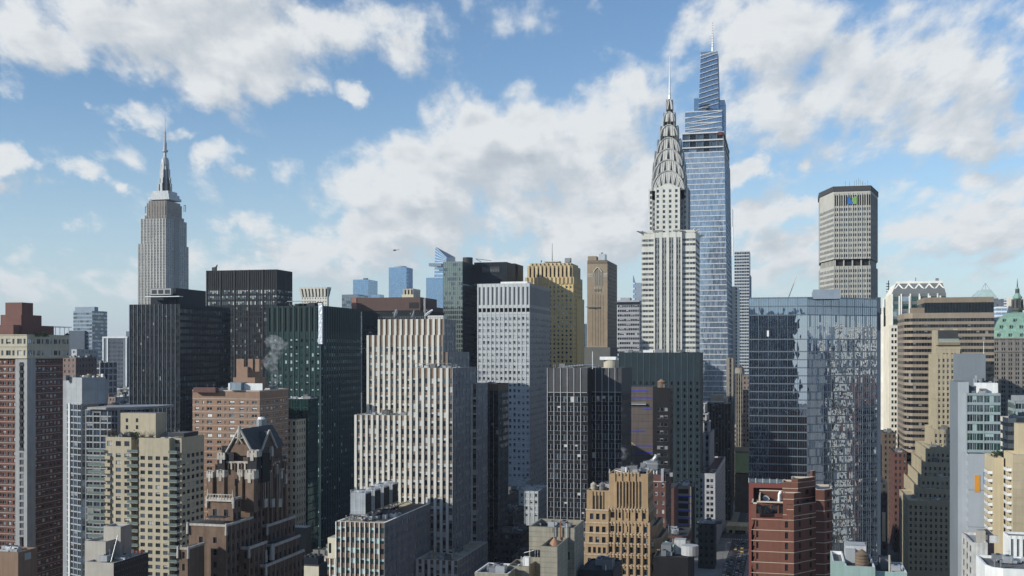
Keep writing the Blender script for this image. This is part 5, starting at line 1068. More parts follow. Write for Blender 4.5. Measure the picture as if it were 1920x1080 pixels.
# ---- small grey banded building
mat('band_grey', (0.33, 0.33, 0.35), streak=.08); a = fL(1158, 1199, 1203, 930); B = Bd('office_block', 'small grey building with horizontal window bands left of the stainless-crowned skyscraper', (a[0], a[2])); z = Zat(563, a[1], a[2])
B.mass(rect(*a), 0, z, [ribbon(3.9, 1.9, 'band_grey', bw=1.6, mull=.3, mm='band_grey', win=wC, top=[(2, 'S')], zlo=60)] * 2, plain='band_grey', roofm='roof_grey'); q = B.new('penthouse'); q.box(a[0] + 2, a[0] + 10, a[2] + 3, a[2] + 15, z, z + 2.5, 'panel_grey'); q = B.new('upper_band'); q.box(a[0] - .4, a[1] + .4, a[2] - .5, a[2], Zat(571, a[1], a[2]), Zat(566, a[1], a[2]), 'navy')
a = fL(1187, 1190, 1192, 1900); B = Bd('far_tower', 'thin distant blue tower with a pointed top left of the stainless-crowned skyscraper', (a[0], a[2])); B.mass(rect(*a), 60, Zat(530, a[1], a[2]), [sK] * 2, plain='far_blue', zlo=CAMZ); q = B.new('spire'); q.prism(rect(*a), Zat(530, a[1], a[2]), Zat(516, a[1], a[2]), 'far_blue', pts2=rect(a[0], a[0] + .5, a[2], a[2] + .5)); q2 = B.new('glass_slab'); b2_ = fL(1192, 1203, 1206, 1880); q2.box(*b2_, 60, Zat(530, b2_[1], b2_[2]), 'blue_grey')
a = fL(1086, 1098, 1100, 1300); B = Bd('far_tower', 'sliver of a striped grey tower between the golden tower and the brown arched one', (a[0], a[2])); B.mass(rect(*a), 0, Zat(607, a[1], a[2]), [piers(1, 1, 4, 2, 'blue_grey', 'blue_dark', win=wf, zlo=60)] * 2, plain='blue_grey')
# ================================================================== RIGHT SIDE
# ---- stainless-crowned Art Deco skyscraper
mat('chr_white', (0.55, 0.545, 0.50), mott=.1, streak=.12); mat('chr_grey', (0.24, 0.24, 0.235), streak=.15); mat('nirosta', (0.50, 0.49, 0.455), rough=.4, metal=.45, mott=.35, scale=.5, streak=.2); mat('nirosta_dk', (0.50, 0.49, 0.46), rough=.5, metal=.2, mott=.3); mat('span_dark', (0.13, 0.14, 0.145)); mat('rib', (0.42, 0.41, 0.385), rough=.4, metal=.6)
XC, YC0 = atd(1250, 743); x0, x1 = Xat(1203, YC0), Xat(1304, YC0); xc = (Xat(1213, YC0 + 2) + Xat(1290, YC0 + 2)) / 2 ; k = dep(XC, YC0) / FOC; hw = (x1 - x0) / 2; YC = YC0 + hw
B = Bd('skyscraper', 'Art Deco skyscraper with a stainless steel crown of stacked sunburst arches and a needle spire', (XC, YC)); BC = B
z = lambda py, Y=None: Zat(py, XC, Y or YC0)
wch = WIN((('glass_dark', 4), ('glass_mid', 3)), blind=.25, blindm='blind_grey', frame='span_dark', fw=.1, mids=1)
zS = z(432)
def sWing(white='chr_white'): return ST([(.8, 'P'), (1.6, 'W'), (.25, 'Q'), (1.6, 'W')], [(1.9, 'S'), (1.65, 'W')], {('P', 'W'): (-.05, 'chr_grey'), ('Q', 'W'): (-.1, 'chr_grey'), ('W', 'W'): (-.3, 'G'), ('*', 'S'): (.12, white), ('*', 'T'): (.15, white), ('*', 'R'): (.4, white)}, win=wch, end=.3, top=[(1.5, 'R'), (4.2, 'T'), (1.6, 'W'), (1.6, 'T'), (1.6, 'W'), (1.9, 'T')], zlo=60)
def sShaft(): return ST([(1.0, 'P'), (1.35, 'W'), (.3, 'Q'), (1.35, 'W'), (1.0, 'P')], [(1.3, 'S'), (2.25, 'W')], {('P', '*'): (.45, 'chr_white'), ('Q', '*'): (.1, 'chr_white'), ('W', 'S'): (-.1, 'span_dark'), ('W', 'W'): (-.2, 'G'), ('W', 'T'): (.3, 'chr_white'), ('Q', 'T'): (.3, 'chr_white')}, win=wch, top=[(3.5, 'T')], zlo=60)
xa, xb_ = Xat(1226, YC0), Xat(1279, YC0); Y1 = YC0 + 2 * hw
e_ = (Y1 - YC0 - (xb_ - xa)) / 2
B.mass(rect(x0, xa, YC0 + .6, Y1), 0, zS, [sWing()], plain='chr_white'); B.mass(rect(xb_, x1, YC0 + .6, Y1), 0, zS, [sWing(), sWing()], plain='chr_white')
B.mass(rect(xa, xb_, YC0 - 1.0, Y1 + 1), 0, z(436), [sShaft(), None, None, None], plain='chr_white')
# corner eagles on the setback
for (ex, ey, dx, dy) in ((x0, YC0, -1, -1), (x1, YC0, 1, -1), (x1, Y1, 1, 1), (x0, Y1, -1, 1)):
    g = B.new('eagle_ornament'); p = Vector((ex, ey, zS - .5)); q = p + Vector((dx * 2.6, dy * 2.6, .2)); g.bar(p + Vector((-dx * 1.5, -dy * 1.5, -1.2)), q, 1.0, 'nirosta', 6, .35); g.bar(q, q + Vector((dx * .5, dy * .5, -.6)), .35, 'nirosta', 5, .1)
    for s_ in (-1, 1): g.bar(p, p + Vector((dx * .6 - s_ * dy * 1.6, dy * .6 + s_ * dx * 1.6, .5)), .5, 'nirosta', 5, .15)
g = B.new('setback_balustrade'); g.box(xa - .5, xa + 6, YC0 - 1.6, YC0 - .6, zS - 1.0, zS + .2, 'chr_grey'); g.box(xb_ - 6, xb_ + .5, YC0 - 1.6, YC0 - .6, zS - 1.0, zS + .2, 'chr_grey')
# upper shaft: cross-shaped plan
ux0, ux1 = Xat(1221, YC0 + 3), Xat(1281.5, YC0 + 3); ox0, ox1 = Xat(1213.5, YC0 + 6), Xat(1288, YC0 + 6); UY = YC - (ux1 - ux0) / 2; UC = (ux0 + ux1) / 2; uh = (ux1 - ux0) / 2; oh = (ox1 - ox0) / 2
zU = Zat(352, XC, UY)
sUp = ST([(.8, 'P'), (1.2, 'W'), (.8, 'P')], [(1.5, 'S'), (2.0, 'W')], {('P', '*'): (.1, 'chr_grey'), ('W', 'S'): (0, 'chr_grey'), ('W', 'W'): (-.3, 'G')}, win=wch)
sUc = ST([(.9, 'P'), (1.6, 'W'), (1.5, 'P')], sUp.rows, {('P', '*'): (.1, 'chr_white'), ('W', 'S'): (0, 'chr_white'), ('W', 'W'): (-.3, 'G')}, win=wch)
B.mass(rect(UC - oh, UC + oh, YC - uh + 2.5, YC + uh - 2.5), zS - 2, zU, [sUc, sUp, None, sUc], plain='chr_grey')
B.mass(rect(UC - uh + 2.5, UC + uh - 2.5, YC - oh, YC + oh), zS - 2, zU, [sUc, sUp, None, sUc], plain='chr_grey')
yf = YC - uh
sMid = ST([(.25, 'P'), (1.9, 'W'), (1.6, 'P'), (.25, 'P')], sUp.rows, {('P', '*'): (.1, 'chr_white'), ('W', 'S'): (0, 'chr_grey'), ('W', 'W'): (-.3, 'G')}, win=wch)
B.mass(rect(UC - uh, UC + uh, yf, YC + uh), zS - 2, Zat(375, XC, yf), [sUp, sUp, None, sUc], plain='chr_grey')
# arched white window panel standing forward on the east side
ap = B.new('arched_panel'); pw2 = 21 * k; ztop = Zat(346, UC, yf); zsp = Zat(372, UC, yf); pc = Xat(1249.5, yf)
def arch(cx, a, zs_, za_, n=20): return [(cx + a * math.cos(math.pi * i / n), zs_ + (za_ - zs_) * math.sin(math.pi * i / n)) for i in range(n + 1)]
o_ = arch(pc, pw2, zsp, ztop); base = zS - 2
ap.poly([(pc + pw2, yf - .9, base)] + [(x, yf - .9, zz) for x, zz in o_] + [(pc - pw2, yf - .9, base)], 'chr_white')
out = [(pc + pw2, base)] + o_ + [(pc - pw2, base)]
for i in range(len(out) - 1): ap.poly([(out[i][0], yf - .9, out[i][1]), (out[i + 1][0], yf - .9, out[i + 1][1]), (out[i + 1][0], yf + .2, out[i + 1][1]), (out[i][0], yf + .2, out[i][1])], 'chr_white')
for i in range(7):
    for s_ in (-1, 1):
        cxw = pc + s_ * 13.2 * k; zz = base + 3.2 + i * 3.72; w_ = B.new('deep_window'); w_.box(cxw - 2.3 * k, cxw + 2.3 * k, yf - .96, yf - .9, zz, zz + 2.1, 'glass_dark')
for s_ in (-1, 1): w_ = B.new('deep_window'); cxw = pc + s_ * 5.6 * k; zz = Zat(357, UC, yf); w_.box(cxw - 1.5 * k, cxw + 1.5 * k, yf - .96, yf - .9, zz, zz + 1.4, 'glass_dark')
tw = B.new('tall_arched_window'); ca = arch(pc, 5.4 * k, Zat(366, UC, yf), Zat(361.5, UC, yf), 10); tw.poly([(pc + 5.4 * k, yf - .97, base)] + [(x, yf - .97, zz) for x, zz in ca] + [(pc - 5.4 * k, yf - .97, base)], 'glass_mid')
tw.box(pc - .35, pc + .35, yf - 1.2, yf - .98, base, Zat(367, UC, yf), 'chr_white')
for i in range(8): tw.box(pc - 5.4 * k, pc + 5.4 * k, yf - 1.05, yf - .98, base + 1.5 + i * 3.72, base + 2.5 + i * 3.72, 'span_dark')
for s_ in (-1, 1): ap.box(pc + s_ * 6.6 * k - .5, pc + s_ * 6.6 * k + .5, yf - 1.25, yf - .9, base, Zat(368, UC, yf), 'chr_white')
# stacked arches
TIERS = [(30.0, 357, 320), (28.5, 335, 299), (25.5, 310, 278), (20.8, 283, 256), (15.6, 252, 231), (10.4, 224, 205), (5.6, 200, 180)]
prevt = (21.5, 368, 344)
for ti, (a, ys, ya) in enumerate(TIERS):
    A = a * k; zs_ = Zat(ys, UC, yf); za_ = Zat(ya, UC, yf); tb = B.new('crown_tier'); o_ = arch(UC, A, zs_, za_, 22); zb_ = zs_ - 6
    prof = [(UC + A, zb_)] + o_ + [(UC - A, zb_)]
    pr2 = [(p[0] - UC, p[1]) for p in prof]
    for ax_ in (0, 1):
        f_ = (lambda s, t, zz: (UC + s, YC + t, zz)) if ax_ == 0 else (lambda s, t, zz: (UC + t, YC + s, zz))
        for i in range(len(pr2) - 1): tb.poly([f_(pr2[i][0], -A, pr2[i][1]), f_(pr2[i + 1][0], -A, pr2[i + 1][1]), f_(pr2[i + 1][0], A, pr2[i + 1][1]), f_(pr2[i][0], A, pr2[i][1])], 'nirosta')
        for t in (-A, A): tb.poly([f_(p[0], t, p[1]) for p in pr2], 'nirosta_dk')
    tb_occ = [(UC - A, YC - A, zb_), (UC + A, YC - A, zb_), (UC + A * .6, YC - A, za_ - 3), (UC - A * .6, YC - A, za_ - 3)]; occ(tb_occ)
    pa_, pys, pya = prevt; PA = pa_ * k; pzs = Zat(pys, UC, yf); pza = Zat(pya, UC, yf); nt_ = (6, 6, 5, 5, 3, 3, 1)[ti]
    for side in range(3):
        def F(s, zz, e):
            return ((UC + s, YC - A - e, zz), (UC + A + e, YC + s, zz), (UC - A - e, YC - s, zz))[side]
        # bright rim following the arch
        for i in range(len(o_) - 1):
            tb.bar(F(o_[i][0] - UC, o_[i][1], .15), F(o_[i + 1][0] - UC, o_[i + 1][1], .15), .5 if ti < 5 else .3, 'rib', 4)
        # radial ribs
        nr_ = (20, 18, 16, 14, 10, 6, 0)[ti]
        for i in range(nr_):
            t = math.pi * (.08 + .84 * (i + .5) / nr_); pi_ = (PA * math.cos(t), pzs + (pza - pzs) * math.sin(t)); po = (A * .97 * math.cos(t), zs_ + (za_ - zs_) * .985 * math.sin(t))
            tb.bar(F(pi_[0], pi_[1], .05), F(po[0], po[1], .05), .17, 'rib', 3)
        for i in range(nt_):
            t = math.pi * (.12 + .76 * (i + .5) / nt_) if nt_ > 1 else math.pi / 2
            w_ = B.new('triangular_window'); dt = .40 / nt_ if nt_ > 1 else .3
            b0 = (PA * math.cos(t - dt) * 1.02, pzs + (pza - pzs) * math.sin(t - dt) * 1.0 + .3); b1 = (PA * math.cos(t + dt) * 1.02, pzs + (pza - pzs) * math.sin(t + dt) + .3)
            ap_ = (A * .93 * math.cos(t), zs_ + (za_ - zs_) * .93 * math.sin(t)); w_.poly([F(b0[0], b0[1], .3), F(b1[0], b1[1], .3), F(ap_[0], ap_[1], .3)], 'shade_black')
            for q_ in (b0, b1): w_.poly([F(q_[0], q_[1], .3), F(ap_[0], ap_[1], .3), F(ap_[0], ap_[1], 0), F(q_[0], q_[1], 0)], 'nirosta')
    prevt = (a, ys, ya)
sp_ = B.new('spire'); zz = lambda y: Zat(y, UC, YC)
for (ya, yb, r0, r1) in ((232, 206, 5.6, 4.2), (206, 192, 4.0, 2.9), (192, 179, 2.9, 1.7), (179, 150, 1.9, 1.2), (150, 99, 1.2, .2)): sp_.cyl(UC, YC, zz(ya), zz(yb), r0 * k, r1 * k, 'nirosta_dk' if ya < 180 else 'nirosta', 8)
g = B.new('lighting_boom')
for y_ in (205.5, 232.5): g.bar((UC - (7.5 if y_ < 210 else 12.5) * k, YC, zz(y_)), (UC + (7.5 if y_ < 210 else 12.5) * k, YC, zz(y_)), .12, 'metal_dark', 4)
g = B.new('rooftop_annex'); 

# ---- very tall tapering blue glass tower
mat('band_white', (0.50, 0.51, 0.52), rough=.5); mat('ov_dark', (0.05, 0.07, 0.10), rough=.4)
glass('glass_ov', (0.10, 0.13, 0.17), .30, (.78, .87, .97), rough=.03, wob=.02); glass('glass_ov2', (0.16, 0.20, 0.26), .16, (.8, .9, 1.0), rough=.05, wob=.015); glass('glass_ovtop', (0.04, 0.075, 0.12), .30, (.62, .76, .95), rough=.05, wob=.01)
XO, YO = atd(1362, 1028); k = dep(XO, YO) / FOC
B = Bd('skyscraper', 'tallest tower, a tapering blue glass skyscraper with pale diagonal bands and a white needle mast', (XO - 20, YO + 25))
X = lambda p: Xat(p, YO); zO = lambda p: Zat(p, XO, YO)
wO = WIN((('glass_ov', 3), ('glass_ov2', 2))); wO2 = WIN((('glass_ovtop', 1),))
sO = ST([(.12, 'M'), (1.5, 'W')], [(.8, 'S'), (4.2, 'W')], {('*', 'S'): (.3, 'band_white'), ('M', 'W'): (.1, 'blue_grey'), ('W', 'W'): (0, 'G')}, win=wO, zlo=60)
sOn = ST([(.5, 'M'), (3.0, 'W')], [(1.0, 'S'), (4.0, 'W')], {('*', 'S'): (.1, 'ov_dark'), ('M', 'W'): (.2, 'blue_grey'), ('W', 'W'): (0, 'G')}, win=WIN((('glass_farblue', 1), ('glass_mid', 1))), zlo=60)
def fr_(pl, pr_, po, yd=0): a = X(pl); b_ = X(pr_); return rect(a, b_, YO + yd, Yat(po, b_))
B.mass(fr_(1268, 1368.5, 1378), 0, zO(281), [sO, sOn], plain='ov_dark', pts2=fr_(1279, 1357.5, 1369, 5))
sOp = ST([(.4, 'M'), (6.5, 'W')], [(1.2, 'S'), (5.6, 'W')], {('*', 'S'): (.8, 'band_white'), ('M', 'W'): (-.5, 'metal_grey'), ('W', 'W'): (-2, 'G')}, win=WIN((('glass_mid', 2), ('glass_ov', 1), ('glass_black', 1))))
B.mass(fr_(1278.5, 1356, 1367.5, 5), zO(281), zO(244), [sOp, sOp], plain='ov_dark')
q = B.new('red_hoarding'); mat('red_net', (0.13, 0.035, 0.03)); q.box(X(1346), X(1354), YO + 3.5, YO + 4.4, zO(251), zO(245), 'red_net')
q.box(X(1357), X(1357) + .5, Yat(1358, X(1357)) , Yat(1364, X(1357)), zO(255), zO(248), 'red_net')
sT = ST([(.14, 'M'), (1.5, 'W')], [(.8, 'S'), (4.6, 'W')], {('*', 'S'): (.3, 'band_white'), ('M', 'W'): (.08, 'far_blue'), ('W', 'W'): (0, 'G')}, win=wO2)
sTd = ST([(.14, 'M'), (1.5, 'W')], [(.5, 'S'), (4.6, 'W')], {('*', 'S'): (.1, 'far_blue'), ('M', 'W'): (.08, 'far_blue'), ('W', 'W'): (0, 'G')}, win=wO2)
B.mass(fr_(1283.5, 1353.5, 1356, 6), zO(244), zO(203), [sT, sTd], plain='ov_dark')
B.mass(rect(X(1342), X(1357), YO + 16, YO + 40), zO(250), zO(180), [sTd] * 2, plain='ov_dark'); B.mass(rect(X(1299), X(1309), YO + 14, YO + 34), zO(215), zO(175), [sTd] * 2, plain='ov_dark')
B.mass(rect(X(1308.5), X(1346.5), YO + 8, YO + 38), zO(203), zO(96), [sTd, sTd], plain='ov_dark', pts2=rect(X(1312), X(1343.5), YO + 12, YO + 34))
B.mass(rect(X(1312), X(1343.5), YO + 12, YO + 34), zO(96), zO(88), [sTd] * 2, plain='ov_dark')
q = B.new('diagonal_band'); n_ = 11
for i in range(n_):
    py = 198 - i * 9.6; f = i / n_; xl, xr_ = X(1308.5 + 3 * f), X(1346.5 - 3 * f); q.bar((xl, YO + 7.4 + 4 * f, zO(py)), (xr_, YO + 7.4 + 4 * f, zO(py - 9.5)), .36, 'band_white', 4)
for i in range(4): q.bar((X(1284), YO + 5.4, zO(216 + i * 9)), (X(1352), YO + 5.4, zO(206 + i * 9.5)), .4, 'band_white', 4)
q = B.new('crown_frame'); q.bar((X(1312), YO + 12, zO(96)), (X(1312), YO + 12, zO(93)), .3, 'band_white'); q.bar((X(1312), YO + 11.8, zO(95)), (X(1343.5), YO + 11.8, zO(88)), .5, 'band_white')
q = B.new('needle_mast'); xm_ = X(1333.5)
for (a, b_, r0, r1) in ((90, 75, 3.6, 2.8), (75, 50, 2.4, 1.6), (50, 22, 1.3, .3)): q.cyl(xm_, YO + 20, zO(a), zO(b_), r0 * k * .75, r1 * k * .75, 'white_paint', 6)
for y_ in range(30, 88, 5): q.cyl(xm_, YO + 20, zO(y_), zO(y_ - .8), 2.4 * k * (.4 + .6 * (y_ - 22) / 66), None, 'metal_grey', 6)
q = B.new('roof_crane'); q.bar((X(1311), YO + 2, zO(196)), (X(1330), YO + 2, zO(193)), .8, 'metal_dark', 5); q.box(X(1318), X(1327), YO + 2, YO + 6, zO(199), zO(194), 'metal_grey')

# ---- towers between the blue tower and the street
a = fR(1376, 1377, 1405, 1420, 40); B = Bd('office_tower', 'pale banded glass tower peeping out behind the right edge of the tallest tower', (a[0], a[2])); z_ = Zat(471, a[0], a[2])
s_ = ribbon(4.0, 2.4, 'stamped', bw=3, mull=.3, mm='stamped', win=wf, zlo=50); B.mass(rect(*a), 0, z_, [s_, s_], plain='blue_grey'); q = B.new('step'); q.box(a[1], a[1] + 1.5, a[2] + 3, a[3], 0, Zat(516, a[1], a[2]), 'blue_grey')
q = B.new('antenna_mast'); X_, Y_ = atd(1374, 1420); q.bar((X_, Y_, Zat(480, X_, Y_)), (X_, Y_, Zat(425, X_, Y_)), .8, 'white_paint', 5); q.bar((X_, Y_, Zat(425, X_, Y_)), (X_, Y_, Zat(392, X_, Y_)), .3, 'metal_dark', 5)
a = fL(1372, 1382, 1387, 1150); B = Bd('slab_tower', 'thin white slab tower end with small notches right of the tallest tower', (a[0], a[2])); mat('bright_slab', (0.72, 0.70, 0.63)); s_ = ST([(3, 'a'), (1.2, 'b')], [(1.6, 'a'), (1.9, 'b')], {('b', 'b'): (-.3, 'blue_dark'), ('*', '*'): (0, 'bright_slab')})
B.mass(rect(*a), 0, Zat(537, a[1], a[2]), [s_, s_], plain='bright_slab', zlo=60)
mat('stone_brown', (0.11, 0.085, 0.065), mott=.3, streak=.2); mat('stone_dusk', (0.24, 0.22, 0.19), streak=.2)
wdk = WIN((('glass_dark', 3), ('glass_mid', 1)), blind=.12, blindm='blind_grey')
a = fR(1360, 1362, 1375, 860, 20); B = Bd('slim_stone_tower', 'slim stone tower with one sunlit banded edge standing before the tallest tower', (a[0], a[2])); B.mass(rect(*a), 0, Zat(671, a[0], a[2]), [ST([(1.6, 'P'), (1.0, 'W'), (1.0, 'P')], [(.8, 'S'), (3, 'W')], {('P', '*'): (.2, 'stone_dusk'), ('*', 'S'): (.3, 'stone_brown'), ('W', 'W'): (-.2, 'G')}, win=wdk)] * 4, plain='stone_brown')
a = fR(1374, 1380, 1393, 900, 25); B = Bd('stone_tower', 'dark stone tower with an arched penthouse beside the slim sunlit-edged one', (a[0], a[2])); B.mass(rect(*a), 0, Zat(700, a[0], a[2]), [piers(1, 1.2, 3.8, 2, 'stone_dusk', 'stone_brown', win=wdk)] * 4, plain='stone_brown'); q = B.new('domed_penthouse'); X_, Y_ = (a[0] + a[1]) / 2, a[2] + 5; q.cyl(X_, Y_, Zat(700, X_, Y_), Zat(690, X_, Y_), 4, 3.6, 'stone_dusk', 12); q.cyl(X_, Y_, Zat(690, X_, Y_), Zat(686, X_, Y_), 3.6, 1.2, 'stone_brown', 12)
a = fR(1390, 1392, 1412, 840, 30); B = Bd('brown_block', 'reddish brown stone block stepping down beside the mirror glass building', (a[0], a[2])); mat('brown_stone_r', (0.20, 0.15, 0.13)); 
for (yt, dy) in ((705, 14), (731, 7), (775, 0)): B.mass(rect(a[0], a[1], a[2] + dy, a[3] + dy), 0, Zat(yt, a[0], a[2]), [punched(3, 1.2, 3.7, 1.8, 'brown_stone_r', win=wdk)] * 4, plain='brown_stone_r', roofm='roof_light')
a = fR(1376, 1378, 1404, 800, 20); B = Bd('green_roofed_house', 'low pavilion with a pale green lit roof seen down the street canyon', (a[0], a[2])); mat('green_light', (0.36, 0.45, 0.22)); q = B.new('pavilion'); zz_ = Zat(862, a[0], a[2]); q.box(a[0], a[1], a[2], a[3], 0, Zat(888, a[0], a[2]), 'stone_brown'); q.box(a[0], a[1], a[2], a[3], Zat(886, a[0], a[2]), Zat(851, a[0], a[2]), 'green_light'); q.box(a[0] - .5, a[1], a[2] - .6, a[2], Zat(845, a[0], a[2]), Zat(838, a[0], a[2]), 'stone_beige'); q.box(a[0], a[1], a[2] + 3, a[3], Zat(851, a[0], a[2]), Zat(845, a[0], a[2]), 'stone_dusk')
# ---- stone office buildings left of the street
mat('pale_stone_sh', (0.40, 0.40, 0.42), streak=.15, mott=.2)
a = fL(1300, 1341, 1352, 640, 22); B = Bd('stone_building', 'pale stone building with red-brown flat roof and paired windows left of the street canyon', (a[0], a[2])); z_ = Zat(888, a[1], a[2])
sPs = ST([(1.2, 'P'), (1.6, 'W'), (.5, 'P'), (1.6, 'W'), (1.0, 'P')], [(1.2, 'S'), (1.9, 'W'), (.3, 'B')], {('*', 'B'): (.1, 'pale_stone_sh'), ('W', 'W'): (-.35, 'G'), ('*', '*'): (0, 'pale_stone_sh')}, win=wdk, top=[(.8, 'B'), (1.2, 'S')])
B.mass(rect(a[0], a[1], a[2], Yat(1360, a[1])), 0, z_, [sPs] * 2, plain='pale_stone_sh', roofm='roof_red', parapet=1, capm='pale_stone_sh')
a = fL(1300, 1331, 1345, 690, 22); B = Bd('stone_building', 'taller pale stone building with columned upper floors and carved cornices behind the red-roofed one', (a[0], a[2])); z_ = Zat(812, a[1], a[2])
B.mass(rect(a[0], a[1], a[2], a[2] + 40), 0, z_, [piers(1.6, 1.9, 4.4, 2.6, 'pale_stone_sh', 'stone_dusk', win=wdk, top=[(1.5, 'X')])] * 2, plain='pale_stone_sh', roofm='roof_grey', parapet=.8)
for i, (xc_, yt) in enumerate(((1328, 790), (1325, 775), (1322, 755))):
    c = fL(1300, xc_, xc_ + 6, 700 + i * 8, 20); B.mass(rect(*c), 0, Zat(yt, c[1], c[2]), [piers(1.6, 1.9, 4.4, 2.6, 'pale_stone_sh', 'stone_dusk', win=wdk)] * 2, plain='pale_stone_sh', roofm='roof_grey'); q = B.new('cornice'); zc_ = Zat(yt, c[1], c[2]); q.box(c[0] - .4, c[1] + .9, c[2] - .9, c[2] + 12, zc_ - .8, zc_, 'pale_stone_sh')
a = fL(1318, 1370, 1377, 760, 30); B = Bd('ribbed_office_block', 'dark brown ribbed slab with a white roof pipe, left of the street canyon', (a[0], a[2])); z_ = Zat(757, a[1], a[2]); mat('olive_dark', (0.06, 0.055, 0.05), streak=.1)
B.mass(rect(*a), 0, z_, [piers(.9, 1.1, 3.8, 2.0, 'olive_dark', 'black_clad', win=wdk)] * 2, plain='olive_dark', roofm='roof_dark', parapet=.8); q = B.new('rooftop_frame'); q.bar((a[0] + 2, a[2], z_ + 1.5), (a[1] - 5, a[2], z_ + 1.5), .3, 'white_paint'); q = B.new('stair_tower'); q.box(a[0] + 5, a[1] - 5, a[2] + 6, a[2] + 16, z_, Zat(741, a[1], a[2]), 'stone_beige', 'roof_tan')
q = B.new('cream_penthouse'); q.box(a[0] + 8, a[1] - 3, a[2] + 7, a[2] + 18, z_, Zat(748, a[1], a[2]), 'stone_beige')
a = fL(1309, 1340, 1350, 590, 16); B = Bd('dark_stone_block', 'dark stone block with a skylit pale roof at the lower left of the street', (a[0], a[2])); z_ = Zat(982, a[1], a[2])
B.mass(rect(*a), 0, z_, [punched(3.2, 1.3, 3.8, 1.8, 'dark_brick', win=wdk)] * 2, plain='dark_brick', roofm='roof_light', parapet=.8); q = B.new('skylight'); q.box(a[0] + 3, a[0] + 8, a[2] + 4, a[2] + 9, z_ - .6, z_ + .6, 'panel_grey'); q.box(a[0] + 9, a[0] + 12, a[2] + 3, a[2] + 12, z_ - .6, z_ + .9, 'roof_grey')

# ---- black office tower with a white window grid
mat('louvre_grey', (0.055, 0.055, 0.06), streak=.15, mott=.3); mat('grid_white', (0.50, 0.51, 0.53), rough=.45, metal=.2); mat('grid_dim', (0.16, 0.17, 0.19), rough=.4, metal=.4)
X1, Y0 = atd(1101, 447); x0 = Xat(1026, Y0)
B = Bd('office_tower', 'black glass office tower with a crisp white window grid and blank grey louvred top', (X1, Y0)); zt = Zat(690, X1, Y0)
wg_ = WIN((('glass_black', 4), ('glass_dark', 3), ('glass_mid', 1)), blind=.03, frame='grid_white', fw=.055)
sGr = ST([(.2, 'M'), (1.35, 'W'), (1.35, 'W')], [(1.55, 'S'), (2.35, 'W')], {('M', '*'): (.3, 'grid_white'), ('W', 'S'): (0, 'black_clad'), ('W', 'W'): (-.08, 'G'), ('W', 'X'): (0, 'louvre_grey'), ('W', 'L'): (.2, 'grid_white')}, win=wg_, top=[(9.9, 'X'), (.15, 'L')], zlo=10)
B.mass(rect(x0, X1, Y0, Y0 + 14), 0, zt, [sGr, ST([(.2, 'M'), (3, 'W')], [(3.9, 'S')], {('M', '*'): (.1, 'grid_dim'), ('*', '*'): (0, 'black_clad')})], plain='black_clad', roofm='roof_dark', parapet=.8, capm='metal_dark')
y2 = Yat(1110, X1); xe = Xat(1165, y2); B.mass(rect(X1 - 4, xe, y2, y2 + 30), 0, Zat(690, xe, y2), [sGr, ST([(.15, 'M'), (1.3, 'W')], [(1.5, 'S'), (2.4, 'W')], {('M', '*'): (.1, 'grid_dim'), ('W', 'S'): (0, 'black_clad'), ('W', 'W'): (-.05, 'G'), ('W', 'X'): (0, 'louvre_grey')}, win=WIN((('glass_black', 2), ('glass_dark', 3))), top=[(9.9, 'X')])], plain='black_clad', roofm='roof_dark', parapet=.8)
z_ = zt
q = B.new('roof_pipes')
for i in range(8): q.bar((x0 + 6 + i * 1.1, Y0 + 5, z_ + .4 + .1 * i), (x0 + 14 + i * .7, Y0 + 9, z_ + 1.0), .35, 'metal_light', 6)
X_, Y_ = atd(1146, 462); 
rt = bpy.data.objects.new('water_tank', None); COL.objects.link(rt); rt.location = (X_, Y_, z_ - .8); tag(rt, 'squat cream cylindrical tank on the roof of the black tower with the white grid', 'tank'); mb = MB(); mb.cyl(X_, Y_, z_ - .8, z_ + 3.2, 3.2, 3.2, 'cream_panel', 20, 'white_paint'); mb.build('drum', rt, tuple(rt.location), False); mb = MB(); mb.box(X_ - 4.3, X_ + 2.4, Y_ - 3.4, Y_ + 2, z_ + 3.2, z_ + 4.5, 'white_paint', 'white_paint'); mb.build('lid', rt, tuple(rt.location))
q = B.new('flagpole'); X_, Y_ = atd(1111, 450); q.bar((X_, Y_, z_ - .5), (X_, Y_, Zat(659, X_, Y_)), .13, 'white_paint', 5)

# ---- dark teal blank-topped slab
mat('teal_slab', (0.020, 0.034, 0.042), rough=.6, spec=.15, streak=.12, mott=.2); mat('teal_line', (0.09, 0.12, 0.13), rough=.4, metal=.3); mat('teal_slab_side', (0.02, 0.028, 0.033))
a = fL(1160, 1313, 1316.5, 640); B = Bd('office_slab', 'dark teal office slab with a blank top and small square black windows', (a[0], a[2])); z_ = Zat(661, a[1], a[2])
wt = WIN((('glass_black', 3), ('glass_dark', 1)), blind=.02); bw_ = (a[1] - a[0]) / 14
sTl = ST([(.25, 'M'), (bw_ * .33, 'P'), (bw_ * .34, 'W'), (bw_ * .33, 'P')], [(1.9, 'S'), (1.95, 'W')], {('M', '*'): (.25, 'teal_line'), ('P', '*'): (0, 'teal_slab'), ('W', 'S'): (0, 'teal_slab'), ('W', 'X'): (0, 'teal_slab'), ('W', 'W'): (-.6, 'G')}, win=wt, top=[(15, 'X')], zlo=10)
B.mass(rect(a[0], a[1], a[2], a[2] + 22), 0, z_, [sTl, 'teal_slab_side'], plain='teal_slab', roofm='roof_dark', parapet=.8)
q = B.new('roof_plant'); q.box(a[0] + 14, a[0] + 20, a[2] + 3, a[2] + 8, z_, z_ + 1.4, 'white_paint'); q.box(a[0] + 21, a[0] + 27, a[2] + 4, a[2] + 10, z_, z_ + 1.8, 'metal_grey')
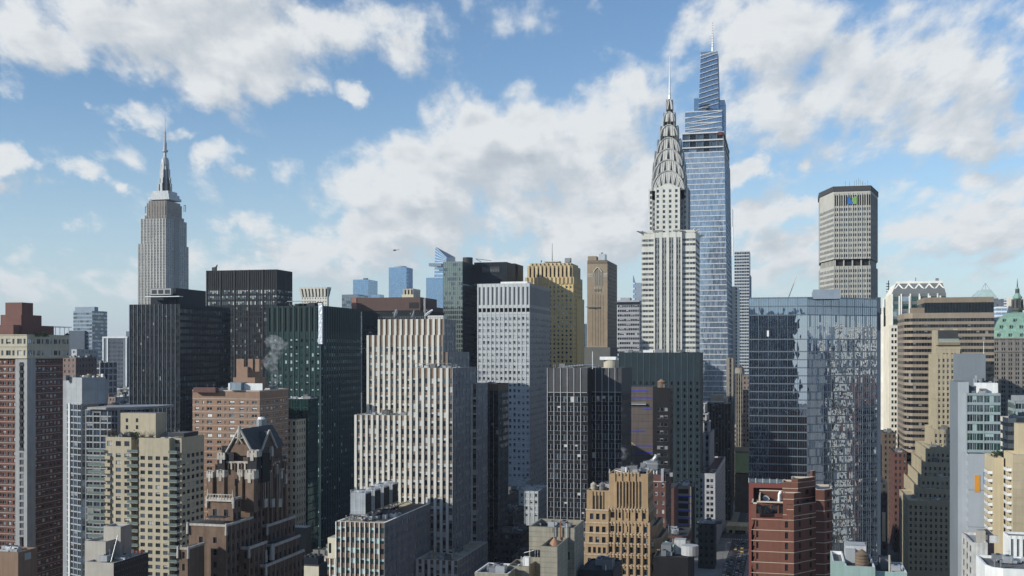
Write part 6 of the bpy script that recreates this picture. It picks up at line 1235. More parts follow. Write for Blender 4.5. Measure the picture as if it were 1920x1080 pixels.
# ---- brown wall with blue tapes under construction, and slim black tower with water tank
mat('unfin_wall', (0.10, 0.082, 0.075), streak=.2, mott=.25, scale=.2); mat('blue_tape', (0.02, 0.04, 0.40), rough=.5); mat('tan_patch', (0.5, 0.36, 0.22))
a = fL(1172, 1224, 1226, 530, 14); B = Bd('unfinished_building', 'unfinished brown blank wall crossed by blue waterproofing strips behind the black gridded tower', (a[0], a[2])); z_ = Zat(725, a[1], a[2]); B.mass(rect(*a), 0, z_, [ST([(3, 'a')], [(.12, 'l'), (3.2, 'a')], {('*', 'l'): (.05, 'metal_dark'), ('*', 'a'): (0, 'unfin_wall')}), None], plain='unfin_wall', roofm='roof_dark')
zA = lambda py: Zat(py, a[1], a[2])
for (l, r_, py) in ((1181, 1215, 733), (1181, 1224, 746), (1205, 1222, 767), (1184, 1209, 809), (1192, 1224, 836), (1192, 1224, 849)):
    q = B.new('blue_strip'); q.box(Xat(l, a[2]), Xat(r_, a[2]), a[2] - .12, a[2] - .02, zA(py + .9), zA(py - .9), 'blue_tape')
q = B.new('light_patch'); q.poly([(Xat(1182, a[2]), a[2] - .1, zA(828)), (Xat(1182, a[2]), a[2] - .1, zA(837)), (Xat(1192, a[2]), a[2] - .1, zA(836))], 'tan_patch')
q = B.new('scaffold_platform'); q.box(Xat(1180, a[2]), Xat(1212, a[2]), a[2] - 1.5, a[2] - .2, zA(759), zA(757), 'metal_light'); q.bar((Xat(1180, a[2]), a[2] - 1.4, zA(755)), (Xat(1212, a[2]), a[2] - 1.4, zA(754)), .08, 'metal_light')
a = fL(1224, 1256, 1268, 520, 14); B = Bd('slim_tower', 'slim black tower topped by a wooden water tank in front of the teal slab', (a[0], a[2])); z_ = Zat(727, a[1], a[2])
sSl = ST([(1.7, 'P'), (1.3, 'W'), (1.4, 'W'), (.35, 'P'), (1.4, 'W'), (.9, 'P')], [(1.9, 'S'), (1.7, 'W')], {('W', 'W'): (-.15, 'G'), ('*', '*'): (0, 'black_clad')}, win=WIN((('glass_black', 2), ('glass_dark', 3), ('glass_mid', 1)), blind=.45, blindm='blind_grey', frame='metal_grey', fw=.08), top=[(7.5, 'S')])
B.mass(rect(*a), 0, z_, [sSl, ST([(1.5, 'P'), (1.0, 'W')], [(2, 'S'), (1.6, 'W')], {('W', 'W'): (-.15, 'G'), ('*', '*'): (0, 'black_clad')}, win=wdk)], plain='black_clad', roofm='roof_dark', parapet=.8)
def watertank(X_, Y_, zb, r, h, label, m='wood', leg=1.6, cone='rust', group='rooftop water tanks'):
    rt = bpy.data.objects.new('water_tank', None); COL.objects.link(rt); rt.location = (X_, Y_, zb); tag(rt, label, 'water tank', group); o = tuple(rt.location)
    b_ = MB(); b_.cyl(X_, Y_, zb + leg, zb + leg + h, r, r * .97, m, 20)
    for i in range(5): b_.cyl(X_, Y_, zb + leg + h * (i + .5) / 5 - .04, zb + leg + h * (i + .5) / 5 + .04, r * 1.02, None, 'metal_dark', 20)
    bar_ = b_.build('barrel', rt, o); c_ = MB(); c_.cyl(X_, Y_, zb + leg + h, zb + leg + h + r * .75, r * 1.08, .08, cone, 20); c_.build('conical_lid', bar_, o)
    l_ = MB()
    for sx in (-1, 1):
        for sy in (-1, 1): l_.bar((X_ + sx * r * .65, Y_ + sy * r * .65, zb), (X_ + sx * r * .65, Y_ + sy * r * .65, zb + leg), .12, 'metal_dark', 5)
    l_.box(X_ - r, X_ + r, Y_ - r, Y_ + r, zb + leg - .15, zb + leg, 'metal_dark'); l_.build('stand', rt, o)
watertank((a[0] + a[1]) / 2 - .4, a[2] + 4, z_ - .8, 1.95, 2.6, 'wooden water tank with a tan conical lid on the slim black tower', leg=.8, cone='copper')
# ---- cluster behind the orange-brown tower: dark brick blocks with plant
mat('brick_maroon', (0.105, 0.05, 0.042), mott=.25, streak=.15); wm = WIN((('glass_dark', 2), ('glass_mid', 2), ('glass_pale', 1)), blind=.4, blindm='blind', frame='lintel', fw=.14)
a = fL(1185, 1248, 1262, 400, 20); B = Bd('brick_building', 'dark maroon brick building with grey rooftop ducts behind the orange-brown stepped tower', (a[0], a[2])); z_ = Zat(890, a[1], a[2])
B.mass(rect(*a), 0, z_, [ST([(.9, 'P'), (1.0, 'W'), (.5, 'P')], [(.1, 'B'), (1.2, 'S'), (1.5, 'W'), (.4, 'S')], {('*', 'B'): (.06, 'brick_maroon'), ('W', 'W'): (-.2, 'G'), ('*', '*'): (0, 'brick_maroon')}, win=wm, top=[(.3, 'B'), (1.5, 'S')])] * 2, plain='brick_maroon', roofm='roof_dark', parapet=.8)
q = B.new('stone_coping'); q.box(a[0], a[1], a[2] - .15, a[2], Zat(904, a[1], a[2]), Zat(902.5, a[1], a[2]), 'lintel'); q = B.new('white_flue'); X_ = a[1] - 1.2; q.box(X_ - .4, X_ + .5, a[2] - .5, a[2] + .3, Zat(904, a[1], a[2]), Zat(879, a[1], a[2]), 'metal_light')
q = B.new('curved_duct')
for i in range(8):
    t0, t1 = i / 8 * 1.5, (i + 1) / 8 * 1.5; q.bar((a[0] + 3 + 5 * math.sin(t0), a[2] + 9, z_ + 3 + 3.6 * (1 - math.cos(t0))), (a[0] + 3 + 5 * math.sin(t1), a[2] + 9, z_ + 3 + 3.6 * (1 - math.cos(t1))), .9, 'metal_grey', 8)
q.box(a[0] + 2, a[0] + 4, a[2] + 8, a[2] + 10, z_ - .5, z_ + 3.2, 'metal_grey'); q = B.new('air_unit'); q.box(a[1] - 7.5, a[1] - 3.5, a[2] + 5, a[2] + 9, z_ + 1.2, z_ + 4.2, 'metal_grey'); q.box(a[1] - 7.7, a[1] - 3.3, a[2] + 4.8, a[2] + 9.2, z_ + 3.1, z_ + 3.4, 'metal_light')
for i in range(4): q.cyl(a[1] - 7 + i * 1.2, a[2] + 3, z_ - .5, z_ + 1.1, .35, .3, 'metal_light', 8)
q = B.new('roof_clutter')
for i in range(26): xx = a[0] + random.random() * 15; yy = a[2] + 1 + random.random() * 15; q.box(xx, xx + random.uniform(.3, 1.6), yy, yy + 1, z_ - .8, z_ + random.uniform(-.2, 1.2), random.choice(['metal_grey', 'metal_dark', 'metal_dark', 'metal_light']))
a = fL(1240, 1278, 1300, 440, 18); B = Bd('brick_building', 'dark brick block set back right of the maroon one, lower and windowless', (a[0], a[2])); B.mass(rect(a[0], a[1] - 3, a[2], a[3]), 0, Zat(916, a[1], a[2]), ['brick_maroon', 'brick_maroon'], plain='brick_maroon', roofm='roof_dark', parapet=.6)
a = fL(1262, 1296, 1304, 470, 16); B = Bd('tape_wrapped_building', 'unfinished building bay with blue strips and open dark floors below the teal slab', (a[0], a[2])); z_ = Zat(912, a[1], a[2]); mat('tan_frame', (0.20, 0.17, 0.14)); sTf = ST([(1.2, 'P'), (5.2, 'W'), (1.2, 'P')], [(1.2, 'S'), (2.0, 'W')], {('W', 'W'): (-.6, 'shade_black'), ('*', '*'): (0, 'tan_frame')})
B.mass(rect(*a), 0, z_, [sTf, None], plain='black_clad', roofm='roof_dark', parapet=.5); q = B.new('rooftop_clutter')
for i in range(5): qq = B.new('blue_strip'); zz_ = Zat(931 + i * 13.5, a[1], a[2]); qq.box(a[0], a[1], a[2] - .1, a[2] - .02, zz_ - .2, zz_ + .2, 'blue_tape')
for i in range(14): xx = a[0] + random.random() * 8; q.box(xx, xx + .8, a[2] + 2 + i % 4, a[2] + 3 + i % 4, z_ - .4, z_ + random.uniform(.2, 1.4), random.choice(['metal_grey', 'white_paint', 'metal_dark']))
a = fL(1230, 1288, 1296, 380, 20); B = Bd('brick_building', 'low maroon brick building with paired windows between the orange-brown tower and the street', (a[0], a[2])); B.mass(rect(*a), 0, Zat(1006, a[1], a[2]), [punched(2.2, .9, 3.2, 1.5, 'brick_maroon', win=wm)] * 2, plain='brick_maroon', roofm='roof_dark', parapet=.8)
# plant yard at the foot
mat('hvac', (0.40, 0.41, 0.41), rough=.5, streak=.2)
a = fL(1225, 1290, 1306, 330, 20); B = Bd('plant_roof', 'low roof with a white cylindrical chiller and green pipe, right of the orange-brown tower', (a[0], a[2])); z_ = Zat(1046, a[1], a[2]); B.mass(rect(*a), 0, z_, [None] * 4, plain='black_clad', roofm='roof_dark', parapet=.4)
q = B.new('chiller'); X_, Y_ = atd(1295, 332); q.cyl(X_ - .5, Y_ + 3, z_, Zat(1038, X_, Y_) + 2, 2.6, 2.6, 'hvac', 16); q.box(X_ - 5.5, X_ - 2, Y_ + 5, Y_ + 9, z_, z_ + 4, 'hvac'); q.box(X_ - 9, X_ - 6, Y_ + 1, Y_ + 6, z_ - .3, z_ + 3, 'metal_grey')
q = B.new('long_pipe'); X2_, Y2_ = atd(1248, 345); X3_, Y3_ = atd(1288, 338); q.bar((X2_, Y2_, Zat(1017, X2_, Y2_)), (X3_, Y3_, Zat(1034, X3_, Y3_)), .5, 'verdigris', 8)

# ---- orange-brown stepped tower with crenellated parapets
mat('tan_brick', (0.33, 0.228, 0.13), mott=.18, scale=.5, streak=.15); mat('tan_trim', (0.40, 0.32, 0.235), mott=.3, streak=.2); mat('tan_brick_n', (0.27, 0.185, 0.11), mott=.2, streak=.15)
d = 345; wo_ = WIN((('glass_dark', 4), ('glass_mid', 1), ('glass_blue', 1)), blind=.12, blindm='blind_grey', frame='metal_dark', fw=.09, rail=.5)
XA, YA = atd(1142, d); B = Bd('stepped_tower', 'sunlit orange-brown brick stepped tower with spiky terracotta parapets', (XA + 5, YA + 8)); k = d / FOC
def crest(x0, x1, y, z, sp=1.05, h=.9, deep=1.0):
    t = B.new('crenellated_parapet'); t.box(x0, x1, y - .15, y + .25, z - .3, z + .15, 'tan_trim'); n = max(1, int((x1 - x0) / sp))
    for i in range(n + 1):
        xx = x0 + (x1 - x0) * i / n; big = i % 2 == 0; t.box(xx - .14, xx + .14, y - .35, y, z - (2.6 if big else .8) * deep, z + .3, 'tan_brick'); t.bar((xx, y - .18, z + .2), (xx, y - .18, z + (h if big else h * .55) + .2), .2, 'tan_trim', 4, .05)
def ob(xl, xc, xr, yt, dd, st, depth=14, z0=0, par=.5, crestit=None, stn=None):
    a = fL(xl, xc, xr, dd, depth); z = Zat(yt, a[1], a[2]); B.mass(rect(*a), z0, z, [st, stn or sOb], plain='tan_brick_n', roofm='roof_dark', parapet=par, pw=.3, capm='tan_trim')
    if crestit: crest(crestit[0] if crestit[0] is not True else a[0], a[1], a[2], z)
    return (*a, z)
bay = 13.4 * k
sOb = ST([(bay * .28, 'P'), (bay * .5, 'W'), (bay * .28, 'P')], [(1.05, 'S'), (1.85, 'W'), (.45, 'S')], {('W', 'W'): (-.35, 'G'), ('*', '*'): (0, 'tan_brick')}, win=wo_, zlo=4)
sOl = ST([(.55, 'P'), (1.0, 'W'), (.2, 'P')], sOb.rows, sOb.cell, win=wo_, end=.7, zlo=4)
# left wing
a = ob(1100, 1142, 1143, 920, 349, ST([(4, 'P')], [(4, 'S')], {('*', '*'): (0, 'tan_brick')})); q = B.new('tall_louvre')
for i in range(3): xx = Xat(1112 + i * 6.6, a[2]); q.box(xx, xx + .85, a[2] - .12, a[2], Zat(955, xx, a[2]), Zat(929, xx, a[2]), 'slot_dark')
for i in range(4): q = B.new('buttress'); xx = Xat(1110.5 + i * 6.6, a[2]); q.box(xx - .16, xx + .16, a[2] - .35, a[2], Zat(955, xx, a[2]), a[4] - .3, 'tan_brick')
for (i, yt, dx) in ((0, 956, 0), (1, 980, 1), (2, 999.5, 2), (3, 1019, 3), (4, 1040, 4), (5, 1061, 5)):
    a = ob(1098.5 - dx * .9, 1141, 1142, yt, 347.5 - i * .9, sOl.w(top=[(.25, 'B')])); t = B.new('string_course'); t.box(a[0] - .1, a[1], a[2] - .2, a[2], a[4] - .35, a[4] + .1, 'tan_trim')
# top block
a = ob(1142, 1215, 1223, 889, 346, ST([(4, 'P')], [(4, 'S')], {('*', '*'): (0, 'tan_brick')}), z0=60); crest(Xat(1153, a[2]), Xat(1198, a[2]), a[2], a[4] + .2, sp=.95, h=.9, deep=1.1)
for e in (a[0] + .2, a[1] - .2): q = B.new('corner_finial'); q.bar((e, a[2], a[4]), (e, a[2], a[4] + 1.4), .3, 'tan_trim', 5, .08)
for i in range(3): q = B.new('tall_slot_window'); xx = Xat(1158.5 + i * 13.3, a[2]); q.box(xx, xx + 5.4 * k, a[2] - .25, a[2] - .05, Zat(944, xx, a[2]), Zat(906, xx, a[2]), 'slot_dark'); q.box(xx, xx + 6.0 * k, a[2] - .25, a[2] - .05, Zat(955, xx, a[2]), Zat(949, xx, a[2]), 'slot_dark')
for i in range(8): q = B.new('buttress'); xx = Xat(1156 + i * 6.0, a[2]); q.box(xx - .18, xx + .18, a[2] - .55, a[2], Zat(956, xx, a[2]), Zat(902, xx, a[2]), 'tan_brick')
# centre tiers, each lower one nearer and wider
edges = [(1221, 956), (1228, 982), (1232, 1003), (1233, 1021), (1236, 1042), (1238, 1062)]
for i, (xr_, yt) in enumerate(edges):
    a = ob(1141.5 - i * .9, 1215 + (0 if i == 0 else 3), xr_, yt, 345 - i * 1.0, sOb); nb = 6
    crest(Xat(1152 if i == 0 else 1142, a[2]) * 0 + a[0], a[1], a[2], a[4], sp=(a[1] - a[0]) / 12.01, h=.8 if i % 2 == 0 else .25, deep=.9)
    for j in range(7): q = B.new('buttress'); xx = a[0] + (a[1] - a[0]) * j / 6; q.box(xx - .2, xx + .2, a[2] - .4, a[2], a[4] - 3.4, a[4], 'tan_brick')
    b_ = fL(1215, xr_ + 6 * i, xr_ + 8 + 6 * i, 353 - i * 1.2, 14); z2 = Zat(yt - 2 + 4 * i * .3, b_[1], b_[2]); B.mass([(a[1], a[2] + .8), (b_[1] - 1.5, a[2] + 1.5), (b_[1], a[2] + 4), (b_[1], b_[3]), (a[1], b_[3])], 0, z2, [sOb, 'tan_brick_n', sOb], plain='tan_brick_n', roofm='roof_dark', parapet=.5, pw=.25, capm='tan_trim')
for (px_, m_, lab) in ((1113, 'cream_panel', 'short cream rooftop tank on the left wing of the orange-brown stepped tower'), (1129, 'metal_grey', 'short grey rooftop tank on the left wing of the orange-brown stepped tower')):
    X_, Y_ = atd(px_, 355); watertank(X_, Y_, Zat(920, X_, Y_) - .5, 1.0, 2.3, lab, m=m_, leg=.3, cone=m_)
q = B.new('white_flue_pipe'); X_, Y_ = atd(1174, 349); zf = Zat(884, X_, Y_); q.bar((X_, Y_, zf - 1), (X_, Y_, zf + 1.3), .22, 'white_paint', 8); q.bar((X_, Y_, zf - .5), (X_ - 3.4, Y_, zf + .2), .2, 'white_paint', 8)
a = fL(1088, 1150, 1160, 262, 14); B = Bd('dark_roof', 'low dark flat roof with vent pipes in front of the orange-brown stepped tower', (a[0], a[2])); z_ = Zat(1070, a[1], a[2]); B.mass(rect(*a), 0, z_, [None] * 4, plain='metal_dark', roofm='roof_dark', parapet=.3); q = B.new('roof_pipework')
for i in range(12): xx = a[0] + 4.5 + random.random() * 3; q.bar((xx, a[2] + i * .8, z_), (xx, a[2] + i * .8, z_ + random.uniform(.8, 1.9)), .12, random.choice(['metal_light', 'metal_grey']), 6)

# ---- octagonal concrete tower with the blue and green emblem
mat('precast', (0.43, 0.42, 0.38), mott=.12, streak=.12); mat('precast_shade', (0.30, 0.29, 0.27), streak=.12); mat('roof_band', (0.05, 0.05, 0.052)); mat('emblem_blue', (0.02, 0.12, 0.36)); mat('emblem_green', (0.17, 0.33, 0.09))  # precast has a darker copy with shade in its colour for right-hand facets
d = 884; p2 = atd(1563, d); xr_ = Xat(1632, p2[1]); p1 = (Xat(1537, p2[1] + 34), p2[1] + 34); p3 = (xr_, p2[1]); X4 = xr_ + 8.5; p4 = (X4, Yat(1645.5, X4)); wth = 38
B = Bd('octagonal_tower', 'tall concrete octagonal office tower with a blue and green emblem near its dark roof', (p2[0] + 15, p2[1] + 30)); zM = lambda py: Zat(py, *p2)
w8 = p4[0] + 6; pts = [p2, p3, p4, (p4[0], p4[1] + 36), (xr_, p2[1] + 90), (p2[0], p2[1] + 90), (p1[0], p1[1] + 30), p1]
wMl = WIN((('glass_dark', 3), ('glass_mid', 2)), blind=.12, blindm='blind_grey')
def sMt(pier, extra=True): return ST([(.75, 'P'), (1.2, 'W'), (.45, 'Q'), (1.2, 'W')], [(1.75, 'S'), (2.35, 'W')], {('P', '*'): (.45, pier), ('Q', '*'): (.2, pier), ('W', 'S'): (-.1, pier), ('W', 'W'): (-.3, 'G'), ('W', 'X'): (-.4, 'shade_black'), ('P', 'Z'): (.1, pier), ('W', 'Z'): (-2, 'shade_black'), ('Q', 'Z'): (-2, 'shade_black')}, win=wMl, zlo=80)
for (za, zb_, tp) in ((486, 363, [(1.5, 'S'), (8.5, 'X')]), (700, 499, [(1, 'S')])):
    B.mass(pts, zM(za) if za < 700 else 0, zM(zb_), [sMt('precast').w(top=tp), sMt('precast_shade').w(top=tp), sMt('precast_shade').w(top=tp)] + [None] * 4 + [sMt('precast').w(top=tp, cell={**sMt('precast').cell, ('W', 'W'): (-.08, 'G'), ('P', '*'): (.2, 'precast'), ('W', 'X'): (-.1, 'precast')})], plain='precast_shade')
ip = [(x + (p2[0] + 15 - x) * .05, y + (p2[1] + 45 - y) * .04) for x, y in pts]
sMb = ST([(1.0, 'P'), (6.2, 'W')], [(4, 'Z')], {('P', '*'): (.2, 'precast'), ('W', '*'): (-1.5, 'shade_black')}); sMb2 = ST([(1.2, 'P'), (2.2, 'W')], [(1, 'B'), (12, 'Z')], {('*', 'B'): (.3, 'precast'), ('P', '*'): (.2, 'precast'), ('W', '*'): (-1.5, 'shade_black')})
B.mass(ip, zM(499), zM(486), [sMb, sMb2, sMb2] + [None] * 4 + [sMb2], plain='precast_shade')
op = [(x - (p2[0] + 15 - x) * .03, y - (p2[1] + 45 - y) * .02) for x, y in pts]; q = B.new('roof_band'); q.prism(op, zM(359), zM(350), 'roof_band', 'roof_dark'); q.prism(pts, zM(363), zM(359), 'precast')
q = B.new('antenna_cluster')
for px_, h in ((1585, 7), (1593, 6), (1602, 8), (1606, 9), (1610, 12), (1613, 9), (1617, 6), (1622, 5), (1627, 8), (1618, 7)): X_, Y_ = atd(px_, 900); zz_ = Zat(351, X_, Y_); q.bar((X_, Y_, zz_), (X_, Y_, zz_ + h * .5 + 1.5), .17, 'metal_grey', 4)
q.box(p2[0] + 16, p2[0] + 28, p2[1] + 4, p2[1] + 10, zM(350), zM(348), 'white_paint')
eb = B.new('emblem'); Ye = p2[1] - .8; xa_, xm_, xb2 = Xat(1588.5, Ye), Xat(1599, Ye), Xat(1606.5, Ye); za, zb_ = zM(384), zM(369)
n_ = 12; crv = [(xa_ + (xm_ - xa_) * (.25 + .78 * math.sin(math.pi / 2 * i / n_)), zb_ - .5 - (zb_ - za - .5) * (i / n_)) for i in range(n_ + 1)]
eb.poly([(xa_, Ye, za), *[(x, Ye, zz_) for x, zz_ in reversed(crv)], (xa_, Ye, zb_ - .2)], 'emblem_blue')
eb.poly([(xm_ + .1, Ye - .02, za), (xb2, Ye - .02, za), (xb2, Ye - .02, zb_ + .3), (xm_ + 1.6, Ye - .02, zb_ - .7), (xm_ - .9, Ye - .02, zb_ - 1.6), (xm_ - .1, Ye - .02, zb_ - 3.4)], 'emblem_green')

# ---- mirror glass building, folded front
glass('glass_roofscreen', (0.05, 0.08, 0.13), .38, (.75, .86, 1.0), rough=.02, wob=.015); mat('mirror_mull', (0.22, 0.25, 0.29), rough=.35, metal=.5); mat('mirror_band', (0.20, 0.23, 0.26), rough=.3, metal=.5)
A_ = atd(1404, 500); xB = Xat(1513, A_[1]); Bp = (xB, A_[1]); 
ang = R(56); t_ = (math.sin(ang), math.cos(ang))
lo, hi = 5, 120
for _ in range(40):
    m_ = (lo + hi) / 2; pp = (xB + t_[0] * m_, A_[1] + t_[1] * m_); pj = proj((pp[0], pp[1], 100))
    if pj[0] < 1646: lo = m_
    else: hi = m_
Cp = (xB + t_[0] * lo, A_[1] + t_[1] * lo)
B = Bd('glass_building', 'large mirror glass office building with a folded front reflecting the towers opposite', (xB, A_[1] + 20)); zt = Zat(558, *A_)
wM_ = WIN((('glass_mirror', 1),)); wS_ = WIN((('glass_roofscreen', 1),))
def sMi(md=.2): return ST([(.18, 'N'), (1.0, 'W'), (.055, 'M'), (1.0, 'W'), (.055, 'M'), (1.0, 'W'), (.055, 'M'), (1.0, 'W')], [(.54, 'S'), (3.08, 'W')], {('N', '*'): (md + .1, 'mirror_band'), ('M', '*'): (md, 'mirror_mull'), ('W', 'S'): (.08, 'mirror_band'), ('W', 'W'): (0, 'G'), ('W', 'V'): (0, 'G', wS_)}, win=wM_, top=[(.63, 'S'), (3.2, 'V'), (.54, 'S'), (3.4, 'V'), (.45, 'S'), (5.1, 'W'), (.05, 'S'), (5.3, 'W'), (.5, 'S'), (5.0, 'W')], zlo=8)
D_ = (Cp[0] + .5, Cp[1] + 14); sWv = sMi(.12); sWv.win = WIN((('glass_wavy', 3), ('glass_mirror', 1), ('glass_blue', 1)), blind=.06, blindm='blind_pale'); sWv.top = []; sWv.top += sMi().top; sWv.cell = {**sWv.cell, ('W', 'V'): (0, 'G', wS_)}
B.mass([A_, Bp, Cp, D_, (A_[0], D_[1] + 4)], 0, zt, [sMi(), sWv, None, None, sMi()], plain='mirror_band', roofm='roof_dark')
q = B.new('corner_fin'); q.box(Cp[0] - .5, Cp[0] + 1.2, Cp[1] - .3, Cp[1] + 14, 0, zt + .5, 'ov_dark')
q = B.new('roof_plant_screen'); a = fL(1522, 1570, 1577, 520); q.box(a[0], a[1], a[2], a[3] + 6, zt - 1, Zat(549, a[1], a[2]), 'blue_grey')
q = B.new('open_window'); X_ = Xat(1438, A_[1] - .4); q.box(X_, X_ + .9, A_[1] - .7, A_[1] - .35, Zat(631, *A_), Zat(620, *A_), 'white_paint')

# ---- white tower with diamond-lattice crown
mat('cream_gran', (0.66, 0.62, 0.53), streak=.08); mat('crown_white', (0.72, 0.71, 0.66), rough=.5)
X0, Y0 = atd(1667, 735); x1 = Xat(1767, Y0); y1 = Yat(1653, X0); k = 735 / FOC; zG = lambda py: Zat(py, X0, Y0)
B = Bd('office_tower', 'pale granite office tower crowned by white diamond lattice and tall arched glazing', (X0 + 15, Y0 + 20))
wGr = WIN((('glass_dark', 3), ('glass_mid', 1)), frame='span_dark', fw=.06)
sGn = ST([(1.4, 'P'), (1.3, 'W'), (.55, 'P'), (1.3, 'W'), (.55, 'P'), (1.3, 'W'), (1.4, 'P')], [(1.9, 'S'), (2.1, 'W')], {('W', 'W'): (-.4, 'G'), ('*', '*'): (0, 'cream_gran')}, win=wGr, zlo=20)
sGs = ST([(1.2, 'P'), (1.2, 'W')], [(1.9, 'S'), (2.1, 'W')], {('P', '*'): (.5, 'cream_gran'), ('W', '*'): (-.1, 'cream_gran')}, zlo=20)
B.mass(rect(X0, x1, Y0, y1), 0, zG(610), [sGn, None, None, sGs], plain='cream_gran')
xs2, ys2 = X0 + 1.8, Y0 + 2
sGt = ST([(.9, 'P'), (5.1, 'W')], [(1.8, 'X'), (3.2, 'W')], {('P', '*'): (.6, 'crown_white'), ('W', 'X'): (0, 'span_dark'), ('W', 'W'): (0, 'G')}, win=WIN((('glass_green', 2), ('glass_ov', 1))))
B.mass(rect(xs2, x1 + 2.5, ys2, y1 - 5), zG(612), zG(551), [sGt, None, None, sGs], plain='cream_gran')
xT0, xT1 = xs2 + 3.2, x1 + 1; zb_, zt_ = zG(551), zG(531)
B.mass([(xs2, ys2), (x1 + 2.5, ys2), (x1 + 2.5, y1 - 5), (xs2, y1 - 5)], zb_, zt_, ['span_dark', 'span_dark', None, ST([(.8, 'a'), (.5, 'b')], [(9, 'a')], {('a', '*'): (.3, 'crown_white'), ('b', '*'): (0, 'crown_white')})], plain='crown_white', pts2=[(xT0, ys2 + 5), (xT1, ys2 + 5), (xT1, y1 - 9), (xT0, y1 - 9)], roofm='roof_light')
q = B.new('white_roof_rim'); q.box(xT0, xT1, ys2 + 4.7, ys2 + 6, zt_, zt_ + 1.6, 'crown_white')
nD = 5; wD = (x1 + 2.5 - xs2 - 2) / nD; lat = B.new('diamond_lattice')
def P_(x, f): return Vector((x, ys2 - .4 + 5 * f, zb_ - 3.6 + (zt_ - zb_ + 3.4) * f))
for i in range(nD):
    xc_ = xs2 + 1.6 + wD * (i + .5)
    top_, bot, l_, r_ = P_(xc_, .98), P_(xc_, .30), P_(xc_ - wD / 2 + .4, .64), P_(xc_ + wD / 2 - .4, .64)
    for s_, e_ in ((top_, l_), (l_, bot), (bot, r_), (r_, top_)): lat.bar(s_, e_, .62, 'crown_white', 4)
    q = B.new('diamond_window'); q.poly([top_ + Vector((0, .2, 0)), l_ + Vector((0, .2, 0)), bot + Vector((0, .2, 0)), r_ + Vector((0, .2, 0))], 'ov_dark'); q.bar((l_ + r_) / 2 + Vector((-1.6, 0, 0)), (l_ + r_) / 2 + Vector((1.6, 0, 0)), .16, 'crown_white', 4); q.bar(P_(xc_, .46), P_(xc_, .82), .16, 'crown_white', 4)
for i in range(nD + 1):
    xc_ = xs2 + 1.6 + wD * i; t_p = P_(xc_, .62); lat.bar(P_(xc_ - wD / 2 + .4, .30), t_p, .62, 'crown_white', 4) if i else None
    lat.bar(t_p, P_(xc_ + wD / 2 - .4, .30), .62, 'crown_white', 4) if i < nD else None
    cc = B.new('crown_column'); xx = xs2 + 1.6 + wD * (i + .5) if i < nD else None
    if xx: cc.box(xx - .45, xx + .45, ys2 - .9, ys2 + .1, zG(606), zb_ - 1.5, 'crown_white')
q = B.new('roof_plant'); q.box(xT0 + 8, xT0 + 11, ys2 + 9, ys2 + 14, zt_, zG(525), 'white_paint'); q.box(xT0 + 12, xT0 + 19, ys2 + 10, ys2 + 16, zt_, zG(525.5), 'metal_dark'); q.box(xT0 + 20, xT0 + 28, ys2 + 9, ys2 + 14, zt_, zG(526), 'panel_grey'); q.box(xT0 + 25.5, xT0 + 27.5, ys2 + 9, ys2 + 10, zt_, zG(521), 'metal_grey'); q.bar((xT0 + 13, ys2 + 10, zt_), (xT0 + 13, ys2 + 10, zG(519)), .2, 'metal_dark', 5)
for yy in (0, 1, 2): q = B.new('west_terrace'); q.box(X0 - 1.6 + yy * 1.1, X0, y1 - 16 + yy * 2, y1 - 3, 0, zG(585 - 16 * yy), 'crown_white')
q = B.new('tower_crane_mast'); X_, Y_ = atd(1666, 790); q.bar((X_, Y_, Zat(560, X_, Y_)), (X_, Y_, Zat(526, X_, Y_)), .35, 'metal_dark', 5)
for i in range(4): q.box(X_ - 1.6, X_ + .6, Y_ - .5, Y_ + .5, Zat(548 - i * 5, X_, Y_), Zat(546.5 - i * 5, X_, Y_), 'metal_dark')
a = fL(1650, 1664, 1665, 800, 20); B = Bd('dark_block', 'dark blue block just showing between the mirror glass building and the lattice-crowned tower', (a[0], a[2])); B.mass(rect(*a), 0, Zat(577, a[1], a[2]), [curtain(3.9, 2.4, 1.5, 'navy', 'navy', win=wdk, zlo=60)] * 4, plain='navy')

# ---- brown ribbon-window slab
mat('ribbon_tan', (0.26, 0.215, 0.165), mott=.15, streak=.1); mat('ribbon_cap', (0.22, 0.175, 0.13), streak=.1)
X0, Y0 = atd(1712, 655); x1 = Xat(1864, Y0); y1 = Yat(1694, X0); zR = lambda py: Zat(py, X0, Y0)
B = Bd('office_slab', 'broad brown office slab with continuous dark ribbon windows and a rounded left corner', (X0 + 20, Y0 + 15)); wR = WIN((('glass_black', 4), ('glass_dark', 3)), blind=.06, blindm='blind_grey')
sR = ribbon(3.62, 1.85, 'ribbon_tan', bw=1.5, mull=.08, mm='ribbon_cap', bd=.3, rec=.2, win=wR, zlo=15, top=[(3.2, 'S'), (1.85, 'W')])
rx = X0 - 4.5; cor = [(X0 - 4.6, y1 + 20), (X0 - 4.6, Y0 + 9)] + [(X0 - 4.6 + 6 * (1 - math.cos(t)), Y0 + 9 - 6.5 * math.sin(t)) for t in (.5, 1.0, 1.4)] + [(X0 + 3, Y0 + 1.5), (X0 + 3, Y0)]
pts = cor + [(x1, Y0), (x1, Y0 + 45), (X0 - 4.6, Y0 + 45)]
pts = [(X0 - 4.6, Y0 + 9), (X0 - 4.2, Y0 + 5), (X0 - 2.4, Y0 + 1.8), (X0, Y0), (x1, Y0), (x1, Y0 + 45), (X0 - 4.6, Y0 + 45)]
B.mass(pts, 0, zR(587), [sR, sR, sR, sR, None, None, sR], plain='ribbon_tan', roofm='roof_tan')
xp = Xat(1733, Y0 + 3); sPt = ST([(1.6, 'a'), (.12, 'b')], [(3.1, 'c'), (6.8, 'a')], {('*', 'c'): (.2, 'ribbon_cap'), ('a', 'a'): (0, 'glass_black'), ('b', 'a'): (.15, 'metal_dark')})
